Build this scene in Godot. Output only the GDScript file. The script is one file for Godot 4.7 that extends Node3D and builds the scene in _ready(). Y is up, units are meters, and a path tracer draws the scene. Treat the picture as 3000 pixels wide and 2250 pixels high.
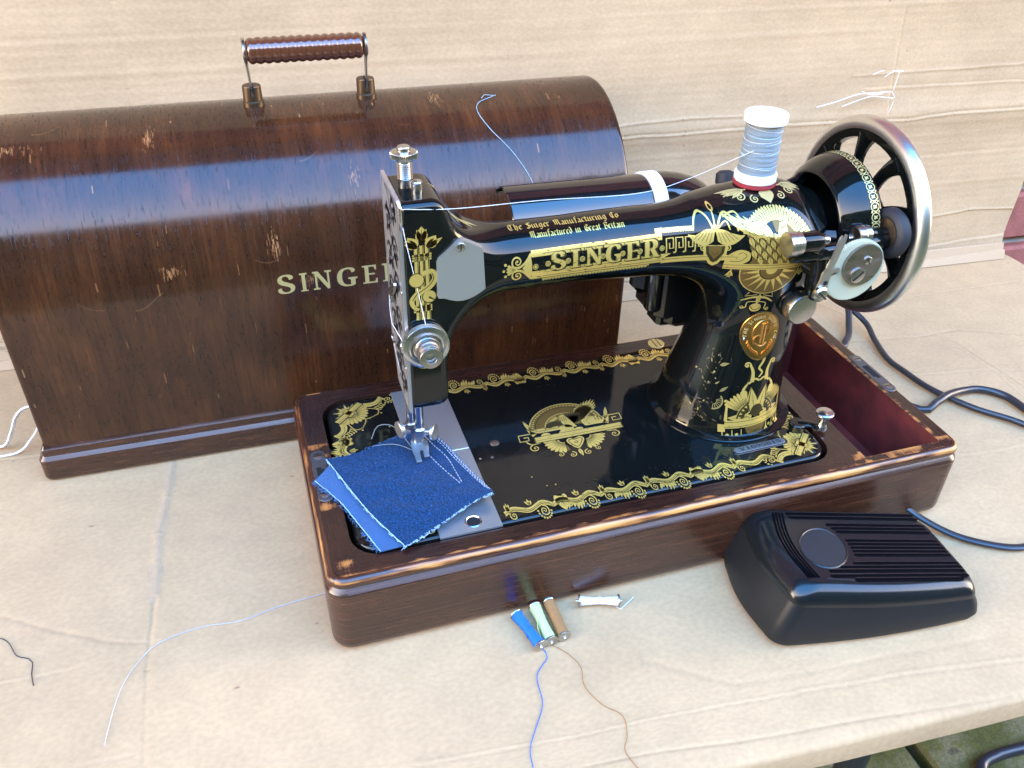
extends Node3D
# A vintage sewing machine in its wooden base, its bentwood lid behind it, on a table covered with cardboard.
const H := 0.0689          # top of the wooden base
const GROUND := -0.72

var M := {}                # materials
var taken := {}
var rng := RandomNumberGenerator.new()

# ---------------------------------------------------------------- mesh builder
class MB:
	var v := PackedVector3Array()
	var uv := PackedVector2Array()
	var t := PackedInt32Array()
	var xf := Transform3D()
	func p(a: Vector3, u := Vector2.ZERO) -> int:
		v.append(xf * a); uv.append(u)
		return v.size() - 1
	func tri(a: int, b: int, c: int) -> void:
		t.append(a); t.append(b); t.append(c)
	func quad(a: int, b: int, c: int, d: int) -> void:
		tri(a, b, c); tri(a, c, d)
	# rows of points; cu closes each row, cv closes the stack
	func rows(rs: Array, cu := false, cv := false, uvs := []) -> void:
		var base := v.size()
		var n: int = rs[0].size()
		for i in rs.size():
			for j in n:
				p(rs[i][j], uvs[i][j] if uvs.size() else Vector2.ZERO)
		var m := rs.size()
		for i in (m if cv else m - 1):
			for j in (n if cu else n - 1):
				var i2 := (i + 1) % m
				var j2 := (j + 1) % n
				quad(base + i * n + j, base + i * n + j2, base + i2 * n + j2, base + i2 * n + j)
	# solid of revolution; pts are (radius, height along axis); normals outwards when heights rise
	func lathe(o: Vector3, axis: Vector3, pts: Array, n := 32) -> void:
		var a := axis.normalized()
		var b := a.cross(Vector3.UP if absf(a.y) < 0.9 else Vector3.RIGHT).normalized()
		var c := a.cross(b)
		var rs := []
		for q in pts:
			var r := PackedVector3Array()
			for k in n:
				var g := TAU * k / n
				r.append(o + a * q.y + (b * cos(g) + c * sin(g)) * maxf(q.x, 0.00002))
			rs.append(r)
		rows(rs, true)
	func cyl(a: Vector3, b: Vector3, r: float, bev := 0.0006, n := 24) -> void:
		var l := a.distance_to(b)
		lathe(a, b - a, [Vector2(0, 0), Vector2(r - bev, 0), Vector2(r, bev), Vector2(r, l - bev), Vector2(r - bev, l), Vector2(0, l)], n)
	func box(c: Vector3, s: Vector3, bev := 0.0008) -> void:
		var h := s * 0.5
		var e := minf(bev, minf(h.x, minf(h.y, h.z)) * 0.9)
		var rs := []
		for q in [[-h.y, e], [-h.y + e, 0.0], [h.y - e, 0.0], [h.y, e]]:
			var x: float = h.x - q[1]
			var z: float = h.z - q[1]
			rs.append(PackedVector3Array([c + Vector3(x, q[0], z - e), c + Vector3(x - e, q[0], z), c + Vector3(-x + e, q[0], z), c + Vector3(-x, q[0], z - e), c + Vector3(-x, q[0], -z + e), c + Vector3(-x + e, q[0], -z), c + Vector3(x - e, q[0], -z), c + Vector3(x, q[0], -z + e)]))
		var base := v.size()
		rows(rs, true)
		for k in range(1, 7):
			tri(base, base + k + 1, base + k)
			tri(base + 24, base + 24 + k, base + 24 + k + 1)
	func tube(pts: Array, r, n := 8, closed := false, flat := 1.0, side := Vector3.ZERO) -> void:
		var rs := []
		var m := pts.size()
		var nn := Vector3.ZERO
		for i in m:
			var d: Vector3
			if closed:
				d = pts[(i + 1) % m] - pts[(i - 1 + m) % m]
			else:
				d = pts[mini(i + 1, m - 1)] - pts[maxi(i - 1, 0)]
			d = d.normalized()
			if nn == Vector3.ZERO:
				nn = side if side != Vector3.ZERO else (Vector3.UP if absf(d.y) < 0.8 else Vector3.RIGHT)
			nn = (nn - d * nn.dot(d)).normalized()
			var b := d.cross(nn)
			var ri: float = r[i] if r is Array or r is PackedFloat32Array else r
			var row := PackedVector3Array()
			for k in n:
				var g := -TAU * k / n
				row.append(pts[i] + nn * cos(g) * ri * flat + b * sin(g) * ri)
			rs.append(row)
		var base := v.size()
		rows(rs, true, closed)
		if not closed:
			var a := p(xf.affine_inverse() * (xf * pts[0]))
			var z := p(pts[m - 1])
			var last := base + (m - 1) * n
			for k in n:
				tri(a, base + (k + 1) % n, base + k)
				tri(z, last + k, last + (k + 1) % n)
	# extruded outline in the plane of fr (x, y), from depth z0 to z1 with a bevelled front
	func prism(poly: PackedVector2Array, z0: float, z1: float, fr := Transform3D(), bev := 0.0) -> void:
		if Geometry2D.is_polygon_clockwise(poly):
			poly = poly.duplicate(); poly.reverse()
		var front := poly
		var rs := [[poly, z0]]
		if bev > 0.0:
			var inn := Geometry2D.offset_polygon(poly, -bev)
			if inn.size() and inn[0].size() == poly.size():
				front = inn[0]
				if Geometry2D.is_polygon_clockwise(front): front.reverse()
				var best := 0
				for k in front.size():
					if front[k].distance_squared_to(poly[0]) < front[best].distance_squared_to(poly[0]): best = k
				var rot := PackedVector2Array()
				for k in front.size(): rot.append(front[(k + best) % front.size()])
				front = rot
				rs.append([poly, z1 - bev])
		rs.append([front, z1])
		var out := []
		for q in rs:
			var row := PackedVector3Array()
			for a in q[0]: row.append(fr * Vector3(a.x, a.y, q[1]))
			out.append(row)
		rows(out, true)
		for q in [[front, z1, false], [poly, z0, true]]:
			var ix := Geometry2D.triangulate_polygon(q[0])
			var b := v.size()
			for a in q[0]: p(fr * Vector3(a.x, a.y, q[1]))
			for k in range(0, ix.size(), 3):
				var i0 := ix[k]; var i1 := ix[k + 1]; var i2 := ix[k + 2]
				var ccw: bool = (q[0][i1] - q[0][i0]).cross(q[0][i2] - q[0][i0]) > 0
				if ccw != q[2]: tri(b + i0, b + i1, b + i2)
				else: tri(b + i0, b + i2, b + i1)
	func flat(poly: PackedVector2Array, y: float, us := 1.0) -> void:   # a polygon of (x, z) lying at height y, facing up, with planar UV in metres
		var ix := Geometry2D.triangulate_polygon(poly)
		var b := v.size()
		for a in poly: p(Vector3(a.x, y, a.y), a * us)
		for k in range(0, ix.size(), 3):
			var cr := (poly[ix[k + 1]] - poly[ix[k]]).cross(poly[ix[k + 2]] - poly[ix[k]])
			if cr < 0: tri(b + ix[k], b + ix[k + 1], b + ix[k + 2])
			else: tri(b + ix[k], b + ix[k + 2], b + ix[k + 1])
	func done(crease := 38.0, smooth_all := false) -> ArrayMesh:
		var nf := t.size() / 3
		var fn := PackedVector3Array(); fn.resize(nf)
		var cnt := PackedInt32Array(); cnt.resize(v.size() + 1)
		for f in nf:
			fn[f] = (v[t[f * 3 + 1]] - v[t[f * 3]]).cross(v[t[f * 3 + 2]] - v[t[f * 3]])
			for k in 3: cnt[t[f * 3 + k] + 1] += 1
		for i in v.size(): cnt[i + 1] += cnt[i]
		var fill := cnt.duplicate()
		var adj := PackedInt32Array(); adj.resize(nf * 3)
		for f in nf:
			for k in 3:
				var i := t[f * 3 + k]
				adj[fill[i]] = f; fill[i] += 1
		var un := PackedVector3Array(); un.resize(nf)
		for f in nf: un[f] = fn[f].normalized()
		var lim := cos(deg_to_rad(crease))
		var V := PackedVector3Array(); var N := PackedVector3Array(); var U := PackedVector2Array()
		for f in nf:
			if fn[f].length_squared() < 1e-24: continue
			for kk in [0, 2, 1]:
				var i: int = t[f * 3 + kk]
				var s := Vector3.ZERO
				for a in range(cnt[i], cnt[i + 1]):
					var g := adj[a]
					if smooth_all or un[g].dot(un[f]) > lim: s += fn[g]
				V.append(v[i]); N.append(s.normalized() if s.length_squared() > 1e-30 else un[f]); U.append(uv[i])
		var arr := []; arr.resize(Mesh.ARRAY_MAX)
		arr[Mesh.ARRAY_VERTEX] = V; arr[Mesh.ARRAY_NORMAL] = N; arr[Mesh.ARRAY_TEX_UV] = U
		var me := ArrayMesh.new()
		me.add_surface_from_arrays(Mesh.PRIMITIVE_TRIANGLES, arr)
		return me

# ---------------------------------------------------------------- object helpers
func numbered(called: String) -> String:
	var k: int = taken.get(called, 0)
	taken[called] = k + 1
	return called if k == 0 else "%s_%03d" % [called, k]

func tag(o: Node, label: String, category: String, group := "") -> Node:
	o.set_meta("label", label); o.set_meta("category", category)
	if group: o.set_meta("group", group)
	return o

func thing(called: String, label: String, category: String, at := Vector3.ZERO, turn := 0.0, group := "") -> Node3D:
	var o := Node3D.new()
	o.name = numbered(called)
	add_child(o)
	o.position = at; o.rotation.y = turn
	tag(o, label, category, group)
	return o

func obj(called: String, mesh, mat: Material, parent: Node = self, crease := 38.0) -> MeshInstance3D:
	var o := MeshInstance3D.new()
	o.mesh = mesh.done(crease) if mesh is MB else mesh
	o.material_override = mat
	var nm := called
	if parent == self: nm = numbered(called)
	else:
		var k := 0
		while parent.has_node(NodePath(nm)):
			k += 1
			nm = "%s_%03d" % [called, k]
	o.name = nm
	parent.add_child(o, true)
	return o

func rebase(o: Node3D, p: Vector3) -> void:      # set a thing's own origin at its base without moving its parts
	o.position += p
	for c in o.get_children(): c.position -= p

func stuff(o: Node) -> Node:
	o.set_meta("kind", "stuff")
	return o

func structure(o: Node) -> Node:
	o.set_meta("kind", "structure")
	return o

func curve(pts: Array, step := 0.004) -> Array:      # Catmull-Rom through the points
	var out := []
	for i in pts.size() - 1:
		var a: Vector3 = pts[maxi(i - 1, 0)]
		var b: Vector3 = pts[i]
		var c: Vector3 = pts[i + 1]
		var d: Vector3 = pts[mini(i + 2, pts.size() - 1)]
		var n := maxi(1, int(b.distance_to(c) / step))
		for k in n: out.append(b.cubic_interpolate(c, a, d, float(k) / n))
	out.append(pts[-1])
	return out

func rrect(x0: float, z0: float, x1: float, z1: float, r: float, n := 6) -> PackedVector2Array:
	var o := PackedVector2Array()
	for q in [[x1 - r, z1 - r, 0.0], [x0 + r, z1 - r, PI / 2], [x0 + r, z0 + r, PI], [x1 - r, z0 + r, PI * 1.5]]:
		for k in n + 1:
			var g: float = q[2] + PI / 2 * k / n
			o.append(Vector2(q[0] + cos(g) * r, q[1] + sin(g) * r))
	return o

# moulding run round a rounded rectangle: prof is (offset outwards, height)
func sweep(m: MB, x0: float, z0: float, x1: float, z1: float, r: float, prof: Array, n := 8) -> void:
	var ring := []
	for q in [[x1 - r, z1 - r, 0.0], [x0 + r, z1 - r, PI / 2], [x0 + r, z0 + r, PI], [x1 - r, z0 + r, PI * 1.5]]:
		for k in n + 1:
			var g: float = q[2] + PI / 2 * k / n
			ring.append([Vector3(q[0] + cos(g) * r, 0, q[1] + sin(g) * r), Vector3(cos(g), 0, sin(g))])
	ring.append(ring[0])
	var rs := []; var us := []
	var arc := 0.0
	for i in prof.size():
		if i: arc += prof[i].distance_to(prof[i - 1])
		var row := PackedVector3Array(); var ur := PackedVector2Array()
		var per := 0.0
		for k in ring.size():
			if k: per += ring[k][0].distance_to(ring[k - 1][0])
			row.append(ring[k][0] + ring[k][1] * prof[i].x + Vector3(0, prof[i].y, 0)); ur.append(Vector2(per, arc))
		rs.append(row); us.append(ur)
	m.rows(rs, false, false, us)

func arc2(c: Vector2, r: float, a0: float, a1: float, n: int) -> Array:
	var o := []
	for k in n + 1:
		var g := a0 + (a1 - a0) * k / n
		o.append(c + Vector2(cos(g), sin(g)) * r)
	return o

# ---------------------------------------------------------------- textures
func noise(w: int, h: int, sd: int, freq: float, oct := 4, sx := 1, sy := 1) -> PackedByteArray:
	var f := FastNoiseLite.new()
	f.seed = sd; f.frequency = freq; f.fractal_octaves = oct
	f.noise_type = FastNoiseLite.TYPE_SIMPLEX_SMOOTH
	var im := f.get_image(w / sx, h / sy, false, false, true)
	if sx != 1 or sy != 1: im.resize(w, h, Image.INTERPOLATE_CUBIC)
	im.convert(Image.FORMAT_L8)
	return im.get_data()

func tex(w: int, h: int, d: PackedByteArray, fmt := Image.FORMAT_RGB8) -> ImageTexture:
	return ImageTexture.create_from_image(Image.create_from_data(w, h, false, fmt, d))

func normal_tex(w: int, h: int, d: PackedFloat32Array, k: float) -> ImageTexture:
	var im := Image.create_from_data(w, h, false, Image.FORMAT_RF, d.to_byte_array())
	im.bump_map_to_normal_map(k)
	return ImageTexture.create_from_image(im)

func mat(c: Color, rough: float, metal := 0.0, spec := 0.5, coat := 0.0) -> StandardMaterial3D:
	var m := StandardMaterial3D.new()
	m.albedo_color = c; m.roughness = rough; m.metallic = metal; m.metallic_specular = spec
	if coat > 0.0:
		m.clearcoat_enabled = true; m.clearcoat = coat; m.clearcoat_roughness = 0.03
	return m

func lin(r: float, g: float, b: float) -> Color:
	return Color(r, g, b).linear_to_srgb()

func ramp(stops: Array, x: float) -> Color:
	for i in range(1, stops.size()):
		if x <= stops[i][0]:
			return stops[i - 1][1].lerp(stops[i][1], clampf((x - stops[i - 1][0]) / (stops[i][0] - stops[i - 1][0]), 0, 1))
	return stops[-1][1]

# ---------------------------------------------------------------- the cast body: one distance field
const AZ := -0.110          # plane of the arm's axis
static func arm_r(x: float) -> float:
	if x < 0.19: return 0.0232
	if x < 0.25: return lerpf(0.0232, 0.0248, (x - 0.19) / 0.06)
	if x < 0.335: return lerpf(0.0248, 0.0365, smoothstep(0.25, 0.335, x))
	return 0.0365
static func arm_y(x: float) -> float:
	return lerpf(0.2262, 0.2225, smoothstep(0.2, 0.33, x))
static func smin(a: float, b: float, k: float) -> float:
	var h := maxf(k - absf(a - b), 0.0) / k
	return minf(a, b) - h * h * k * 0.25
static func pillar_r(y: float) -> float:
	var t := clampf((y - 0.0689) / 0.1511, 0.0, 1.0)
	return 0.0300 + 0.0215 * pow(1.0 - t, 1.25) + 0.0030 * exp(-(y - 0.0689) / 0.0035)
static func sd(p: Vector3) -> float:
	# head and arm: a silhouette in x, y with a round-edged thickness in z
	var x := clampf(p.x, 0.09, 0.347)
	var r := arm_r(x)
	var ax := p.x - x
	var d_arm := sqrt(ax * ax + (p.y - arm_y(x)) * (p.y - arm_y(x))) - r
	if p.x < 0.09: d_arm = absf(p.y - arm_y(x)) - r
	var qx := absf(p.x - 0.0805) - 0.0235 + 0.008
	var qy := absf(p.y - 0.2055) - 0.0755 + 0.008
	var d_head := minf(maxf(qx, qy), 0.0) + Vector2(maxf(qx, 0), maxf(qy, 0)).length() - 0.008
	var d2 := smin(d_head, d_arm, 0.042)
	var g := smoothstep(0.1, 0.15, p.x)
	var rho := lerpf(0.006, r, g)
	var hh := lerpf(0.026, r, g)
	var wx := d2 + rho
	var wz := absf(p.z - AZ) - (hh - rho)
	var d := minf(maxf(wx, wz), 0.0) + Vector2(maxf(wx, 0), maxf(wz, 0)).length() - rho
	# pillar
	var px := p.x - lerpf(0.336, 0.3455, smoothstep(0.08, 0.17, p.y))
	var pz := p.z - AZ
	var dp := (sqrt(px * px + pz * pz) - pillar_r(clampf(p.y, 0.0689, 0.23))) * 0.97
	dp = maxf(dp, p.y - 0.222)
	d = smin(d, dp, 0.042)
	return maxf(d, maxf(0.0775 - p.x, 0.0689 - p.y))
static func sgrad(p: Vector3) -> Vector3:
	var e := 0.0004
	return Vector3(sd(p + Vector3(e, 0, 0)) - sd(p - Vector3(e, 0, 0)), sd(p + Vector3(0, e, 0)) - sd(p - Vector3(0, e, 0)), sd(p + Vector3(0, 0, e)) - sd(p - Vector3(0, 0, e))).normalized()

func body_mesh() -> ArrayMesh:
	var c := 0.002
	var o := Vector3(0.0745, 0.0660, -0.170)
	var bs := 4
	var bx := 41; var by := 28; var bz := 16
	var nx := bx * bs + 1; var ny := by * bs + 1; var nz := bz * bs + 1
	var f := PackedFloat32Array(); f.resize(nx * ny * nz); f.fill(9.0)
	var act := []
	for i in bx:
		for j in by:
			for k in bz:
				var m := o + Vector3(i + 0.5, j + 0.5, k + 0.5) * bs * c
				if absf(sd(m)) < 0.0115: act.append([i * bs, j * bs, k * bs])
	for a in act:
		for i in bs + 1:
			for j in bs + 1:
				for k in bs + 1:
					var ix: int = ((a[0] + i) * ny + a[1] + j) * nz + a[2] + k
					if f[ix] > 8.0: f[ix] = sd(o + Vector3(a[0] + i, a[1] + j, a[2] + k) * c)
	var vid := {}
	var V := PackedVector3Array()
	var T := PackedInt32Array()
	var st := [ny * nz, nz, 1]
	for a in act:
		for i in bs:
			for j in bs:
				for k in bs:
					var b: int = ((a[0] + i) * ny + a[1] + j) * nz + a[2] + k
					var s := Vector3.ZERO
					var n := 0
					var cv := [f[b], f[b + st[0]], f[b + st[1]], f[b + st[0] + st[1]], f[b + 1], f[b + st[0] + 1], f[b + st[1] + 1], f[b + st[0] + st[1] + 1]]
					var neg := 0
					for q in cv:
						if q < 0: neg += 1
					if neg == 0 or neg == 8: continue
					for e in [[0, 1], [2, 3], [4, 5], [6, 7], [0, 2], [1, 3], [4, 6], [5, 7], [0, 4], [1, 5], [2, 6], [3, 7]]:
						var u: float = cv[e[0]]; var w: float = cv[e[1]]
						if (u < 0) != (w < 0):
							var pa := Vector3(e[0] & 1, (e[0] >> 1) & 1, e[0] >> 2)
							var pb := Vector3(e[1] & 1, (e[1] >> 1) & 1, e[1] >> 2)
							s += pa.lerp(pb, u / (u - w)); n += 1
					vid[b] = V.size()
					V.append(o + (Vector3(a[0] + i, a[1] + j, a[2] + k) + s / n) * c)
	for b in vid:
		for ax in 3:
			var d1: int = st[(ax + 1) % 3]; var d2: int = st[(ax + 2) % 3]
			var u := f[b]; var w := f[b + st[ax]]
			if (u < 0) == (w < 0): continue
			if not (vid.has(b - d1) and vid.has(b - d2) and vid.has(b - d1 - d2)): continue
			var q := [vid[b], vid[b - d1], vid[b - d1 - d2], vid[b - d2]]
			if u < 0: T.append_array(PackedInt32Array([q[0], q[2], q[1], q[0], q[3], q[2]]))
			else: T.append_array(PackedInt32Array([q[0], q[1], q[2], q[0], q[2], q[3]]))
	var N := PackedVector3Array(); N.resize(V.size())
	for i in V.size():
		var p := V[i]
		for it in 2: p -= sgrad(p) * clampf(sd(p), -0.001, 0.001)
		V[i] = p; N[i] = sgrad(p)
	for i in range(0, T.size(), 3):      # front faces run clockwise
		var g := (V[T[i + 1]] - V[T[i]]).cross(V[T[i + 2]] - V[T[i]])
		if g.dot(N[T[i]] + N[T[i + 1]] + N[T[i + 2]]) > 0:
			var h := T[i + 1]; T[i + 1] = T[i + 2]; T[i + 2] = h
	var arr := []; arr.resize(Mesh.ARRAY_MAX)
	arr[Mesh.ARRAY_VERTEX] = V; arr[Mesh.ARRAY_NORMAL] = N; arr[Mesh.ARRAY_INDEX] = T
	var me := ArrayMesh.new()
	me.add_surface_from_arrays(Mesh.PRIMITIVE_TRIANGLES, arr)
	return me

# ---------------------------------------------------------------- transfers (gold decals): flat drawings laid on the enamel
class Ink:
	var tris := [PackedVector2Array(), PackedVector2Array(), PackedVector2Array(), PackedVector2Array(), PackedVector2Array(), PackedVector2Array()]   # 0 gold, 1 dark line, 2 bronze shade, 3 dark ground, 4 gold on top, 5 dark on top
	var xf := Transform2D()
	func tri(a: Vector2, b: Vector2, c: Vector2, l: int) -> void:
		tris[l].append(xf * a); tris[l].append(xf * b); tris[l].append(xf * c)
	func poly(pts, l := 0) -> void:
		var q := PackedVector2Array(pts)
		var ix := Geometry2D.triangulate_polygon(q)
		for k in range(0, ix.size(), 3): tri(q[ix[k]], q[ix[k + 1]], q[ix[k + 2]], l)
	func stroke(pts: Array, w0: float, w1 := -1.0, l := 0, wm := -1.0) -> void:
		if w1 < 0: w1 = w0
		var n := pts.size()
		var pa := Vector2.ZERO; var pb := Vector2.ZERO
		for i in n:
			var d: Vector2 = (pts[mini(i + 1, n - 1)] - pts[maxi(i - 1, 0)]).normalized()
			var t := float(i) / maxi(n - 1, 1)
			var w := lerpf(w0, w1, t)
			if wm >= 0: w = lerpf(w, wm, sin(t * PI))
			var s := Vector2(-d.y, d.x) * w * 0.5
			var a: Vector2 = pts[i] + s; var b: Vector2 = pts[i] - s
			if i:
				tri(pa, pb, a, l); tri(pb, b, a, l)
			pa = a; pb = b
	func disc(c: Vector2, r: float, l := 0, n := 10) -> void:
		for k in n: tri(c, c + Vector2.from_angle(TAU * k / n) * r, c + Vector2.from_angle(TAU * (k + 1) / n) * r, l)
	func arc(c: Vector2, r: float, a0: float, a1: float, w: float, l := 0, n := 20) -> void:
		var q := []
		for k in n + 1: q.append(c + Vector2.from_angle(a0 + (a1 - a0) * k / n) * r)
		stroke(q, w, w, l)
	func sector(c: Vector2, r0: float, r1: float, a0: float, a1: float, l := 0, n := 16) -> void:
		for k in n:
			var u := Vector2.from_angle(lerpf(a0, a1, float(k) / n)); var w := Vector2.from_angle(lerpf(a0, a1, float(k + 1) / n))
			tri(c + u * r0, c + u * r1, c + w * r1, l); tri(c + u * r0, c + w * r1, c + w * r0, l)
	func spiral(c: Vector2, r: float, a: float, turns: float, w: float, l := 0) -> void:
		var q := []
		var n := int(18 * absf(turns)) + 4
		for k in n + 1:
			var t := float(k) / n
			q.append(c + Vector2.from_angle(a + TAU * turns * t) * r * pow(1 - t * 0.86, 1.1))
		stroke(q, w, w * 0.55, l)
		disc(q[-1], w * 0.7, l, 8)
	func pearls(c: Vector2, r: float, a0: float, a1: float, n: int, pr: float, l := 0) -> void:
		for k in n: disc(c + Vector2.from_angle(lerpf(a0, a1, float(k) / maxi(n - 1, 1))) * r, pr, l, 8)
	func leaf(a: Vector2, b: Vector2, w: float, l := 0, vein := true) -> void:
		var q := []; var d := b - a; var s := d.orthogonal().normalized() * w * 0.5
		for k in 7:
			var t := k / 6.0
			q.append(a + d * t + s * sin(PI * pow(t, 0.75)))
		for k in range(5, 0, -1):
			var t := k / 6.0
			q.append(a + d * t - s * sin(PI * pow(t, 0.75)))
		poly(q, l)
		if vein: stroke([a + d * 0.12, a + d * 0.8], w * 0.08, w * 0.03, 1 if l < 3 else 5)
	func fan(c: Vector2, r0: float, r1: float, a0: float, a1: float, n: int, l := 0) -> void:    # scalloped shell
		for k in n:
			var g := lerpf(a0, a1, (k + 0.5) / n)
			var hw := absf(a1 - a0) / n * 0.46
			var q := []
			q.append(c + Vector2.from_angle(g - hw * 0.8) * r0)
			for j in 6:
				var t := lerpf(-1, 1, j / 5.0)
				q.append(c + Vector2.from_angle(g + hw * t) * (r0 + (r1 - r0) * (0.84 + 0.16 * cos(t * PI / 2))))
			q.append(c + Vector2.from_angle(g + hw * 0.8) * r0)
			poly(q, l)
			stroke([c + Vector2.from_angle(g) * (r0 + (r1 - r0) * 0.1), c + Vector2.from_angle(g) * (r0 + (r1 - r0) * 0.5)], (r1 - r0) * 0.06, 0.0001, 1)
	func rect(x0: float, y0: float, x1: float, y1: float, l := 0) -> void:
		var n := maxi(1, int((x1 - x0) / 0.006))
		for k in n:
			var a := lerpf(x0, x1, float(k) / n); var b := lerpf(x0, x1, float(k + 1) / n)
			tri(Vector2(a, y0), Vector2(b, y0), Vector2(b, y1), l); tri(Vector2(a, y0), Vector2(b, y1), Vector2(a, y1), l)
	func chips(lo: Vector2, hi: Vector2, n: int, sd: int, big := 0.0014) -> void:      # flakes lost from the gold
		var r := RandomNumberGenerator.new(); r.seed = sd
		for j in n:
			var c := Vector2(r.randf_range(lo.x, hi.x), r.randf_range(lo.y, hi.y))
			var q := []
			var s := r.randf_range(0.15, 1.0) * big
			var st := r.randf_range(1.0, 3.0); var an := r.randf_range(-0.5, 0.5)
			for k in 7: q.append(c + (Vector2.from_angle(TAU * k / 7.0) * s * r.randf_range(0.25, 0.6) * Vector2(st, 0.6)).rotated(an))
			poly(q, 5)
	func text(s: String, font: Font, x0: float, y0: float, w: float, h: float, l := 0) -> void:     # letters stretched to fit the box
		var tm := TextMesh.new()
		tm.text = s; tm.font = font; tm.font_size = 64; tm.pixel_size = 0.01; tm.depth = 0.02; tm.curve_step = 1.0
		var ar := tm.get_mesh_arrays()
		var vv: PackedVector3Array = ar[Mesh.ARRAY_VERTEX]
		var nn: PackedVector3Array = ar[Mesh.ARRAY_NORMAL]
		var ii = ar[Mesh.ARRAY_INDEX]
		var keep := []
		if ii == null or ii.size() == 0:
			ii = range(vv.size())
		var lo := Vector2(1e9, 1e9); var hi := -lo
		for k in range(0, ii.size(), 3):
			if nn[ii[k]].z > 0.9:
				for j in 3:
					var q := vv[ii[k + j]]
					keep.append(Vector2(q.x, q.y)); lo = lo.min(keep[-1]); hi = hi.max(keep[-1])
		for k in range(0, keep.size(), 3):
			var o := []
			for j in 3: o.append(Vector2(x0 + (keep[k + j].x - lo.x) / (hi.x - lo.x) * w, y0 + (keep[k + j].y - lo.y) / (hi.y - lo.y) * h))
			tri(o[0], o[1], o[2], l)
	# broad-nib lettering
	func nib(s: String, x: float, y: float, xh: float, shear := 0.0) -> float:
		var pen := Vector2(cos(0.72), sin(0.72)) * 0.13
		for ch in s:
			var g = GLYPH.get(ch)
			if g == null:
				x += xh * 0.62; continue
			for pl in g[1]:
				for i in range(1, pl.size()):
					var a: Vector2 = pl[i - 1]; var b: Vector2 = pl[i]
					var k := func(q: Vector2) -> Vector2: return Vector2(x + q.x * xh, y + q.y * xh)
					tri(k.call(a - pen), k.call(a + pen), k.call(b + pen), 0); tri(k.call(a - pen), k.call(b + pen), k.call(b - pen), 0)
			x += g[0] * xh
		return x
	static func P(q: Array) -> Array:
		var o := []
		for k in range(0, q.size(), 2): o.append(Vector2(q[k], q[k + 1]))
		return o
	static var I1 := P([-.1, .86, 0, 1.0, 0, .12, .12, .0, .2, .1])
	static var GLYPH := {
		"i": [.42, [I1, P([.0, 1.35, .06, 1.42])]],
		"n": [.86, [I1, P([.0, .8, .25, 1, .42, .88, .42, .12, .54, 0, .62, .1])]],
		"m": [1.28, [I1, P([.0, .8, .25, 1, .42, .88, .42, .05]), P([.42, .8, .67, 1, .84, .88, .84, .12, .96, 0])]],
		"u": [.86, [I1, P([.12, 0, .42, .2]), P([.32, .9, .42, 1, .42, .12, .54, 0])]],
		"a": [.74, [P([.05, .8, .2, .97, .42, .82, .42, .1, .54, 0]), P([.42, .56, .05, .32, .05, .1, .2, 0, .42, .15])]],
		"c": [.62, [P([.42, .85, .22, 1, .02, .8, .02, .2, .2, 0, .42, .14])]],
		"e": [.64, [P([.02, .5, .42, .72, .4, .88, .22, 1, .02, .8, .02, .2, .2, 0, .44, .14])]],
		"t": [.56, [P([.15, 1.3, .1, 1, .1, .15, .25, 0, .4, .1]), P([-.08, .96, .36, .96])]],
		"h": [.8, [P([.05, 1.6, .05, .1, .15, 0]), P([.05, .85, .3, 1, .45, .8, .45, .2, .3, -.25])]],
		"d": [.76, [P([.08, 1.5, .42, 1.1, .42, .15, .25, 0, .02, .2, .02, .7, .25, .95, .42, .75])]],
		"r": [.62, [I1, P([.0, .8, .25, 1, .38, .9])]],
		"f": [.5, [P([.42, 1.5, .22, 1.6, .1, 1.4, .1, -.1]), P([-.06, .95, .36, .95])]],
		"g": [.76, [P([.42, .95, .42, -.2, .2, -.45, .0, -.3]), P([.42, .85, .2, 1, .02, .8, .02, .25, .2, .05, .42, .2])]],
		"o": [.7, [P([.02, .2, .02, .8, .22, 1, .44, .8, .44, .2, .22, 0, .02, .2])]],
		".": [.35, [P([.05, .05, .1, .1])]],
		"T": [1.15, [P([0, 1.3, .15, 1.5, .8, 1.42, .95, 1.6]), P([.15, 1.3, .05, .6, .25, .1, .6, 0, .9, .25]), P([.5, 1.45, .5, .3])]],
		"S": [1.05, [P([.8, 1.35, .55, 1.55, .2, 1.4, .15, 1.1, .75, .6, .75, .25, .4, 0, .05, .15]), P([.45, 1.5, .45, 0])]],
		"M": [1.35, [P([0, 1.2, .15, 1.5, .2, .3, .05, .05]), P([.2, 1.4, .5, 1.5, .55, .1]), P([.5, 1.4, .85, 1.5, .92, .2, 1.08, 0])]],
		"C": [.95, [P([.75, 1.3, .45, 1.55, .1, 1.2, .1, .4, .4, 0, .8, .25]), P([.45, 1.5, .45, .1])]],
		"G": [1.05, [P([.8, 1.3, .45, 1.55, .1, 1.2, .1, .4, .4, 0, .85, .2, .85, .8, .5, .8]), P([.45, 1.5, .45, .1])]],
		"B": [1.05, [P([.15, 1.5, .15, .1]), P([.0, 1.4, .5, 1.55, .75, 1.25, .35, .85, .8, .6, .8, .25, .4, 0, .05, .1])]],
	}

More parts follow.
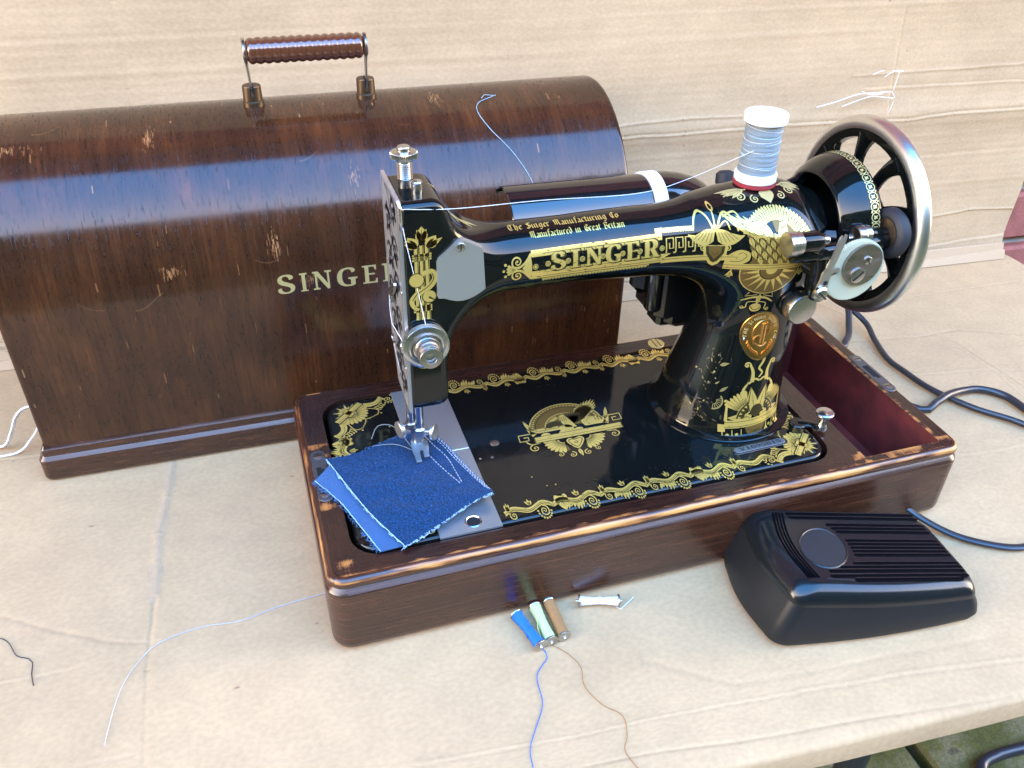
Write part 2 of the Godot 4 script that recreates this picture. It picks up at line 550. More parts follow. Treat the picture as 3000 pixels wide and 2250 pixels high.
var LIFT := [0.00017, 0.00023, 0.00012, 0.00007, 0.00029, 0.00035]
var SUFFIX := ["", "_outline", "_shading", "_ground", "_relief", "_line"]
func lay(ink: Ink, called: String, parent: Node, place: Callable, mats: Array, most := 0.0035) -> void:
	for l in 6:
		var src: PackedVector2Array = ink.tris[l]
		if src.is_empty(): continue
		var st := []
		for k in range(0, src.size(), 3): st.append([src[k], src[k + 1], src[k + 2]])
		var V := PackedVector3Array(); var N := PackedVector3Array()
		while st.size():
			var t: Array = st.pop_back()
			var e := [t[0].distance_to(t[1]), t[1].distance_to(t[2]), t[2].distance_to(t[0])]
			var k := 0
			if e[1] > e[k]: k = 1
			if e[2] > e[k]: k = 2
			if e[k] > most:
				var m: Vector2 = (t[k] + t[(k + 1) % 3]) * 0.5
				st.append([t[k], m, t[(k + 2) % 3]]); st.append([m, t[(k + 1) % 3], t[(k + 2) % 3]])
				continue
			var q := []
			for j in 3: q.append(place.call(t[j]))
			var nn: Vector3 = q[0][1]
			var g: Vector3 = (q[1][0] - q[0][0]).cross(q[2][0] - q[0][0])
			for j in ([0, 1, 2] if g.dot(nn) < 0 else [0, 2, 1]):
				V.append(q[j][0] + q[j][1] * LIFT[l]); N.append(q[j][1])
		if V.is_empty(): continue
		var arr := []; arr.resize(Mesh.ARRAY_MAX)
		arr[Mesh.ARRAY_VERTEX] = V; arr[Mesh.ARRAY_NORMAL] = N
		var me := ArrayMesh.new()
		me.add_surface_from_arrays(Mesh.PRIMITIVE_TRIANGLES, arr)
		stuff(obj(called + SUFFIX[l], me, mats[[0, 1, 2, 1, 0, 1][l]], parent))

func on_body(from: Vector3, dir: Vector3) -> Array:
	var p := from
	for i in 40:
		var d := sd(p)
		p += dir * d * 0.85
		if d < 0.00002: break
	return [p, sgrad(p)]
func place_front(q: Vector2) -> Array:          # (x, y) pressed straight back on to the casting
	return on_body(Vector3(q.x, q.y, -0.04), Vector3(0, 0, -1))
func place_arm(q: Vector2) -> Array:            # (x, angle x radius) wrapped round the arm
	var g := q.y / 0.0235
	var d := Vector3(0, sin(g), cos(g))
	return on_body(Vector3(q.x, arm_y(q.x), AZ) + d * 0.05, -d)
func place_pillar(q: Vector2) -> Array:         # (angle x radius, y) wrapped round the pillar
	var g := q.x / 0.045
	var d := Vector3(sin(g), 0, cos(g))
	return on_body(Vector3(0.338, q.y, AZ) + d * 0.08, -d)
func place_bed(q: Vector2) -> Array:            # (x, -z) lying on the bed plate
	return [Vector3(q.x, H + 0.0006, -q.y), Vector3.UP]

# ---------------------------------------------------------------- materials
func make_materials() -> void:
	M.enamel = mat(lin(0.0035, 0.0045, 0.0042), 0.07, 0.0, 0.46, 0.05)
	M.enamel_flat = mat(lin(0.004, 0.005, 0.005), 0.10, 0.0, 0.45, 0.0)
	M.gold = mat(lin(0.74, 0.53, 0.13), 0.30, 0.55, 0.6)
	M.gold_dark = mat(lin(0.03, 0.022, 0.006), 0.3, 0.0, 0.5)
	M.bronze = mat(lin(0.20, 0.12, 0.03), 0.34, 0.5, 0.5)
	M.worn_gold = mat(lin(0.28, 0.23, 0.08), 0.4, 0.4)
	M.worn_bronze = mat(lin(0.07, 0.06, 0.03), 0.4, 0.3)
	M.face_steel = mat(lin(0.66, 0.67, 0.68), 0.46, 1.0)
	M.worn_pad = mat(lin(0.09, 0.11, 0.13), 0.35, 0.3)
	M.pad = mat(lin(0.012, 0.013, 0.016), 0.55)
	M.brass = mat(lin(0.72, 0.40, 0.13), 0.24, 1.0)
	M.pale_gold = mat(lin(0.62, 0.50, 0.20), 0.4, 0.45)
	M.steel = mat(lin(0.50, 0.49, 0.47), 0.26, 1.0)
	M.bright_steel = mat(lin(0.60, 0.60, 0.60), 0.24, 1.0)
	M.foot_steel = mat(lin(0.55, 0.56, 0.57), 0.34, 1.0)
	M.rim_steel = mat(lin(0.74, 0.74, 0.71), 0.30, 1.0)
	M.dull_steel = mat(lin(0.34, 0.31, 0.29), 0.38, 1.0)
	M.old_brass = mat(lin(0.12, 0.08, 0.05), 0.4, 0.85)
	M.lock_steel = mat(lin(0.13, 0.12, 0.12), 0.42, 0.7)
	M.plate_steel = mat(lin(0.55, 0.60, 0.63), 0.42, 0.93)
	M.black_plastic = mat(lin(0.009, 0.010, 0.011), 0.24, 0.0, 0.5)
	M.pedal_shell = mat(lin(0.007, 0.009, 0.010), 0.19, 0.0, 0.5)
	M.bakelite = mat(lin(0.005, 0.005, 0.006), 0.08, 0.0, 0.6, 0.3)
	M.pedal_side = mat(lin(0.010, 0.011, 0.012), 0.42, 0.0, 0.4)
	M.groove = mat(lin(0.002, 0.002, 0.003), 0.6, 0.0, 0.1)
	M.cable = mat(lin(0.018, 0.020, 0.026), 0.36, 0.0, 0.6)
	M.rubber = mat(lin(0.02, 0.02, 0.024), 0.6)
	M.nylon = mat(lin(0.5, 0.5, 0.34), 0.45)
	M.cover_steel = mat(lin(0.5, 0.51, 0.47), 0.5, 0.9)
	M.lever_steel = mat(lin(0.55, 0.54, 0.52), 0.42, 1.0)
	M.engraved = mat(lin(0.05, 0.05, 0.055), 0.45, 0.6)
	M.white_plastic = mat(lin(0.8, 0.8, 0.79), 0.4)
	M.red_felt = mat(lin(0.30, 0.025, 0.03), 0.95)
	M.white_thread = mat(lin(0.8, 0.8, 0.78), 0.7)
	M.lid_thread = mat(lin(0.26, 0.38, 0.46), 0.8)
	M.loose_white = mat(lin(0.55, 0.55, 0.56), 0.7)
	M.grey_thread = mat(lin(0.20, 0.245, 0.26), 0.6)
	M.blue_thread = mat(lin(0.004, 0.13, 0.55), 0.6)
	M.green_thread = mat(lin(0.50, 0.62, 0.26), 0.7)
	M.brown_thread = mat(lin(0.33, 0.16, 0.05), 0.7)
	M.dark_thread = mat(lin(0.05, 0.04, 0.05), 0.7)
	M.pale_blue = mat(lin(0.35, 0.55, 0.75), 0.8)
	M.stitch = mat(lin(0.34, 0.40, 0.48), 0.8)
	M.kraft_edge = mat(lin(0.56, 0.38, 0.22), 0.9)
	M.mortar = mat(lin(0.42, 0.46, 0.44), 0.95)
	M.soffit = mat(lin(0.035, 0.035, 0.035), 0.8)
	M.leaf = mat(lin(0.03, 0.05, 0.02), 0.7)
	M.dark_hole = mat(lin(0.004, 0.004, 0.004), 0.9)
	M.clear_tape = mat(lin(0.85, 0.85, 0.84), 0.15, 0.0, 0.6)
	M.clear_tape.transparency = BaseMaterial3D.TRANSPARENCY_ALPHA
	M.clear_tape.albedo_color.a = 0.05
	M.parcel_tape = mat(lin(0.62, 0.52, 0.40), 0.45, 0.0, 0.5)
	M.parcel_tape.transparency = BaseMaterial3D.TRANSPARENCY_ALPHA
	M.parcel_tape.albedo_color.a = 0.16
	M.torn_tape = mat(lin(0.8, 0.8, 0.8), 0.3)
	M.kraft = kraft_mat(71, 1024, 512, 200, 170, 132)
	M.table_kraft = kraft_mat(5, 1024, 512, 196, 160, 118)
	M.table_kraft.normal_enabled = true
	M.table_kraft.normal_texture = table_relief()
	M.table_kraft.normal_scale = 1.0
	M.kraft.normal_enabled = true
	M.kraft.normal_texture = backdrop_relief()
	wood_materials()
	denim_materials()
	stone_materials()
	var eb := noise(512, 512, 93, 0.02, 5)
	var er := PackedByteArray(); er.resize(512 * 512)
	for i in eb.size(): er[i] = clampi(12 + int(maxf(0.0, eb[i] - 90) * 0.16), 8, 60)
	M.enamel_flat.roughness = 1.0; M.enamel_flat.roughness_texture = tex(512, 512, er, Image.FORMAT_L8)
	M.enamel_flat.uv1_triplanar = true; M.enamel_flat.uv1_scale = Vector3(5, 5, 5)
	# faint unevenness of polished metal
	var nb := noise(256, 256, 91, 0.05, 4, 8, 1)
	var rg := PackedByteArray(); rg.resize(256 * 256)
	for i in nb.size(): rg[i] = int(clampf(40 + nb[i] * 0.36, 0, 255))
	var rt := tex(256, 256, rg, Image.FORMAT_L8)
	for k in ["dull_steel"]:
		M[k].roughness = 1.0; M[k].roughness_texture = rt
		M[k].uv1_triplanar = true; M[k].uv1_scale = Vector3(12, 12, 12)

func kraft_mat(sd: int, w: int, h: int, cr: int, cg: int, cb: int) -> StandardMaterial3D:
	var a := noise(w, h, sd, 0.006, 4)
	var b := noise(w, h, sd + 1, 0.30, 3)
	var c := noise(w, h, sd + 2, 0.035, 5)
	var d := PackedByteArray(); d.resize(w * h * 3)
	for i in w * h:
		var s := 1.0 + (a[i] - 128) * 0.00022 + (b[i] - 128) * 0.0004 + (c[i] - 128) * 0.00022
		d[i * 3] = int(clampf(cr * s, 0, 255)); d[i * 3 + 1] = int(clampf(cg * s, 0, 255)); d[i * 3 + 2] = int(clampf(cb * s, 0, 255))
	var r := RandomNumberGenerator.new(); r.seed = sd
	for k in 34:                                     # specks and fibres in the paper
		var p := (r.randi() % (w * h - 4)) * 3
		for q in r.randi_range(1, 2) * 3: d[p + q] = int(d[p + q] * r.randf_range(0.55, 0.8))
	var m := StandardMaterial3D.new()
	m.albedo_texture = tex(w, h, d)
	m.roughness = 0.85; m.metallic_specular = 0.3
	return m

# creases as relief; lines are [points in metres, half width, height, kind] kind 0 ridge, 1 step
func relief(w: int, h: int, sx: float, sy: float, lines: Array, flute: float, amp: float, sd: int) -> PackedFloat32Array:
	var f := PackedFloat32Array()
	var n := noise(w, h, sd, 0.012, 4)
	var fine := noise(w, h, sd + 3, 0.09, 3, 6, 1)
	f.resize(w * h)
	for j in h:
		var yy := j * sy / h
		var ph := sin(yy / flute * TAU) * amp
		for i in w:
			f[j * w + i] = ph * (0.55 + n[j * w + i] / 560.0) + (fine[j * w + i] - 128) * 0.0004 * amp
	for l in lines:
		var pts: Array = l[0]
		for k in pts.size() - 1:
			var a: Vector2 = pts[k]; var b: Vector2 = pts[k + 1]
			var hw: float = l[1]
			var lo := a.min(b) - Vector2(hw, hw) * 3.0; var hi := a.max(b) + Vector2(hw, hw) * 3.0
			for j in range(maxi(0, int(lo.y / sy * h)), mini(h, int(hi.y / sy * h) + 1)):
				for i in range(maxi(0, int(lo.x / sx * w)), mini(w, int(hi.x / sx * w) + 1)):
					var q := Vector2(i * sx / w, j * sy / h)
					q += Vector2(fine[j * w + i] - 128, n[(j * w + i + 777) % (w * h)] - 128) * 0.000005
					var t := clampf((q - a).dot(b - a) / (b - a).length_squared(), 0.0, 1.0)
					var dd := q - (a + (b - a) * t)
					if t <= 0.0 and k > 0: continue
					var sgn := signf((b - a).cross(q - a))
					var r := dd.length() / hw
					if r > 3.0: continue
					var e := exp(-r * r)
					if l[3] == 0: f[j * w + i] += l[2] * e * 0.62
					else: f[j * w + i] += l[2] * e * sgn * r * 0.62
	return f

func V2(a: Array, off := Vector2.ZERO, flip := 0.0) -> Array:
	var o := []
	for k in range(0, a.size(), 2): o.append(Vector2(a[k], flip - a[k + 1] if flip > 0 else a[k + 1]) + off)
	return o

const TX := 1.67; const TZ := 0.62       # table sheet: x -0.75..0.92, z -0.455..0.165
func table_relief() -> ImageTexture:
	var o := Vector2(0.75, 0.455)
	var L := []
	for q in [[[-.117, -.09, -.121, -.027, -.121, .046, -.124, .165], .0016, 0.9, 0], [[-.106, -.242, -.11, -.2, -.116, -.157, -.117, -.09], .003, -0.7, 0],
		[[-.75, -.30, -.247, -.288, -.2, -.283], .0022, 1.0, 1], [[-.22, -.103, -.178, -.076, -.144, -.057, -.122, -.05], .002, 0.5, 0],
		[[.60, -.33, .62, -.29, .663, -.262, .697, -.216, .704, -.127], .0016, -0.8, 0], [[.585, -.248, .668, -.235, .715, -.236, .781, -.206, .92, -.19], .002, 0.8, 0],
		[[.66, -.38, .684, -.296, .69, -.251, .696, -.155, .691, -.113, .68, .0, .69, .16], .0018, -0.9, 1], [[.54, -.184, .565, -.18, .618, -.174, .7, -.16, .726, -.149, .92, -.14], .0024, 0.8, 1],
		[[.03, .092, .134, .107, .248, .117, .321, .125, .371, .129, .448, .139, .62, .142], .0022, 0.9, 1], [[-.1, .12, .1, .135, .229, .150, .3, .153, .337, .156, .426, .162], .0016, 0.8, 0],
		[[-.75, -.05, -.211, -.044, -.17, -.042], .0018, 0.6, 1], [[-.3, .09, -.12, .105, .03, .128], .0022, 0.6, 1], [[.2, .062, .25, .100, .3, .106, .45, .118], .003, 0.5, 0],
		[[.52, -.06, .6, -.052, .92, -.05], .0024, 0.6, 1], [[.46, .03, .6, .05, .92, .06], .0026, 0.5, 0], [[.56, -.32, .7, -.315, .9, -.31], .002, 0.5, 1], [[-.3, .02, -.13, .034], .0024, 0.4, 1]]:
		L.append([V2(q[0], o), q[1], q[2], q[3]])
	return normal_tex(2048, 760, relief(2048, 760, TX, TZ, L, 0.0075, 0.012, 40), 1.6)

const BW := 1.555; const BH := 0.53      # backdrop sheet, from its lower left corner
func backdrop_relief() -> ImageTexture:
	var L := []
	for q in [[[0, .185, .5, .19, 1.018, .199, 1.089, .202, 1.16, .201], .0016, 1.0, 0], [[0, .178, .6, .18, 1.024, .187, 1.091, .187, 1.204, .19, 1.255, .189, 1.358, .186, 1.42, .19, 1.515, .19, 1.56, .191], .0019, 1.5, 1],
		[[1.30, .222, 1.502, .221, 1.56, .221], .002, 0.9, 1], [[1.28, .236, 1.494, .239, 1.56, .239], .0016, 0.6, 0], [[1.40, .045, 1.426, .059, 1.489, .065, 1.571, .061], .0017, 1.2, 0],
		[[0, .02, 1.413, .02, 1.56, .027], .0025, 1.3, 1], [[0, .01, 1.415, .011, 1.555, .012], .0022, 1.6, 0], [[.556, .53, .562, .332, .559, .26, .55, .0], .0016, -0.5, 0], [[1.31, .53, 1.322, .31, 1.334, .194], .0016, -0.7, 0],
		[[0, .30, .7, .303, 1.56, .31], .003, 0.35, 1], [[0, .27, .9, .275, 1.3, .283], .004, 0.35, 0], [[.1, .335, .9, .338, 1.56, .345], .004, 0.3, 1], [[.9, .13, 1.2, .137, 1.56, .14], .003, 0.35, 1], [[.9, .095, 1.56, .104], .003, 0.3, 0], [[1.0, .16, 1.3, .163, 1.56, .168], .003, 0.3, 0]]:
		L.append([V2(q[0], Vector2.ZERO, BH), q[1], q[2], q[3]])
	return normal_tex(2048, 700, relief(2048, 700, BW, BH, L, 0.0085, 0.045, 60), 1.6)

func wood_materials() -> void:
	# lid: bent veneer, grain running up and over; u along the length (0.51 m), v round the dome
	var w := 1024; var h := 1024
	var g := noise(w, h, 11, 0.16, 4, 1, 18)
	var g2 := noise(w, h, 12, 0.03, 3, 1, 6)
	var bl := noise(w, h, 13, 0.006, 4)
	var po := noise(w, h, 14, 0.46, 2, 1, 10)
	var d := PackedByteArray(); d.resize(w * h * 3)
	var hg := PackedFloat32Array(); hg.resize(w * h)
	var rg := PackedByteArray(); rg.resize(w * h)
	var st := [[0.0, Color(0.15, 0.085, 0.05)], [0.40, Color(0.235, 0.135, 0.08)], [0.62, Color(0.315, 0.18, 0.095)], [0.8, Color(0.44, 0.245, 0.12)], [1.0, Color(0.60, 0.36, 0.18)]]
	var lut := []
	for k in 256: lut.append(ramp(st, k / 255.0))
	for i in w * h:
		var x := clampi(int(g[i] * 0.26 + g2[i] * 0.24 + bl[i] * 0.36 + 6), 0, 255)
		var c: Color = lut[x]
		var dk := 1.0
		if po[i] < 80: dk = 0.74
		d[i * 3] = int(c.r * 255 * dk); d[i * 3 + 1] = int(c.g * 255 * dk); d[i * 3 + 2] = int(c.b * 255 * dk)
		hg[i] = (g[i] - 128) * 0.0016 + (-0.25 if po[i] < 60 else 0.0)
		rg[i] = clampi(36 + int((bl[i] - 110) * 0.10) + (60 if po[i] < 66 else 0) + (g[i] - 128) / 12, 22, 255)
	# scuffs and worn patches where the stain has come away
	var r := RandomNumberGenerator.new(); r.seed = 4
	var im := Image.create_from_data(w, h, false, Image.FORMAT_RGB8, d)
	var spots := []
	for k in 80: spots.append([r.randf(), r.randf_range(0.5, 0.97), r.randi_range(1, 2), r.randi_range(2, 16), 0.0])
	for q in [[.53, .677, 12, 22], [.68, .555, 16, 26], [.25, .60, 14, 30], [.06, .60, 60, 10], [.25, .77, 26, 12], [.40, .75, 14, 30], [.975, .66, 10, 130], [.004, .75, 8, 220], [.45, .80, 20, 10]]:
		for k in int(q[2] * q[3] * 0.09) + 8: spots.append([q[0] + r.randfn(0, 0.35) * q[2] / w, q[1] + r.randfn(0, 0.35) * q[3] / h, 1, r.randi_range(2, 9), 0.0])
	for k in 7: spots.append([r.randf_range(0.02, 0.8), r.randf_range(0.55, 0.9), r.randi_range(10, 44), 1, r.randf_range(-0.5, 0.5)])
	for q in spots:
		var c := Color(0.62, 0.40, 0.22).lerp(Color(0.78, 0.60, 0.40), r.randf())
		var sx: int = int(q[0] * w); var sy: int = int(q[1] * h)
		if q[4] != 0.0:
			for k in q[2]:
				var X := clampi(sx + k, 0, w - 1); var Y := clampi(sy + int(k * q[4] + 3.0 * sin(k * 0.11)), 0, h - 1)
				im.set_pixel(X, Y, im.get_pixel(X, Y).lerp(c, 0.42))
		else:
			for a in q[2]:
				for b in q[3]:
					var X := clampi(sx + a, 0, w - 1); var Y := clampi(sy + b, 0, h - 1)
					im.set_pixel(X, Y, im.get_pixel(X, Y).lerp(c, 0.6))
	var m := StandardMaterial3D.new()
	m.albedo_texture = ImageTexture.create_from_image(im)
	m.roughness = 1.0; m.roughness_texture = tex(w, h, rg, Image.FORMAT_L8)
	m.metallic_specular = 0.5
	m.normal_enabled = true; m.normal_texture = normal_tex(w, h, hg, 0.5); m.normal_scale = 0.12
	m.uv1_scale = Vector3(1 / 0.53, 1 / 0.62, 1)
	M.lid_wood = m
	# base: oak-like streaks along the length, worn to bare wood on the edges. strip: u round the box (1.40 m), v down the side
	w = 2048; h = 256
	g = noise(w, h, 21, 0.12, 4, 22, 1)
	bl = noise(w, h, 22, 0.008, 4, 2, 1)
	po = noise(w, h, 23, 0.35, 2, 14, 1)
	g2 = noise(w, h, 24, 0.03, 5, 3, 1)
	d = PackedByteArray(); d.resize(w * h * 3)
	rg = PackedByteArray(); rg.resize(w * h)
	var side := [Color(0.195, 0.105, 0.07), Color(0.31, 0.175, 0.11), Color(0.50, 0.27, 0.13), Color(0.80, 0.58, 0.30)]
	var ew := PackedFloat32Array(); ew.resize(w)
	for i in w:
		var uu := i * 1.40 / w                        # front, left end, back, right end
		var lw := 0.86 + bl[(h / 2) * w + i] / 255.0 * 0.30 - 0.12
		ew[i] = lw * (1.10 if uu < 0.50 else (0.74 if uu < 0.70 else (0.40 if uu < 1.19 else 0.72)))
	for j in h:
		var v := j * 0.092 / h                       # metres down the profile
		for i in w:
			var k := j * w + i
			var c: Color = side[0].lerp(side[1], clampf(g[k] / 255.0 * 1.1 + bl[k] / 255.0 * 0.5 - 0.35, 0, 1))
			if po[k] > 200: c = c.lerp(side[2], 0.5)
			var e := 0.0
			if v < 0.0085: e = (0.98 - absf(v - 0.0042) / 0.007) * ew[i]              # the rounded top edge
			elif v > 0.058: e = (v - 0.058) / 0.016 * 0.85                        # the foot
			elif v > 0.0125 and v < 0.016: e = 0.30
			var wear := e - (g2[k] / 255.0) * 0.72 - (g[k] / 255.0) * 0.48
			if wear > 0.0: c = c.lerp(side[2].lerp(side[3], clampf(wear * 2.5, 0, 1) if v < 0.01 else 0.0), clampf(wear * 5.0, 0, 1))
			d[k * 3] = int(c.r * 255); d[k * 3 + 1] = int(c.g * 255); d[k * 3 + 2] = int(c.b * 255)
			rg[k] = clampi(62 + (g[k] - 128) / 6 + (40 if wear > 0.05 else 0), 20, 255)
	m = StandardMaterial3D.new()
	m.albedo_texture = tex(w, h, d); m.roughness = 1.0; m.roughness_texture = tex(w, h, rg, Image.FORMAT_L8); m.metallic_specular = 0.6
	m.uv1_scale = Vector3(1 / 1.40, 1 / 0.092, 1)
	M.side_wood = m
	M.moulding_wood = m.duplicate()
	M.moulding_wood.uv1_scale = Vector3(1.5, 0.62 / 0.092, 1); M.moulding_wood.uv1_offset = Vector3(0.1, 0.22, 0)
	M.end_wood = mat(lin(0.03, 0.014, 0.009), 0.3)
	# top frame: planar, x 0..0.5, z -0.22..0
	w = 1280; h = 564
	g = noise(w, h, 31, 0.13, 4, 20, 1)
	bl = noise(w, h, 32, 0.008, 4)
	g2 = noise(w, h, 33, 0.035, 5, 2, 1)
	po = noise(w, h, 34, 0.35, 2, 12, 1)
	d = PackedByteArray(); d.resize(w * h * 3); rg = PackedByteArray(); rg.resize(w * h)
	var top := [Color(0.14, 0.075, 0.06), Color(0.25, 0.13, 0.085), Color(0.58, 0.33, 0.15), Color(0.76, 0.52, 0.27)]
	for j in h:
		var z := j * 0.2203 / h
		for i in w:
			var x := i * 0.5 / w
			var k := j * w + i
			var cross := x < 0.0205 or x > 0.392
			var gg: int = g[k] if not cross else g[(i * 7 % h) * w + (j * 2 % w)]
			var c: Color = top[0].lerp(top[1], clampf(gg / 255.0 * 1.0 + bl[k] / 255.0 * 0.6 - 0.4, 0, 1))
			var ed := minf(minf(x, (0.4963 - x) * 1.3 + 0.001), minf(z * 2.0 + 0.003, (0.2183 - z) * 0.85))      # metres from the outer edge
			var e := 1.0 - (ed - 0.002) / 0.0055
			if x < 0.02 and z > 0.075 and z < 0.15: e = maxf(e, 0.62 - absf(x - 0.010) * 16.0)   # round the lock plate
			e = maxf(e, 0.74 - Vector2(x - 0.015, 0.2183 - 0.014 - z).length() / 0.018)
			if absf(x - 0.4795) < 0.003 or absf(x - 0.4105) < 0.003 and z > 0.2: e = maxf(e, 0.62)
			if x > 0.40 and absf(z - 0.2056) < 0.003: e = maxf(e, 0.66)
			if x > 0.428 and x < 0.46 and z > 0.2055: e = maxf(e, 0.72)
			if x < 0.024 and x > 0.012 and z < 0.009: e = maxf(e, 0.7)
			var wear := e - g2[k] / 255.0 * 0.75 - gg / 255.0 * 0.42
			if wear > 0.0: c = c.lerp(top[2].lerp(top[3], clampf(wear * 2.5 - 0.2, 0, 1)), clampf(wear * 6.0, 0, 1))
			elif po[k] < 60: c = c.darkened(0.35)
			d[k * 3] = int(c.r * 255); d[k * 3 + 1] = int(c.g * 255); d[k * 3 + 2] = int(c.b * 255)
			rg[k] = clampi(66 + (gg - 128) / 6 + (46 if wear > 0.03 else 0), 20, 255)
	m = StandardMaterial3D.new()
	m.albedo_texture = tex(w, h, d); m.roughness = 1.0; m.roughness_texture = tex(w, h, rg, Image.FORMAT_L8); m.metallic_specular = 0.55
	m.uv1_scale = Vector3(2.0, 1 / 0.2203, 1); m.uv1_offset = Vector3(0, 1, 0)
	M.top_wood = m
	# plain dark wood and the red lining
	M.handle_wood = mat(lin(0.10, 0.03, 0.012), 0.16, 0.0, 0.7, 0.4)
	M.lining = mat(Color.WHITE, 0.7)
	g = noise(256, 256, 41, 0.02, 5)
	d = PackedByteArray(); d.resize(256 * 256 * 3)
	for i in 65536:
		var s := 0.8 + g[i] / 255.0 * 0.4
		d[i * 3] = int(92 * s); d[i * 3 + 1] = int(34 * s); d[i * 3 + 2] = int(33 * s)
	M.lining.albedo_texture = tex(256, 256, d)
	M.lining.uv1_triplanar = true; M.lining.uv1_scale = Vector3(6, 6, 6)

func denim_materials() -> void:
	var w := 512
	var a := noise(w, w, 51, 0.07, 4)
	var b := noise(w, w, 52, 0.03, 4)
	var d := PackedByteArray(); d.resize(w * w * 3); var d2 := d.duplicate()
	var hg := PackedFloat32Array(); hg.resize(w * w)
	for j in w:
		for i in w:
			var k := j * w + i
			var tw := 0.5 + 0.5 * sin((i + j) * TAU / 5.0)
			var s := 0.30 + a[k] / 255.0 * 1.05 + b[k] / 255.0 * 0.40 + tw * 0.16 - 0.08
			d[k * 3] = int(clampf(4 * s + (a[k] - 190 if a[k] > 190 else 0) * 0.7, 0, 255)); d[k * 3 + 1] = int(clampf(50 * s + (a[k] - 190 if a[k] > 190 else 0) * 0.8, 0, 255)); d[k * 3 + 2] = int(clampf(86 * s + (a[k] - 185 if a[k] > 185 else 0) * 0.9, 0, 255))
			var s2 := 0.50 + a[k] / 255.0 * 0.85 + tw * 0.12
			d2[k * 3] = int(clampf(58 * s2, 0, 255)); d2[k * 3 + 1] = int(clampf(92 * s2, 0, 255)); d2[k * 3 + 2] = int(clampf(132 * s2, 0, 255))
			hg[k] = tw * 0.5 + a[k] / 255.0 * 0.7
	var nt := normal_tex(w, w, hg, 1.0)
	for q in [["denim", d], ["denim_back", d2]]:
		var m := StandardMaterial3D.new()
		m.albedo_texture = tex(w, w, q[1]); m.roughness = 0.95; m.metallic_specular = 0.2
		m.normal_enabled = true; m.normal_texture = nt; m.normal_scale = 0.6
		m.rim_enabled = true; m.rim = 0.3
		M[q[0]] = m

func stone_materials() -> void:
	var w := 512
	var a := noise(w, w, 61, 0.012, 5); var b := noise(w, w, 62, 0.09, 4); var c := noise(w, w, 63, 0.3, 2)
	var d := PackedByteArray(); d.resize(w * w * 3); var d2 := d.duplicate(); var d3 := d.duplicate()
	for i in w * w:
		var moss := clampf((a[i] + b[i] * 0.6 - 150) / 90.0, 0, 1)
		var s := 0.7 + c[i] / 255.0 * 0.3 + b[i] / 255.0 * 0.3
		var col := Color(0.47, 0.42, 0.29).lerp(Color(0.33, 0.31, 0.15), moss)
		if a[i] < 70: col = col.darkened((70 - a[i]) / 90.0)
		d[i * 3] = int(clampf(col.r * s * 255, 0, 255)); d[i * 3 + 1] = int(clampf(col.g * s * 255, 0, 255)); d[i * 3 + 2] = int(clampf(col.b * s * 255, 0, 255))
		var t := 0.75 + c[i] / 255.0 * 0.35 + a[i] / 255.0 * 0.2
		if c[i] < 50: t *= 0.7
		d2[i * 3] = int(clampf(168 * t, 0, 255)); d2[i * 3 + 1] = int(clampf(102 * t, 0, 255)); d2[i * 3 + 2] = int(clampf(90 * t, 0, 255))
		d3[i * 3] = int(clampf(126 * t, 0, 255)); d3[i * 3 + 1] = int(clampf(88 * t, 0, 255)); d3[i * 3 + 2] = int(clampf(86 * t, 0, 255))
	for q in [["slab", d, 1.3], ["brick", d2, 4.0], ["brick_dark", d3, 4.0]]:
		var m := mat(Color.WHITE, 0.92, 0.0, 0.3)
		m.albedo_texture = tex(w, w, q[1])
		m.uv1_triplanar = true; m.uv1_world_triplanar = true; m.uv1_scale = Vector3(q[2], q[2], q[2])
		M[q[0]] = m

# ---------------------------------------------------------------- the scene
func _ready() -> void:
	rng.seed = 17
	var cam := Camera3D.new()
	cam.name = "camera"
	cam.position = Vector3(-0.0072, 0.4856, 0.3816)
	cam.rotation = Vector3(-0.6135, -0.3224, 0.0238)
	cam.fov = 48.34; cam.near = 0.02; cam.far = 200.0
	add_child(cam)
	var env := Environment.new()
	var sky := ProceduralSkyMaterial.new()
	sky.sky_top_color = lin(0.17, 0.60, 1.45)
	sky.sky_horizon_color = lin(4.6, 3.5, 2.1)
	sky.sky_curve = 0.28
	sky.ground_bottom_color = lin(0.05, 0.06, 0.04)
	sky.ground_horizon_color = lin(0.10, 0.11, 0.08)
	sky.sky_energy_multiplier = 1.0
	env.sky = Sky.new(); env.sky.sky_material = sky
	env.background_mode = Environment.BG_SKY
	env.tonemap_mode = Environment.TONE_MAPPER_LINEAR
	env.tonemap_exposure = 6.7
	env.sdfgi_enabled = true; env.ssao_enabled = true; env.ssil_enabled = true
	var we := WorldEnvironment.new()
	we.name = "world_environment"; we.environment = env
	add_child(we)
	var sun := DirectionalLight3D.new()
	sun.name = "sun"
	sun.rotation_degrees = Vector3(-32, 172, 0)       # behind the house: the table stands in its shade
	sun.light_energy = 0.8; sun.light_color = Color(1.0, 0.95, 0.86); sun.light_angular_distance = 0.5
	sun.shadow_enabled = true
	add_child(sun)
	make_materials()
	build_place()
	build_base()
	build_machine()
	build_lid()
	build_pedal()
	build_small_things()

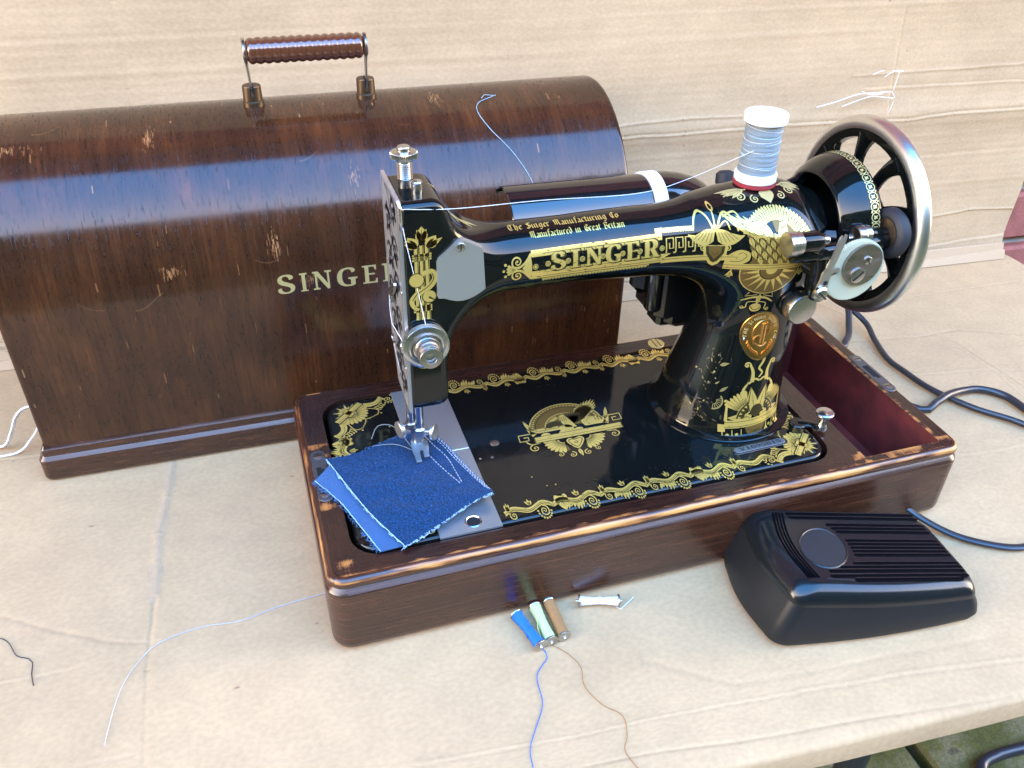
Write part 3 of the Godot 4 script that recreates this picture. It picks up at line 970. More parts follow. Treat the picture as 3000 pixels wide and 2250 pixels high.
func build_place() -> void:
	# ground
	var g := MB.new()
	g.box(Vector3(0, GROUND - 0.06, 0), Vector3(120, 0.06, 120), 0.0)
	var ground := structure(obj("ground", g, M.leaf))
	var pave := structure(Node3D.new())
	pave.name = "patio"; add_child(pave)
	for i in range(-4, 7):
		for j in range(-1, 6):
			var s := MB.new()
			var x0 := 0.236 + i * 0.6; var z0 := -0.43 + j * 0.6
			s.box(Vector3(x0 + 0.3, GROUND - 0.018 + rng.randf_range(-0.003, 0.003), z0 + 0.3), Vector3(0.582, 0.04, 0.582), 0.006)
			obj("paving_slab", s, M.slab, pave)
	# house wall behind the cardboard, bricks one by one where they can be seen
	var wall := thing("house_wall", "red brick house wall with pale mortar, seen past the cardboard's right edge", "wall", Vector3(0, GROUND, -0.458), -0.061)
	var back := MB.new()
	back.box(Vector3(0, 3.0, -0.2), Vector3(14, 6.0, 0.36), 0.0)
	obj("mortar", back, M.mortar, wall)
	var rest := [MB.new(), MB.new()]
	for row in range(0, 36):
		for k in range(-14, 15):
			var x := k * 0.225 + (0.1125 if row % 2 else 0.0) + 0.02
			var y := row * 0.079 + 0.042
			var c := Vector3(x, y, -0.056)
			var near := x > 0.55 and x < 1.6 and y > 0.45 and y < 1.15
			var sz := Vector3(0.212 + rng.randf_range(-0.003, 0.002), 0.066 + rng.randf_range(-0.002, 0.002), 0.1 + rng.randf_range(-0.003, 0.003))
			var dark := rng.randf() < 0.4
			if near:
				var m := MB.new(); m.box(c, sz, 0.004)
				obj("brick", m, M.brick_dark if dark else M.brick, wall)
			else: rest[1 if dark else 0].box(c, sz, 0.003)
	stuff(obj("brickwork", rest[0], M.brick, wall)); stuff(obj("darker_brickwork", rest[1], M.brick_dark, wall))
	# the porch roof over the table and the hedge across the patio, which the polished things reflect
	var porch := thing("porch_roof", "dark boarded porch roof over the table", "roof", Vector3(0, 2.0, -0.53))
	for k in 6:
		var b := MB.new(); b.box(Vector3(0, 0.02, 0.06 + k * 0.116), Vector3(9.0, 0.03, 0.11), 0.004)
		obj("board", b, M.soffit, porch)
	var hedge := thing("garden_hedge", "dark green clipped hedge across the patio", "hedge", Vector3(0, GROUND, 3.4))
	var hm := MB.new()
	var fn := FastNoiseLite.new(); fn.seed = 8; fn.frequency = 1.1; fn.fractal_octaves = 5
	var hr := []
	for j in 40:
		var t := j / 39.0
		var row := PackedVector3Array()
		for i in 160:
			var x := -8.0 + i * 0.1
			var p: Vector3
			if t < 0.7: p = Vector3(x * 1.4, 3.35 * t / 0.7, 0.0)
			else: p = Vector3(x * 1.4, 3.35, (t - 0.7) / 0.3 * 0.9)
			var n := fn.get_noise_3d(p.x, p.y, p.z * 1.0)
			row.append(p + Vector3(0, n * 0.25 * clampf(t * 3, 0, 1), n * 0.3 - 0.1))
		hr.append(row)
	hm.rows(hr)
	stuff(obj("foliage", hm, M.leaf, hedge))
	# table: board, legs, cardboard on top
	var table := thing("table", "folding table under the cardboard, one grey leg showing below its front edge", "table", Vector3(0, GROUND, 0))
	var tb := MB.new()
	tb.box(Vector3(0.08, -GROUND - 0.0175, -0.145), Vector3(1.62, 0.025, 0.56), 0.004)
	obj("table_top", tb, M.soffit, table)
	for q in [[-0.68, -0.38], [-0.68, 0.08], [0.45, 0.05], [0.82, -0.38]]:
		var lg := MB.new()
		lg.cyl(Vector3(q[0], 0, q[1]), Vector3(q[0], -GROUND - 0.03, q[1]), 0.013)
		obj("leg", lg, M.cable, table)
	var sheet := MB.new()
	var fnz := FastNoiseLite.new(); fnz.seed = 3; fnz.frequency = 5.0
	var rs := []; var us := []
	var zs := []
	for j in 63: zs.append([-0.455 + j * 0.01, 0.0, (j * 0.01) / TZ])
	zs[62] = [0.162, -0.0004, 0.995]
	zs.append_array([[0.1645, -0.002, 0.998], [0.1655, -0.005, 1.0], [0.1675, -0.019, 1.02], [0.1660, -0.0212, 1.02], [0.1645, -0.019, 1.02], [0.1615, -0.005, 1.0], [0.159, -0.0035, 0.99], [-0.455, -0.0035, 0.0]])
	var ncol := 140
	for q in zs:
		var row := PackedVector3Array(); var ur := PackedVector2Array()
		for i in ncol + 1:
			var x := -0.75 + i * TX / ncol
			var xx := x
			if x > 0.89: xx = minf(x, 0.9 + 0.012 * smoothstep(-0.42, -0.36, q[0]) - 0.016 * smoothstep(-0.385, -0.41, q[0]))
			var amp := 0.0007 if x > 0.55 or q[0] > 0.11 or x < -0.26 else 0.0
			var front: float = smoothstep(0.10, 0.17, q[0])
			var y: float = q[1] - 0.0003 + fnz.get_noise_2d(x, q[0]) * amp + fnz.get_noise_2d(x * 0.5, 7.0) * 0.003 * front - 0.0015 * front
			row.append(Vector3(xx, y, maxf(q[0] + fnz.get_noise_2d(x * 0.7, 3.0) * 0.002 * front + clampf(-0.0155 + 0.055 * (x - 0.23), -0.019, 0.002) * smoothstep(0.08, 0.155, q[0]), -0.452 + 0.061 * xx))); ur.append(Vector2((x + 0.75) / TX, q[2]))
		rs.append(row); us.append(ur)
	sheet.rows(rs, false, false, us)
	tag(obj("table_cardboard", sheet, M.table_kraft, self, 60.0), "large creased brown cardboard sheet spread flat over the table", "cardboard")
	# backdrop
	var bd := thing("cardboard_backdrop", "upright brown corrugated cardboard sheet standing behind the lid", "cardboard", Vector3(-0.65, 0.0, -0.4737), -0.061)
	var sm := MB.new()
	rs = []; us = []
	for j in 55:
		var y := minf(j * 0.01 - 0.004, BH)
		var row := PackedVector3Array(); var ur := PackedVector2Array()
		for i in 80:
			var x := i * BW / 79
			var z := fnz.get_noise_2d(x * 0.6, y * 1.5) * 0.003 + 0.004 * exp(-pow((y - 0.188) / 0.012, 2)) - 0.0006
			if y < 0.03: z += 0.004 * (1 - y / 0.03)
			row.append(Vector3(x, maxf(y, 0.0004), z)); ur.append(Vector2(x / BW, 1 - y / BH))
		rs.append(row); us.append(ur)
	sm.rows(rs, false, false, us)
	obj("front_liner", sm, M.kraft, bd, 60.0)
	var bk := MB.new()
	bk.box(Vector3(BW / 2, BH / 2 + 0.001, -0.0105), Vector3(BW - 0.001, BH - 0.001, 0.004), 0.001)
	obj("corrugated_board", bk, M.kraft_edge, bd)
	for q in [[0.016, 0.0085, 0.010], [0.009, 0.0135, 0.014]]:      # the folded flap at the foot
		var fl := MB.new()
		var fr := []
		for k in 2:
			var row := PackedVector3Array()
			for i in 60:
				var x := i * (BW - 0.003) / 59
				row.append(Vector3(x, q[0] * (1.0 - k) + 0.0008 + (fnz.get_noise_2d(x, q[0] * 100) * 0.003 if k == 0 else 0.0), q[1] + k * 0.004))
			fr.append(row)
		for k in 2:
			var row := PackedVector3Array()
			for a in fr[1 - k]: row.append(a - Vector3(0, 0, 0.003))
			fr.append(row)
		fl.rows(fr, false, true)
		obj("folded_flap", fl, M.kraft_edge, bd)
	# torn clear tape on the backdrop
	var tp := thing("torn_tape", "torn clear sticky tape with white frayed edges, stuck high on the cardboard backdrop", "tape", Vector3(-0.65, 0.0, -0.4737), -0.061)
	for q in [[1.238, .208, 1.262, .213, 1.284, .219, 1.30, .2195, 1.326, .220], [1.326, .220, 1.332, .213], [1.269, .207, 1.285, .212, 1.302, .216, 1.316, .2145, 1.33, .2125], [1.289, .222, 1.30, .218, 1.316, .2185], [1.312, .236, 1.322, .2415, 1.333, .2415], [1.32, .2425, 1.328, .2405, 1.334, .241], [1.329, .241, 1.328, .228, 1.3275, .221], [1.297, .239, 1.306, .2425, 1.31, .2425], [1.3315, .209, 1.329, .197]]:
		var m := MB.new()
		var pts := []
		for k in range(0, q.size(), 2): pts.append(Vector3(q[k], q[k + 1], 0.0082))
		m.tube(curve(pts, 0.003), 0.0005 if q.size() > 6 else 0.00035, 5)
		obj("frayed_edge", m, M.torn_tape, tp)
	# strip of paper-thin tape over the crease at the left
	var pt := MB.new()
	var left_edge := []; var right_edge := []
	for k in 16:
		var v := k / 15.0
		var c := Vector2(lerpf(-0.1065, -0.1195, v) + sin(v * 9.0) * 0.0008, lerpf(-0.243, -0.083, v))
		var w := 0.0042 + 0.0014 * sin(v * 17.0) + 0.0012 * sin(v * 41.0)
		left_edge.append(c - Vector2(w, 0)); right_edge.append(c + Vector2(w * 0.8, 0))
	right_edge.reverse()
	pt.flat(PackedVector2Array(left_edge + right_edge), 0.0006)
	tag(obj("parcel_tape", pt, M.parcel_tape), "strip of clear tape over the crease in the cardboard before the lid's left half", "tape")

# ---------------------------------------------------------------- wooden base
const W := 0.4963
const D := 0.2183
func build_base() -> void:
	var b := thing("machine_tray", "dark wooden machine base with worn edges and an open red-lined compartment at its right end", "case base")
	var m := MB.new()
	var prof := [Vector2(-0.006, H - 0.0002)]
	for q in arc2(Vector2(-0.0058, H - 0.0046), 0.0044, PI / 2, -0.25, 6): prof.append(q)
	prof.append_array([Vector2(-0.0020, H - 0.0075), Vector2(-0.0042, H - 0.0084), Vector2(-0.0036, H - 0.0092), Vector2(-0.0004, H - 0.0124), Vector2(0, H - 0.0135), Vector2(0, 0.03), Vector2(0, 0.010)])
	for q in arc2(Vector2(-0.009, 0.0092), 0.009, 0.0, -PI / 2, 6): prof.append(q)
	prof.append(Vector2(-0.03, 0.0004))
	sweep(m, 0, -D, W, 0, 0.014, prof)
	obj("side_wall", m, M.side_wood, b)
	var e := 0.0058          # rails end where the rounded edge begins
	var X0 := 0.0212; var X1 := 0.3912; var Z0 := -0.197; var Z1 := -0.019
	var CX0 := 0.4105; var CX1 := 0.4791; var CZ0 := -0.2055; var CZ1 := -0.0127
	var outer := rrect(e, -D + e, W - e, -e, 0.0095)
	var R := 0.021
	# five rails, butted
	var corner := func(cx: float, cz: float, a0: float, a1: float) -> Array: return arc2(Vector2(cx, cz), R, a0, a1, 7)
	var left := PackedVector2Array()
	for q in outer: if q.x < X0: left.append(q)
	# left rail: outer rounded end plus the inner edge with concave corners
	var lp := PackedVector2Array([Vector2(X0 + R, -e)])
	for q in left: lp.append(q)
	lp.append(Vector2(X0 + R, -D + e)); 
	for q in corner.call(X0 + R, Z0 + R, PI * 1.5, PI): lp.append(q)
	for q in corner.call(X0 + R, Z1 - R, PI, PI / 2): lp.append(q)
	rail(b, lp)
	rail(b, PackedVector2Array([Vector2(X0 + R, -e), Vector2(X0 + R, Z1), Vector2(X1 - R, Z1), Vector2(X1 - R, -e)]))
	rail(b, PackedVector2Array([Vector2(X0 + R, Z0), Vector2(X0 + R, -D + e), Vector2(X1 - R, -D + e), Vector2(X1 - R, Z0)]))
	var cr := PackedVector2Array([Vector2(X1 - R, -e)])
	for q in corner.call(X1 - R, Z1 - R, PI / 2, 0.0): cr.append(q)
	for q in corner.call(X1 - R, Z0 + R, 0.0, -PI / 2): cr.append(q)
	cr.append_array(PackedVector2Array([Vector2(X1 - R, -D + e), Vector2(CX0, -D + e), Vector2(CX0, -e)]))
	rail(b, cr)
	rail(b, PackedVector2Array([Vector2(CX0, -e), Vector2(CX0, CZ1), Vector2(CX1, CZ1), Vector2(CX1, -e)]))
	rail(b, PackedVector2Array([Vector2(CX0, CZ0), Vector2(CX0, -D + e), Vector2(CX1, -D + e), Vector2(CX1, CZ0)]))
	var rp := PackedVector2Array([Vector2(CX1, -D + e)])
	var right := []
	for q in outer: if q.x > CX1: right.append(q)
	right.sort_custom(func(a, c): return a.y < c.y if absf(a.y - c.y) > 1e-6 else a.x < c.x)
	var top_part := []; var bot_part := []
	for q in right:
		if q.y < -D / 2: top_part.append(q)
		else: bot_part.append(q)
	bot_part.sort_custom(func(a, c): return a.y < c.y if absf(a.y - c.y) > 1e-6 else a.x > c.x)
	for q in top_part: if q.distance_to(rp[-1]) > 1e-5: rp.append(q)
	for q in bot_part: if q.distance_to(rp[-1]) > 1e-5: rp.append(q)
	rp.append(Vector2(CX1, -e))
	rail(b, rp)
	# recess round the bed and the compartment
	var rc := MB.new()
	sweep(rc, X0, Z0, X1, Z1, R, [Vector2(0.0, H - 0.0002), Vector2(-0.0002, H - 0.012)])
	obj("recess_wall", rc, M.end_wood, b)
	var box := MB.new()
	var y0 := 0.008
	for q in [[CX0, CZ1, CX1, CZ1], [CX1, CZ1, CX1, CZ0], [CX1, CZ0, CX0, CZ0], [CX0, CZ0, CX0, CZ1]]:
		var base := box.v.size()
		box.p(Vector3(q[0], H - 0.0003, q[1])); box.p(Vector3(q[2], H - 0.0003, q[3])); box.p(Vector3(q[2], y0, q[3])); box.p(Vector3(q[0], y0, q[1]))
		box.quad(base, base + 1, base + 2, base + 3)
	box.flat(PackedVector2Array([Vector2(CX0, CZ1), Vector2(CX0, CZ0), Vector2(CX1, CZ0), Vector2(CX1, CZ1)]), y0)
	obj("compartment_lining", box, M.lining, b)
	var fl := MB.new()
	fl.box(Vector3(W / 2, 0.004, -D / 2), Vector3(W - 0.03, 0.004, D - 0.03), 0.0005)
	obj("bottom_board", fl, M.end_wood, b)
	# lock plates let into the end rails
	for q in [[Vector3(0.0116, H, -0.108), 0.0], [Vector3(0.4880, H, -0.1085), PI]]:
		var pl := MB.new()
		var o := PackedVector2Array()
		for a in arc2(Vector2(0, 0.0235), 0.0055, 0, PI, 8): o.append(a)
		for a in arc2(Vector2(0, -0.0235), 0.0055, PI, TAU, 8): o.append(a)
		var fr := Transform3D(Basis(Vector3.UP, q[1]) * Basis(Vector3.RIGHT, -PI / 2), q[0])
		pl.prism(o, -0.002, 0.0005, fr, 0.0003)
		var lock := obj("lock_plate", pl, M.lock_steel, b)
		var sl := MB.new()
		sl.prism(PackedVector2Array([Vector2(-0.0028, -.0105), Vector2(0.0028, -.0105), Vector2(0.0028, .0065), Vector2(0.0008, .0065), Vector2(0.0008, .0085), Vector2(-0.0028, .0085)]), 0.0004, 0.0007, fr)
		obj("slot", sl, M.dark_hole, lock)
		for s in [-1, 1]:
			var sc := MB.new()
			var c: Vector3 = q[0] + Vector3(0, 0.0006, 0.0215 * s)
			sc.lathe(c, Vector3.UP, [Vector2(0.0038, 0), Vector2(0.0038, 0.0002), Vector2(0.0033, 0.0005), Vector2(0, 0.0006)], 18)
			var sw := obj("screw", sc, M.dull_steel, lock)
			var ss := MB.new(); ss.box(c + Vector3(0, 0.0006, 0), Vector3(0.0066, 0.0003, 0.0007), 0.0)
			obj("screw_slot", ss, M.dark_hole, lock)
	# hinge on the back rail
	var hg := MB.new()
	var ho := PackedVector2Array()
	for a in arc2(Vector2(0, 0), 0.0075, 0, TAU - 0.3, 18): ho.append(a)
	hg.prism(ho, -0.001, 0.0008, Transform3D(Basis(Vector3.RIGHT, -PI / 2), Vector3(0.326, H, -0.2040)), 0.0003)
	var hinge := obj("hinge", hg, M.pale_gold, b)
	for dx in [-0.0022, 0.0022]:
		var hs := MB.new(); hs.box(Vector3(0.326 + dx, H + 0.0009, -0.204), Vector3(0.0006, 0.0003, 0.013), 0.0)
		obj("hinge_gap", hs, M.dark_hole, hinge)
	# catch that holds the bed down
	var la := MB.new()
	la.lathe(Vector3(0.3785, H + 0.0006, -0.0575), Vector3.UP, [Vector2(0.0068, 0), Vector2(0.0068, 0.006), Vector2(0.006, 0.0068), Vector2(0, 0.0070)], 24)
	la.tube(curve([Vector3(0.3785, H + 0.0062, -0.0575), Vector3(0.3850, H + 0.0064, -0.0545), Vector3(0.391, H + 0.0055, -0.0515), Vector3(0.3965, H + 0.005, -0.0505)], 0.002), 0.0042, 10, false, 0.5)
	var catch_ := obj("bed_catch", la, M.enamel, b)
	var kn := MB.new()
	kn.lathe(Vector3(0.3955, H + 0.003, -0.0500), Vector3.UP, [Vector2(0.0045, 0), Vector2(0.0045, 0.003), Vector2(0.0034, 0.0045), Vector2(0.0026, 0.007), Vector2(0.0028, 0.010), Vector2(0.0062, 0.0125), Vector2(0.0072, 0.0140), Vector2(0.0070, 0.0156), Vector2(0.0055, 0.0168), Vector2(0, 0.0172)], 28)
	obj("knob", kn, M.bright_steel, catch_)
	rebase(b, Vector3(W / 2, 0, -D / 2))

func rail(parent: Node, poly: PackedVector2Array) -> void:
	var m := MB.new()
	m.flat(poly, H - 0.0002)
	obj("top_rail", m, M.top_wood, parent)

# ---------------------------------------------------------------- the sewing machine
func build_machine() -> void:
	var s := thing("sewing_machine", "black enamelled antique sewing machine with gold ornament standing in the wooden base", "sewing machine")
	# bed
	var bed := MB.new()
	var bp := [Vector2(-0.0045, H + 0.0006)]
	for q in arc2(Vector2(-0.0045, H - 0.0034), 0.0040, PI / 2, 0.0, 6): bp.append(q)
	bp.append(Vector2(-0.0008, H - 0.012))
	sweep(bed, 0.0238, -0.1948, 0.3888, -0.0214, 0.0195, bp)
	var inner := rrect(0.0238 + 0.0045, -0.1948 + 0.0045, 0.3888 - 0.0045, -0.0214 - 0.0045, 0.015)
	bed.flat(inner, H + 0.0006)
	obj("bed_plate", bed, M.enamel_flat, s)
	obj("body", body_mesh(), M.enamel, s)
	var fl := MB.new()
	fl.lathe(Vector3(0.3365, H + 0.0004, AZ), Vector3.UP, [Vector2(0.0575, 0), Vector2(0.0572, 0.0014), Vector2(0.0558, 0.0023), Vector2(0.0540, 0.0026), Vector2(0.051, 0.0044)], 64)
	obj("pillar_flange", fl, M.enamel, s)
	# slide plates
	for q in [[-0.1938, -0.1066, true], [-0.1062, -0.0198, false]]:
		var sp := MB.new()
		var o := PackedVector2Array([Vector2(0.0790, q[0]), Vector2(0.1228, q[0]), Vector2(0.1228, q[1]), Vector2(0.0790, q[1])])
		var fr := Transform3D(Basis(Vector3.RIGHT, Vector3.BACK, Vector3.UP), Vector3.ZERO)
		var plate: Node
		if q[2]:
			sp.box(Vector3(0.1009, H + 0.0010, (q[0] + q[1]) / 2), Vector3(0.0438, 0.0012, q[1] - q[0]), 0.0003)
			plate = obj("slide_plate", sp, M.plate_steel, s)
		else:
			# with a finger hole: four strips round a ring
			var y := H + 0.0016
			var hole := arc2(Vector2(0.1045, -0.0292), 0.0052, 0, TAU, 24)
			var ring := PackedVector2Array([Vector2(0.1228, -0.0292)])
			sp.flat(PackedVector2Array([Vector2(0.0790, q[0]), Vector2(0.1228, q[0]), Vector2(0.1228, -0.040), Vector2(0.0790, -0.040)]), y)
			var half := PackedVector2Array([Vector2(0.1228, -0.0292), Vector2(0.1228, -0.040), Vector2(0.0790, -0.040), Vector2(0.0790, -0.0292)])
			for k in range(12, 25): half.append(hole[k])
			sp.flat(half, y)
			var half2 := PackedVector2Array([Vector2(0.0790, -0.0292), Vector2(0.0790, q[1]), Vector2(0.1228, q[1]), Vector2(0.1228, -0.0292)])
			for k in range(0, 13): half2.append(hole[k])
			sp.flat(half2, y)
			sweep(sp, 0.0790, q[0], 0.1228, q[1], 0.0003, [Vector2(0, y), Vector2(0, H)])
			plate = obj("slide_plate", sp, M.plate_steel, s)
			var hr := MB.new()
			hr.lathe(Vector3(0.1045, H + 0.0010, -0.0292), Vector3.UP, [Vector2(0.0052, 0), Vector2(0.0060, 0.0007), Vector2(0.0052, 0.0011), Vector2(0.0046, 0.0004), Vector2(0.0046, -0.0004)], 28)
			obj("finger_hole_rim", hr, M.bright_steel, plate)
			var hd := MB.new()
			hd.lathe(Vector3(0.1045, H + 0.0007, -0.0292), Vector3.UP, [Vector2(0.0050, 0), Vector2(0.0, 0.0001)], 24)
			obj("finger_hole", hd, M.dark_hole, plate)
	for q in [[0.1431, -0.1076, 0.0036], [0.1365, -0.0917, 0.0012], [0.1275, -0.0925, 0.0009]]:
		var sc := MB.new()
		sc.lathe(Vector3(q[0], H + 0.0007, q[1]), Vector3.UP, [Vector2(q[2] * 1.05, 0), Vector2(q[2], 0.0004), Vector2(q[2] * 0.8, 0.0006), Vector2(0, 0.0007)], 20)
		obj("bed_screw", sc, M.dull_steel, s)
	# serial number pad
	var pad := MB.new()
	var po := PackedVector2Array()
	for a in arc2(Vector2(0.0205, 0), 0.0042, -PI / 2, PI / 2, 8): po.append(a)
	for a in arc2(Vector2(-0.0205, 0), 0.0042, PI / 2, PI * 1.5, 8): po.append(a)
	var pf := Transform3D(Basis(Vector3.RIGHT, -PI / 2), Vector3(0.3385, H, -0.0462))
	pf.basis = Basis(Vector3.UP, 0.03) * pf.basis
	pad.prism(po, 0, 0.0012, pf, 0.0004)
	var raised := PackedVector2Array()
	for a in po: raised.append(a * Vector2(0.92, 0.72))
	var rp := obj("serial_plate", pad, M.enamel, s)
	var rr := MB.new(); rr.prism(raised, 0.001, 0.0018, pf, 0.0003)
	obj("number_pad", rr, M.worn_pad, rp)
	var ser := Ink.new()
	ser.text("Y1695815", font("serif", true), -0.0185, -0.0019, 0.037, 0.0038)
	lay(ser, "serial_number", rp, func(q: Vector2) -> Array: return [pf * Vector3(q.x, q.y, 0.0018), Vector3.UP], [M.dark_hole, M.dark_hole, M.dark_hole])
	build_head(s)
	build_wheel(s)
	build_winder(s)
	build_lamp_and_motor(s)
	build_decals(s)
	rebase(s, Vector3(0.2063, H, -0.108))

func font(kind: String, bold := false) -> SystemFont:
	var f := SystemFont.new()
	f.font_names = PackedStringArray(["Droid Serif" if kind == "serif" else "Droid Sans"])
	f.font_weight = 700 if bold else 400
	return f

func screw(c: Vector3, axis: Vector3, r: float, h: float, parent: Node, called := "screw", turn := 0.6) -> void:
	var m := MB.new()
	m.lathe(c, axis, [Vector2(r * 0.98, 0), Vector2(r, h * 0.2), Vector2(r, h * 0.6), Vector2(r * 0.75, h * 0.92), Vector2(0, h)], 22)
	var o := obj(called, m, M.steel, parent)
	var a := axis.normalized()
	var u := a.cross(Vector3.UP if absf(a.y) < 0.9 else Vector3.RIGHT).normalized().rotated(a, turn)
	var sl := MB.new()
	sl.xf = Transform3D(Basis(u, a.cross(u), a), c + a * h * 1.0)
	sl.box(Vector3.ZERO, Vector3(r * 1.75, r * 0.2, 0.0003), 0.0)
	# a third level at most: the slot goes beside its screw when the screw is already a sub-part
	var top := parent
	obj(called + "_slot", sl, M.dark_hole, o if parent.get_parent() == self else top)

func build_head(s: Node) -> void:
	# engraved face plate on the end of the head
	var fp := MB.new()
	var o := PackedVector2Array([Vector2(-0.0855, 0.2825), Vector2(-0.1395, 0.2825), Vector2(-0.1400, 0.2800), Vector2(-0.1400, 0.166), Vector2(-0.1375, 0.158), Vector2(-0.1280, 0.142), Vector2(-0.1255, 0.131), Vector2(-0.0855, 0.1285)])
	var poly := PackedVector2Array()
	for q in o: poly.append(Vector2(q.x, q.y))
	var fr := Transform3D(Basis(Vector3(0, 0, 1), Vector3.UP, Vector3.LEFT), Vector3(0.0776, 0, 0))
	fp.prism(poly, 0.0, 0.0022, fr, 0.0006)
	var plate := obj("face_plate", fp, M.face_steel, s)
	var k := Ink.new()
	var rg := RandomNumberGenerator.new(); rg.seed = 12
	var yy := 0.276
	var side := 1.0
	while yy > 0.14:                                     # engraved vine, side to side
		var w := 0.021 if yy > 0.165 else 0.015
		var c := Vector2(-0.1125 + side * 0.0095, yy - 0.006)
		if yy < 0.165: c.x = -0.107 + side * 0.007
		k.spiral(c, 0.0086, PI * 0.5 - side * 1.3, side * 1.4, 0.0026, 1)
		for j in 6:
			var a := rg.randf() * TAU
			k.leaf(c + Vector2.from_angle(a) * 0.005, c + Vector2.from_angle(a + 0.5 * side) * rg.randf_range(0.009, 0.0135), 0.0046, 1, false)
		k.stroke([Vector2(-0.1125 - side * 0.014, yy + 0.003), Vector2(-0.1125 - side * 0.006, yy + 0.001), Vector2(-0.1125, yy - 0.006), Vector2(-0.1125 - side * 0.004, yy - 0.012)], 0.0014, 0.001, 1)
		yy -= 0.0125
		side = -side
	k.stroke([Vector2(-0.0880, 0.2795), Vector2(-0.1370, 0.2795), Vector2(-0.1375, 0.167)], 0.0006, 0.0006, 1)
	k.stroke([Vector2(-0.0880, 0.2795), Vector2(-0.0880, 0.1315)], 0.0006, 0.0006, 1)
	lay(k, "engraving", plate, func(q: Vector2) -> Array: return [Vector3(0.0776 - 0.0022, q.y, q.x), Vector3.LEFT], [M.steel, M.engraved, M.steel])
	# thread guide at the top front edge of the face plate
	var tg := MB.new()
	tg.tube(curve([Vector3(0.0758, 0.2795, -0.0862), Vector3(0.0755, 0.2835, -0.0845), Vector3(0.0760, 0.2810, -0.0822), Vector3(0.0762, 0.2720, -0.0825), Vector3(0.0768, 0.266, -0.0848)], 0.002), 0.0012, 8)
	obj("thread_guide", tg, M.bright_steel, s)
	# take-up lever through the slot of the face plate
	var tl := MB.new()
	var to := PackedVector2Array()
	for a in arc2(Vector2(0, 0), 0.0052, PI * 0.75, PI * 2.1, 12): to.append(a)
	to.append_array(PackedVector2Array([Vector2(0.013, 0.0075), Vector2(0.0195, 0.015), Vector2(0.0185, 0.0165), Vector2(0.009, 0.0125)]))
	var tf := Transform3D(Basis(Vector3(0, 0.12, 1).normalized(), Vector3.UP, Vector3.LEFT), Vector3(0.0735, 0.2040, -0.1180))
	tl.prism(to, -0.0006, 0.0012, tf, 0.0004)
	var lev := obj("take_up_lever", tl, M.steel, s)
	var th := MB.new()
	th.lathe(tf * Vector3(0, 0, 0.0006), Vector3.LEFT, [Vector2(0.0012, 0), Vector2(0.0028, 0.0007), Vector2(0.0021, 0.0010), Vector2(0.0010, 0.0004)], 16)
	obj("thread_eye", th, M.bright_steel, lev)
	# hook thread guide low on the face plate
	var hk := MB.new()
	hk.tube(curve([Vector3(0.0755, 0.1735, -0.109), Vector3(0.0725, 0.1730, -0.109), Vector3(0.0722, 0.1710, -0.112), Vector3(0.0722, 0.1700, -0.1165), Vector3(0.0723, 0.1715, -0.1195), Vector3(0.0723, 0.1732, -0.1185), Vector3(0.0724, 0.1736, -0.1160)], 0.0015), 0.0008, 7)
	obj("hook_guide", hk, M.bright_steel, s)
	for q in [[0.165, -0.0872], [0.222, -0.0872]]:
		var b := MB.new(); b.cyl(Vector3(0.0754, q[0], q[1]), Vector3(0.0746, q[0], q[1]), 0.0012, 0.0002, 10)
		obj("face_plate_pin", b, M.bright_steel, plate)
	# presser pressure screw on the top of the head
	var pr := MB.new()
	var pc := Vector3(0.0870, 0.281, -0.1180)
	var pts := [Vector2(0.0046, -0.002), Vector2(0.0046, 0.003)]
	for j in 8:
		pts.append(Vector2(0.0049, 0.0035 + j * 0.0013)); pts.append(Vector2(0.0042, 0.0041 + j * 0.0013))
	pts.append_array([Vector2(0.0040, 0.0140), Vector2(0.0042, 0.0158), Vector2(0.0050, 0.0162)])
	pr.lathe(pc, Vector3.UP, pts, 24)
	var ps := obj("pressure_screw", pr, M.steel, s)
	var nut := MB.new()
	var rs := []
	for q in [[0.0055, 0.0160], [0.0080, 0.0166], [0.0084, 0.0172], [0.0084, 0.0196], [0.0080, 0.0202], [0.0058, 0.0204], [0.0042, 0.0208]]:
		var row := PackedVector3Array()
		for j in 96:
			var g := TAU * j / 96.0
			var kn := 0.00022 * (1 if j % 2 else -1) if q[0] > 0.0079 else 0.0
			row.append(pc + Vector3(cos(g) * (q[0] + kn), q[1], sin(g) * (q[0] + kn)))
		rs.append(row)
	rs.reverse()
	nut.rows(rs, true)
	nut.lathe(pc, Vector3.UP, [Vector2(0.0042, 0.0204), Vector2(0.0042, 0.0228), Vector2(0.0036, 0.0236), Vector2(0.0, 0.0238)], 20)
	obj("knurled_nut", nut, M.steel, ps)
	var pn := MB.new()
	pn.lathe(Vector3(0.0905, 0.280, -0.1000), Vector3.UP, [Vector2(0.0036, 0), Vector2(0.0034, 0.0070), Vector2(0.0036, 0.0085), Vector2(0.0030, 0.0092), Vector2(0, 0.0094)], 18)
	obj("needle_bar_top", pn, M.steel, s)
	# tension assembly on the front of the head
	var tc := Vector3(0.0875, 0.1845, -0.0865)
	var td := MB.new()
	td.lathe(tc, Vector3.BACK, [Vector2(0.010, 0), Vector2(0.0100, 0.002), Vector2(0.0152, 0.0032), Vector2(0.0156, 0.0040), Vector2(0.0128, 0.0056), Vector2(0.0128, 0.0062), Vector2(0.0152, 0.0076), Vector2(0.0154, 0.0084), Vector2(0.0130, 0.0094), Vector2(0.0116, 0.0092), Vector2(0.0106, 0.0098), Vector2(0.0090, 0.0090), Vector2(0.0078, 0.0094)], 48)
	var ten := obj("tension_discs", td, M.bright_steel, s)
	var sp := MB.new()
	var hel := []
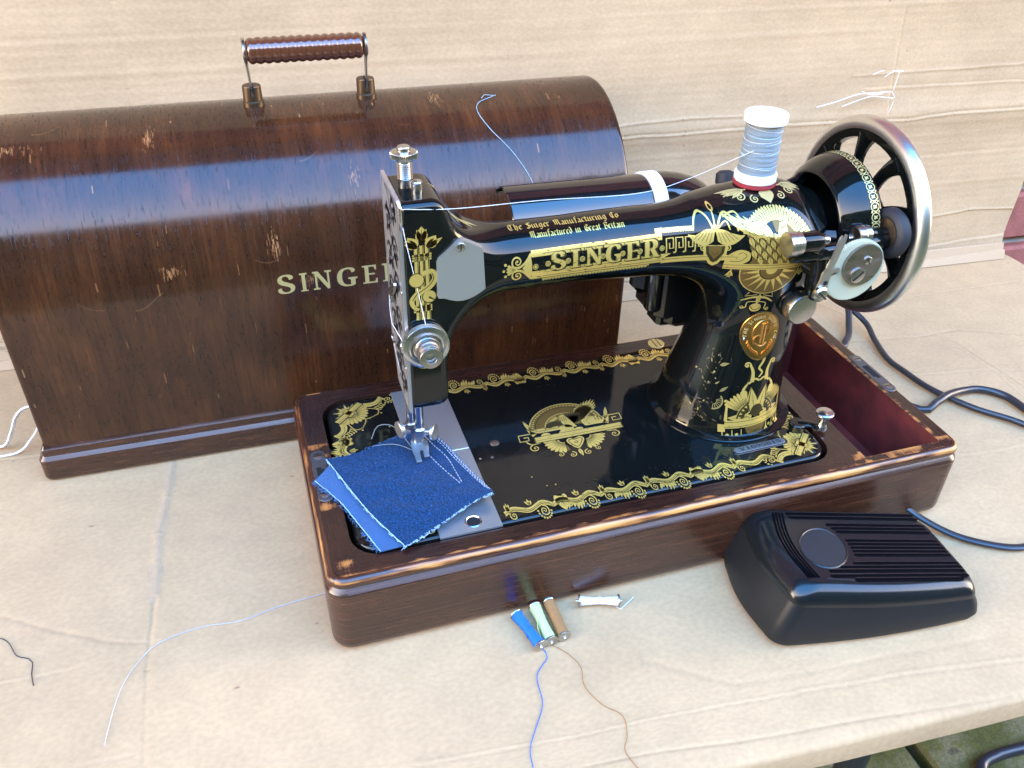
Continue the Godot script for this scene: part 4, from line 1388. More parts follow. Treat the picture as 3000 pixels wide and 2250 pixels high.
	for j in 75:
		var g := TAU * j / 15.0
		var rr := lerpf(0.0076, 0.0058, j / 74.0)
		hel.append(tc + Vector3(cos(g) * rr, sin(g) * rr, 0.0092 + j * 0.000120))
	sp.tube(hel, 0.0008, 6)
	obj("tension_spring", sp, M.dull_steel, ten)
	var tn := MB.new()
	tn.lathe(tc, Vector3.BACK, [Vector2(0.0038, 0.005), Vector2(0.0042, 0.0175), Vector2(0.0072, 0.0180), Vector2(0.0078, 0.0186), Vector2(0.0078, 0.0212), Vector2(0.0073, 0.0220), Vector2(0.0038, 0.0222), Vector2(0.0034, 0.0215), Vector2(0.0030, 0.0190), Vector2(0, 0.0188)], 36)
	obj("thumb_nut", tn, M.steel, ten)
	var cs := MB.new()
	cs.tube(curve([tc + Vector3(-0.010, -0.010, 0.004), tc + Vector3(-0.004, -0.0160, 0.004), tc + Vector3(0.004, -0.0165, 0.004), tc + Vector3(0.009, -0.013, 0.004)], 0.002), 0.003, 8, false, 0.35)
	obj("thread_take_up_spring", cs, M.pale_gold, ten)
	var hks := MB.new()
	hks.tube(curve([tc + Vector3(-0.0125, 0.003, 0.002), tc + Vector3(-0.0155, 0.001, 0.003), tc + Vector3(-0.0145, -0.004, 0.004), tc + Vector3(-0.0125, -0.007, 0.003)], 0.0015), 0.0009, 7)
	obj("check_spring", hks, M.bright_steel, ten)
	# oval cover plate with its screw
	var cv := MB.new()
	var co := PackedVector2Array([Vector2(0.1125, 0.2555), Vector2(0.1105, 0.2550), Vector2(0.0985, 0.2450), Vector2(0.0972, 0.2425), Vector2(0.0968, 0.2190), Vector2(0.0975, 0.2172)])
	for j in 7: co.append(Vector2(lerpf(0.101, 0.126, j / 6.0), 0.2168 - 0.0042 * sin(j / 6.0 * PI) + 0.0015 * j / 6.0))
	co.append_array(PackedVector2Array([Vector2(0.1283, 0.2200), Vector2(0.1268, 0.2475), Vector2(0.1255, 0.2492), Vector2(0.1145, 0.2552)]))
	cv.prism(co, -0.004, 0.0020, Transform3D(Basis(), Vector3(0, 0, -0.0840)), 0.0005)
	var cp := obj("cover_plate", cv, M.cover_steel, s)
	screw(Vector3(0.1124, 0.2515, -0.0820), Vector3.BACK, 0.0028, 0.0016, cp, "screw", 1.4)
	# presser bar, needle bar, clamp, foot
	var pb := MB.new(); pb.cyl(Vector3(0.0862, 0.0905, -0.1125), Vector3(0.0862, 0.133, -0.1125), 0.0037, 0.0004)
	obj("presser_bar", pb, M.bright_steel, s)
	var nb := MB.new(); nb.cyl(Vector3(0.0802, 0.096, -0.1125), Vector3(0.0802, 0.133, -0.1125), 0.0029, 0.0004)
	var nbar := obj("needle_bar", nb, M.steel, s)
	var nd := MB.new(); nd.cyl(Vector3(0.0802, 0.0725, -0.1115), Vector3(0.0802, 0.097, -0.1115), 0.0006, 0.0001, 8)
	obj("needle", nd, M.bright_steel, nbar)
	var nc := MB.new()
	nc.cyl(Vector3(0.0802, 0.0950, -0.1125), Vector3(0.0802, 0.1005, -0.1125), 0.0042, 0.0006)
	nc.cyl(Vector3(0.0802, 0.0975, -0.1125), Vector3(0.0735, 0.0975, -0.1125), 0.0018, 0.0003)
	obj("needle_clamp", nc, M.dull_steel, nbar)
	var ns := MB.new()
	ns.cyl(Vector3(0.0735, 0.0965, -0.1105), Vector3(0.0702, 0.0965, -0.1095), 0.0066, 0.0006, 40)
	obj("clamp_thumb_screw", ns, M.lever_steel, nbar)
	var ft := MB.new()
	ft.cyl(Vector3(0.0862, 0.0865, -0.1125), Vector3(0.0862, 0.0945, -0.1125), 0.0052, 0.0008)
	ft.box(Vector3(0.0850, 0.0840, -0.1115), Vector3(0.0070, 0.0110, 0.0050), 0.0012)
	var fo := PackedVector2Array([Vector2(-0.0050, 0.0), Vector2(-0.0014, 0.0), Vector2(-0.0012, 0.0085), Vector2(0.0012, 0.0085), Vector2(0.0014, 0.0032), Vector2(0.0048, 0.0034), Vector2(0.0062, 0.0110), Vector2(0.0064, 0.0185), Vector2(-0.0060, 0.0185), Vector2(-0.0062, 0.0090)])
	var up := Vector3(0, 0.36, -0.93).normalized()
	ft.prism(fo, -0.0004, 0.0010, Transform3D(Basis(Vector3.RIGHT, up, Vector3.RIGHT.cross(up)), Vector3(0.0850, 0.0752, -0.0955)), 0.0003)
	ft.tube([Vector3(0.0800, 0.0752, -0.0955), Vector3(0.0836, 0.0752, -0.0955)], 0.0008, 8)
	ft.tube([Vector3(0.0864, 0.0764, -0.0985), Vector3(0.0898, 0.0764, -0.0987)], 0.0008, 8)
	var foot := obj("presser_foot", ft, M.foot_steel, s)
	var fs := MB.new()
	fs.cyl(Vector3(0.0880, 0.0905, -0.1105), Vector3(0.0955, 0.0905, -0.1085), 0.0022, 0.0003)
	fs.cyl(Vector3(0.0948, 0.0905, -0.1086), Vector3(0.0972, 0.0908, -0.1070), 0.0062, 0.0006, 32)
	obj("foot_thumb_screw", fs, M.lever_steel, foot)

func build_wheel(s: Node) -> void:
	var C := Vector3(0.430, 0.2215, -0.1125)
	var ax := Vector3.RIGHT
	var prof := []
	for q in arc2(Vector2(0.0672, 0.0), 0.0065, -PI, PI, 22): prof.append(Vector2(q.x + (0.0004 if q.y > 0 else 0.0), q.y * 0.84))
	var rm := MB.new(); rm.lathe(C, ax, prof, 96)
	var wh := obj("hand_wheel_rim", rm, M.rim_steel, s)
	var ri := MB.new()
	ri.lathe(C, ax, [Vector2(0.0655, -0.0050), Vector2(0.0585, -0.0046), Vector2(0.0575, 0.0), Vector2(0.0585, 0.0046), Vector2(0.0655, 0.0050)], 72)
	obj("inner_rim", ri, M.enamel, wh)
	for k in 9:
		var g := deg_to_rad(137.0 - k * 40.0)
		var sp := MB.new()
		var pts := []; var rr := []
		for j in 13:
			var t := j / 12.0
			var r := lerpf(0.012, 0.0605, t)
			var a := g + 0.22 * sin(t * PI) * (1 - t * 0.4) + 0.10 * (t - 0.5)
			pts.append(C + Vector3(-0.004 + 0.004 * t, sin(a) * r, cos(a) * r))
			rr.append(0.0050 + 0.0050 * pow(absf(t - 0.52) * 2.0, 2.6))
		sp.tube(pts, rr, 10, false, 0.62, ax)
		obj("spoke", sp, M.enamel, wh)
	# hub, clutch and the bell-shaped housing at the end of the arm
	var hb := MB.new()
	hb.lathe(C, ax, [Vector2(0, -0.02), Vector2(0.021, -0.02), Vector2(0.024, -0.017), Vector2(0.024, -0.004), Vector2(0.020, 0.004), Vector2(0.016, 0.012), Vector2(0.013, 0.014), Vector2(0, 0.015)], 40)
	obj("wheel_hub", hb, M.enamel, wh)
	var gr := MB.new()
	gr.lathe(Vector3(0.4125, C.y, C.z), ax, [Vector2(0.030, 0), Vector2(0.042, 0.0004), Vector2(0.043, 0.0012), Vector2(0.040, 0.003), Vector2(0.0425, 0.005), Vector2(0.0425, 0.006), Vector2(0.030, 0.007)], 64)
	obj("belt_pulley", gr, M.enamel, wh)
	# the bell: a shell open towards the arm, cut away at the front
	var be := MB.new()
	var outer := [[0.3865, 0.0375], [0.3880, 0.0392], [0.3920, 0.0425], [0.3970, 0.0458], [0.4020, 0.0480], [0.4070, 0.0492], [0.4110, 0.0494], [0.4128, 0.0484], [0.4132, 0.046]]
	var inn := [[0.4110, 0.0440], [0.4050, 0.0440], [0.3980, 0.0415], [0.3920, 0.0380], [0.3875, 0.0352], [0.3862, 0.0360]]
	var rs := []
	for q in outer + inn:
		var row := PackedVector3Array()
		for k in 80:
			var g := TAU * k / 80.0
			row.append(Vector3(q[0], C.y + sin(g) * q[1], C.z + cos(g) * q[1]))
		rs.append(row)
	be.rows(rs, true, true)
	var bell := obj("bearing_housing", be, M.enamel, s)
	var inr := MB.new()
	inr.lathe(Vector3(0.370, C.y, C.z), ax, [Vector2(0.030, 0), Vector2(0.0275, 0.012), Vector2(0.021, 0.018), Vector2(0.017, 0.020), Vector2(0.016, 0.044)], 40)
	inr.lathe(Vector3(0.4095, C.y, C.z), ax, [Vector2(0.0, 0), Vector2(0.0455, 0.0005), Vector2(0.0455, 0.0025)], 48)
	obj("shaft_bush", inr, M.enamel, bell)
	for q in [[-2.2, 0.20], [2.2, 2.9]]:                       # arms joining the bell to the end of the casting
		var st := MB.new()
		rs = []
		for e in [[0.368, 0.0335], [0.376, 0.0340], [0.384, 0.0362], [0.389, 0.0400], [0.3935, 0.0438], [0.3935, 0.0380], [0.386, 0.031], [0.376, 0.029], [0.368, 0.029]]:
			var row := PackedVector3Array()
			for k in 33:
				var g := lerpf(q[0], q[1], k / 32.0)
				var edge := 1.0 - pow(absf(k / 16.0 - 1.0), 8.0) * 0.12
				row.append(Vector3(e[0], C.y + sin(g) * e[1] * edge, C.z + cos(g) * e[1] * edge))
			rs.append(row)
		st.rows(rs, false, true)
		obj("housing_arm", st, M.enamel, bell)
	# gold ring of little medallions round the bell
	var k := Ink.new()
	for j in 18:
		k.xf = Transform2D(Vector2(1.3, 0), Vector2(0, 1.3), Vector2.ZERO)
		var u := -0.019 + j * 0.0056
		k.arc(Vector2(u, 0), 0.0024, 0, TAU, 0.0006, 0, 14)
		k.leaf(Vector2(u - 0.001, -0.0012), Vector2(u + 0.001, 0.0013), 0.0014, 0, false)
		k.leaf(Vector2(u + 0.001, -0.0012), Vector2(u - 0.001, 0.0013), 0.0010, 0, false)
		for v in [-0.0021, 0.0021]: k.disc(Vector2(u + 0.0029, v), 0.0006)
		k.disc(Vector2(u + 0.0029, 0), 0.0007)
	lay(k, "ring_decal", bell, func(q: Vector2) -> Array:
		var g := q.x / 0.0492 + 0.05
		var t := clampf(q.y / 0.0066 + 0.5, 0, 1)
		var x := lerpf(0.4040, 0.4104, t); var r := lerpf(0.04862, 0.04940, t)
		var n := Vector3(-0.15 * (1 - t), sin(g), cos(g)).normalized()
		return [Vector3(x, C.y + sin(g) * r, C.z + cos(g) * r) + n * 0.0002, n], [M.pale_gold, M.gold_dark, M.bronze])

func build_winder(s: Node) -> void:
	# bobbin winder on the front of the arm's end
	var br := MB.new()
	br.tube(curve([Vector3(0.338, 0.2270, -0.060), Vector3(0.352, 0.2268, -0.0575), Vector3(0.372, 0.2270, -0.0575), Vector3(0.392, 0.2275, -0.058), Vector3(0.412, 0.228, -0.060)], 0.003), 0.0062, 14)
	br.tube(curve([Vector3(0.362, 0.2235, -0.062), Vector3(0.363, 0.2120, -0.0600), Vector3(0.363, 0.200, -0.0600), Vector3(0.366, 0.192, -0.0620)], 0.003), 0.0085, 14, false, 0.7)
	br.tube(curve([Vector3(0.366, 0.215, -0.064), Vector3(0.380, 0.214, -0.064), Vector3(0.390, 0.2145, -0.066)], 0.003), 0.009, 12)
	br.tube(curve([Vector3(0.356, 0.216, -0.078), Vector3(0.362, 0.213, -0.068), Vector3(0.366, 0.21, -0.062)], 0.003), 0.008, 12)
	var win := obj("bobbin_winder_frame", br, M.enamel, s)
	var ls := MB.new()
	ls.lathe(Vector3(0.3385, 0.2370, -0.0555), Vector3.RIGHT, [Vector2(0.0058, 0), Vector2(0.0072, 0.001), Vector2(0.0074, 0.012), Vector2(0.0062, 0.0165), Vector2(0.004, 0.0170)], 28)
	ls.tube(curve([Vector3(0.350, 0.234, -0.0555), Vector3(0.356, 0.230, -0.0565)], 0.002), 0.0055, 12)
	obj("winder_sleeve", ls, M.enamel, win)
	var lk := MB.new()
	lk.lathe(Vector3(0.3285, 0.2370, -0.0555), Vector3.RIGHT, [Vector2(0, 0), Vector2(0.0080, 0.0003), Vector2(0.0088, 0.0012), Vector2(0.0086, 0.0050), Vector2(0.0080, 0.0056), Vector2(0.0080, 0.0066), Vector2(0.0084, 0.0070), Vector2(0.0080, 0.0100), Vector2(0.0056, 0.0108)], 36)
	obj("winder_knob", lk, M.steel, win)
	var lt := MB.new(); lt.lathe(Vector3(0.3545, 0.2370, -0.0555), Vector3.RIGHT, [Vector2(0.0035, 0), Vector2(0.0036, 0.005), Vector2(0.003, 0.0065), Vector2(0, 0.0067)], 16)
	obj("bobbin_socket", lt, M.steel, win)
	var sp := MB.new()
	sp.lathe(Vector3(0.3875, 0.2335, -0.0610), Vector3.RIGHT, [Vector2(0, 0.002), Vector2(0.0052, 0.0018), Vector2(0.0060, 0), Vector2(0.0070, 0.0004), Vector2(0.0072, 0.0040), Vector2(0.0067, 0.0044), Vector2(0.0067, 0.0050), Vector2(0.0073, 0.0054), Vector2(0.0070, 0.0098), Vector2(0.0045, 0.0102)], 32)
	obj("spindle_cap", sp, M.steel, win)
	var sh := MB.new()
	sh.cyl(Vector3(0.397, 0.2333, -0.0612), Vector3(0.4165, 0.2318, -0.0618), 0.0048, 0.0004)
	obj("spindle", sh, M.enamel, win)
	var ty := MB.new()
	ty.lathe(Vector3(0.4135, 0.2318, -0.0620), Vector3.RIGHT, [Vector2(0.0105, 0.0002), Vector2(0.0130, -0.0008), Vector2(0.0160, 0.0004), Vector2(0.0178, 0.0028), Vector2(0.0178, 0.0062), Vector2(0.0160, 0.0086), Vector2(0.0120, 0.0094), Vector2(0.0, 0.0094)], 44)
	var tyre := obj("rubber_tyre", ty, M.rubber, win)
	var th := MB.new()
	th.lathe(Vector3(0.4128, 0.2318, -0.0620), Vector3.RIGHT, [Vector2(0.004, 0), Vector2(0.0095, 0.0004), Vector2(0.0118, 0.0012), Vector2(0.0122, 0.0022)], 36)
	obj("pulley_hub", th, M.old_brass_hub if M.has("old_brass_hub") else M.old_brass, win)
	# nylon gear with its heart-shaped steel cam
	var gc := Vector3(0.3850, 0.2130, -0.0530)
	var ge := MB.new()
	var rs := []
	for q in [[0.0, 0.0], [0.0222, 0.0], [0.0228, 0.0004], [0.0228, 0.0036], [0.0222, 0.0040], [0.0, 0.0040]]:
		var row := PackedVector3Array()
		for k in 160:
			var g := TAU * k / 160.0
			var r: float = q[0] + (0.00025 * (1 if k % 2 else -1) if q[0] > 0.0225 else 0.0)
			row.append(gc + Vector3(cos(g) * r, sin(g) * r, q[1]))
		rs.append(row)
	ge.rows(rs, true)
	var gear := obj("nylon_gear", ge, M.nylon, win)
	var cm := MB.new()
	var co := PackedVector2Array()
	for k in 40:
		var g := TAU * k / 40.0
		var r := 0.0152 + 0.0022 * cos(g - 1.1)
		co.append(Vector2(cos(g) * r + 0.0025, sin(g) * r * 1.02 + 0.0030))
	cm.prism(co, 0.004, 0.0064, Transform3D(Basis(), gc), 0.0005)
	obj("cam", cm, M.cam_steel if M.has("cam_steel") else M.dull_steel, win)
	screw(gc + Vector3(0.0005, -0.0020, 0.0064), Vector3.BACK, 0.0056, 0.0018, win, "cam_screw", 0.75)
	screw(gc + Vector3(0.0058, 0.0088, 0.0064), Vector3.BACK, 0.0030, 0.0016, win, "cam_screw", 2.0)
	# thread lever: fork, bracket and pivot screw
	var lv := MB.new()
	var lf := Transform3D(Basis(), Vector3(0, 0, -0.0465))
	lv.prism(PackedVector2Array([Vector2(0.3585, 0.2195), Vector2(0.3625, 0.2185), Vector2(0.3672, 0.2380), Vector2(0.3676, 0.2440), Vector2(0.3662, 0.2445), Vector2(0.3655, 0.2405), Vector2(0.3645, 0.2405), Vector2(0.3640, 0.2440), Vector2(0.3625, 0.2425), Vector2(0.3618, 0.2385)]), 0, 0.0015, lf, 0.0003)
	obj("thread_lever", lv, M.lever_steel, win)
	var lb := MB.new()
	lb.prism(PackedVector2Array([Vector2(0.3535, 0.2000), Vector2(0.3600, 0.1985), Vector2(0.3632, 0.2070), Vector2(0.3634, 0.2140), Vector2(0.3655, 0.2158), Vector2(0.3690, 0.2150), Vector2(0.3702, 0.2172), Vector2(0.3685, 0.2192), Vector2(0.3655, 0.2186), Vector2(0.3625, 0.2196), Vector2(0.3590, 0.2188), Vector2(0.3568, 0.2158), Vector2(0.3562, 0.2100)]), 0.0, 0.0018, Transform3D(Basis(), Vector3(0, 0, -0.0482)), 0.0004)
	obj("lever_bracket", lb, M.lever_steel, win)
	var hl := MB.new(); hl.cyl(Vector3(0.3605, 0.2085, -0.0465), Vector3(0.3605, 0.2085, -0.0461), 0.0018, 0.0001, 14)
	obj("bracket_hole", hl, M.dark_hole, win)
	screw(Vector3(0.3575, 0.2010, -0.0470), Vector3.BACK, 0.0056, 0.0045, win, "pivot_screw", 2.4)
	# stitch length bolt on the side of the pillar
	var kb := MB.new()
	kb.lathe(Vector3(0.3585, 0.1800, -0.0800), Vector3.BACK, [Vector2(0.0120, 0), Vector2(0.0126, 0.006), Vector2(0.0120, 0.0075), Vector2(0.0108, 0.009)], 32)
	var bolt := obj("stitch_bolt_boss", kb, M.enamel, s)
	var kk := MB.new()
	kk.lathe(Vector3(0.3585, 0.1798, -0.0715), Vector3.BACK, [Vector2(0.0100, 0), Vector2(0.0104, 0.0015), Vector2(0.0090, 0.002), Vector2(0.0116, 0.003), Vector2(0.0120, 0.004), Vector2(0.0120, 0.0105), Vector2(0.0112, 0.0118), Vector2(0.0095, 0.0122), Vector2(0.0, 0.0124)], 40)
	obj("stitch_length_knob", kk, M.knob_steel if M.has("knob_steel") else M.steel, bolt)

func build_lamp_and_motor(s: Node) -> void:
	# sewing lamp behind the arm: a half-round shade on a tapered holder
	var c := Vector2(0.2215, -0.1680)      # y, z of the shade's axis
	var sh := MB.new()
	var rs := []
	for q in [[0.1665, 0.0262], [0.1672, 0.0272], [0.169, 0.0274], [0.22, 0.0268], [0.275, 0.0262], [0.2765, 0.0256]]:
		var row := PackedVector3Array()
		for k in 25:
			var g := lerpf(2.35, -0.75, k / 24.0)
			row.append(Vector3(q[0], c.x + sin(g) * q[1], c.y + cos(g) * q[1]))
		rs.append(row)
	for q in [[0.275, 0.0246], [0.169, 0.0256], [0.1672, 0.0258]]:
		var row := PackedVector3Array()
		for k in 25:
			var g := lerpf(2.35, -0.75, k / 24.0)
			row.append(Vector3(q[0], c.x + sin(g) * q[1], c.y + cos(g) * q[1]))
		rs.append(row)
	sh.rows(rs, false, true)
	var lamp := obj("lamp_shade", sh, M.bakelite, s)
	var lip := MB.new()
	lip.tube(curve([Vector3(0.1665, c.x + 0.0262 * sin(2.35), c.y + 0.0262 * cos(2.35)), Vector3(0.22, c.x + 0.0262 * sin(2.35), c.y + 0.0262 * cos(2.35)), Vector3(0.276, c.x + 0.0255 * sin(2.35), c.y + 0.0255 * cos(2.35))], 0.01), 0.0016, 8)
	obj("shade_lip", lip, M.bakelite, lamp)
	var wb := MB.new()
	wb.lathe(Vector3(0.2765, c.x, c.y), Vector3.RIGHT, [Vector2(0.0255, 0), Vector2(0.0276, 0.0003), Vector2(0.0276, 0.0105), Vector2(0.0255, 0.011)], 48)
	obj("white_band", wb, M.white_plastic, lamp)
	var hd := MB.new()
	hd.lathe(Vector3(0.2870, c.x, c.y), Vector3.RIGHT, [Vector2(0.0266, 0), Vector2(0.0264, 0.008), Vector2(0.0250, 0.018), Vector2(0.0215, 0.030), Vector2(0.016, 0.040), Vector2(0.0100, 0.046), Vector2(0, 0.048)], 40)
	obj("lamp_holder", hd, M.bakelite, lamp)
	var bl := MB.new()
	bl.lathe(Vector3(0.190, c.x, c.y), Vector3.RIGHT, [Vector2(0, 0), Vector2(0.006, 0.001), Vector2(0.010, 0.006), Vector2(0.0110, 0.014), Vector2(0.0110, 0.070), Vector2(0.0085, 0.078), Vector2(0.0085, 0.087)], 24)
	obj("bulb", bl, M.white_plastic, lamp)
	var ps := MB.new()
	ps.lathe(Vector3(0.3370, 0.2360, -0.152), Vector3(0.0, 0.9, -0.3), [Vector2(0.0068, 0), Vector2(0.0072, 0.008), Vector2(0.0066, 0.013), Vector2(0.004, 0.0148), Vector2(0, 0.015)], 22)
	obj("lamp_screw", ps, M.rubber, lamp)
	# motor hanging behind the pillar
	var mo := MB.new()
	mo.box(Vector3(0.3300, 0.1600, -0.1830), Vector3(0.062, 0.095, 0.060), 0.010)
	var motor := obj("motor", mo, M.black_plastic, s)
	var m2 := MB.new()
	m2.box(Vector3(0.3130, 0.1640, -0.1640), Vector3(0.040, 0.078, 0.026), 0.006)
	obj("motor_end_frame", m2, M.black_plastic, motor)
	var m3 := MB.new()
	m3.lathe(Vector3(0.2930, 0.135, -0.1600), Vector3.UP, [Vector2(0, 0), Vector2(0.006, 0.0004), Vector2(0.0078, 0.003), Vector2(0.0078, 0.068), Vector2(0.005, 0.070)], 24)
	obj("motor_bolt", m3, M.bakelite, motor)
	var m4 := MB.new()
	m4.box(Vector3(0.2850, 0.1720, -0.1680), Vector3(0.020, 0.046, 0.020), 0.007)
	m4.box(Vector3(0.2960, 0.1500, -0.1700), Vector3(0.018, 0.030, 0.020), 0.004)
	m4.box(Vector3(0.3100, 0.1300, -0.1690), Vector3(0.024, 0.026, 0.022), 0.003)
	obj("terminal_box", m4, M.black_plastic, motor)

# ---------------------------------------------------------------- gold ornament
func c2(pts: Array, step := 0.0012) -> Array:       # smooth 2-D curve
	var o := []
	for i in pts.size() - 1:
		var a: Vector2 = pts[maxi(i - 1, 0)]; var b: Vector2 = pts[i]; var c: Vector2 = pts[i + 1]; var d: Vector2 = pts[mini(i + 2, pts.size() - 1)]
		var n := maxi(1, int(b.distance_to(c) / step))
		for k in n: o.append(b.cubic_interpolate(c, a, d, float(k) / n))
	o.append(pts[-1])
	return o

func lotus(k: Ink, c: Vector2, s: float) -> void:      # hanging bell flower
	k.stroke([c + Vector2(0, s * 0.9), c + Vector2(0, s * 0.2)], s * 0.1, s * 0.1)
	k.poly(c2([c + Vector2(0, s * 0.35), c + Vector2(-s * 0.22, 0), c + Vector2(-s * 0.42, -s * 0.55), c + Vector2(-s * 0.2, -s * 0.42), c + Vector2(-s * 0.16, -s * 0.75), c + Vector2(0, -s * 0.62), c + Vector2(s * 0.16, -s * 0.75), c + Vector2(s * 0.2, -s * 0.42), c + Vector2(s * 0.42, -s * 0.55), c + Vector2(s * 0.22, 0)], s * 0.2))
	k.stroke([c + Vector2(-s * 0.08, -s * 0.55), c + Vector2(-s * 0.03, 0)], s * 0.06, s * 0.03, 1)
	k.stroke([c + Vector2(s * 0.08, -s * 0.55), c + Vector2(s * 0.03, 0)], s * 0.06, s * 0.03, 1)

func corner_motif(k: Ink, at: Vector2, inside: Vector2) -> void:
	var y := inside.normalized()
	var x := Vector2(y.y, -y.x)
	k.xf = Transform2D(x, y, at)
	for j in 9:                                            # starburst on the corner side
		var g := -PI / 2 + (j - 4) * 0.30
		k.leaf(Vector2.from_angle(g) * 0.002, Vector2.from_angle(g) * (0.0125 if j % 2 == 0 else 0.009), 0.0022, 0, false)
	k.sector(Vector2(0, -0.001), 0.002, 0.0065, -PI * 0.95, -PI * 0.05, 2)
	k.fan(Vector2(0, 0.001), 0.0045, 0.0150, 0.12, PI - 0.12, 11)
	k.sector(Vector2(0, 0.001), 0.0030, 0.0062, 0, PI, 1)
	k.arc(Vector2(0, 0.0030), 0.0036, 0.0, PI, 0.0014, 4)
	k.rect(-0.0150, -0.0032, 0.0150, 0.0034, 1)
	k.rect(-0.0150, -0.0022, 0.0150, 0.0024, 4)
	k.rect(-0.0150, 0.0011, 0.0150, 0.0014, 5)
	k.rect(-0.0026, -0.0034, 0.0026, 0.0046, 4)
	k.arc(Vector2(0, 0.0046), 0.0026, 0, PI, 0.001, 4)
	k.rect(-0.0026, -0.0034, -0.0023, 0.0046, 5)
	k.rect(0.0023, -0.0034, 0.0026, 0.0046, 5)
	for s in [-1.0, 1.0]:                                  # ribbons curling away on both sides
		k.stroke(c2([Vector2(s * 0.0140, 0.004), Vector2(s * 0.0175, 0.0085), Vector2(s * 0.0225, 0.0110), Vector2(s * 0.0285, 0.0105)]), 0.0052, 0.0042)
		k.stroke(c2([Vector2(s * 0.0155, 0.0065), Vector2(s * 0.0185, 0.0100), Vector2(s * 0.0230, 0.0122), Vector2(s * 0.0285, 0.0118)]), 0.0003, 0.0003, 1)
		k.stroke(c2([Vector2(s * 0.0120, 0.0085), Vector2(s * 0.0150, 0.0165), Vector2(s * 0.0120, 0.0205), Vector2(s * 0.0060, 0.0200), Vector2(0, 0.0165)]), 0.0008)
		for j in 5: k.disc(Vector2(s * (0.0128 - j * 0.0026), 0.0218 - j * 0.0008 + (0.0008 if j == 0 else 0.0)), 0.0008, 0, 7)
		for j in 4:
			k.stroke(c2([Vector2(s * (0.0165 + j * 0.0021), 0.0140), Vector2(s * (0.0160 + j * 0.0024), 0.0185), Vector2(s * (0.0172 + j * 0.0025), 0.0200 - j * 0.0006)]), 0.0006, 0.0013)
		k.stroke(c2([Vector2(s * 0.0155, 0.0135), Vector2(s * 0.0200, 0.0150), Vector2(s * 0.0255, 0.0140)]), 0.0009)
		k.rect(s * 0.0290 - 0.0011, 0.0078, s * 0.0290 + 0.0011, 0.0138)
		k.spiral(Vector2(s * 0.0310, 0.0165), 0.0040, PI / 2 - s * 0.9, s * 1.6, 0.0010)
		k.pearls(Vector2(s * 0.0310, 0.0165), 0.0054, 0.2, PI * 1.1, 8, 0.0008)
	k.xf = Transform2D()

func border(k: Ink, a: Vector2, b: Vector2, side: float, worn := 0.0) -> void:     # running scroll border; side: which way the leaves hang
	var L := a.distance_to(b)
	var x := (b - a) / L
	k.xf = Transform2D(x, x.orthogonal() * side * 1.6, a)
	var n := int(round(L / 0.0355)); var p := L / n
	var r := RandomNumberGenerator.new(); r.seed = 77
	for i in n:
		var o := Vector2(i * p, 0)
		var up := 1.0 if i % 2 == 0 else 0.55
		var f := func(u: float, v: float) -> Vector2: return o + Vector2(u * p, v)
		k.stroke(c2([f.call(0.0, -0.001), f.call(0.2, 0.0018), f.call(0.5, -0.0012), f.call(0.8, 0.0012), f.call(1.0, -0.001)]), 0.0020, 0.0020)
		k.stroke(c2([f.call(0.0, -0.0025), f.call(0.2, 0.0), f.call(0.5, -0.003), f.call(0.8, -0.0006), f.call(1.0, -0.0025)]), 0.0007, 0.0007)
		k.stroke(c2([f.call(0.02, -0.0012), f.call(0.2, 0.0014), f.call(0.5, -0.0016), f.call(0.8, 0.0008), f.call(0.98, -0.0012)]), 0.0003, 0.0003, 1)
		if r.randf() > worn:
			k.spiral(f.call(0.22, -0.0040), 0.0036, PI / 2, 1.7, 0.0009)
			k.pearls(f.call(0.22, -0.0040), 0.0046, -PI * 0.95, 0.1, 9, 0.0007)
		if r.randf() > worn:
			for j in 6: k.leaf(f.call(0.40 + j * 0.055, -0.0020), f.call(0.43 + j * 0.062, -0.0065 - 0.0015 * sin(j * 1.2)), 0.0020, 0, false)
		if i % 3 == 1:
			k.poly(c2([f.call(0.80, 0.0028), f.call(0.70, 0.0040), f.call(0.66, 0.0010), f.call(0.80, -0.0062), f.call(0.94, 0.0010), f.call(0.90, 0.0040)]))
			for j in 5: k.stroke([f.call(0.80, 0.0018), f.call(0.71 + j * 0.045, -0.0022 - 0.0015 * (1 - absf(j - 2) * 0.5))], 0.0003, 0.0001, 1)
		elif r.randf() > worn:
			k.spiral(f.call(0.84, -0.0034), 0.0030, PI / 2, -1.5, 0.0008)
			for j in 3: k.leaf(f.call(0.92, 0.0), f.call(0.86 + j * 0.05, 0.0052 - absf(j - 1) * 0.001), 0.0020, 0)
		if r.randf() > worn * 0.8:
			for j in 3: k.leaf(f.call(0.45, 0.0012), f.call(0.40 + j * 0.07, 0.0052 - absf(j - 1) * 0.0012), 0.0018, 0, false)
	k.xf = Transform2D()

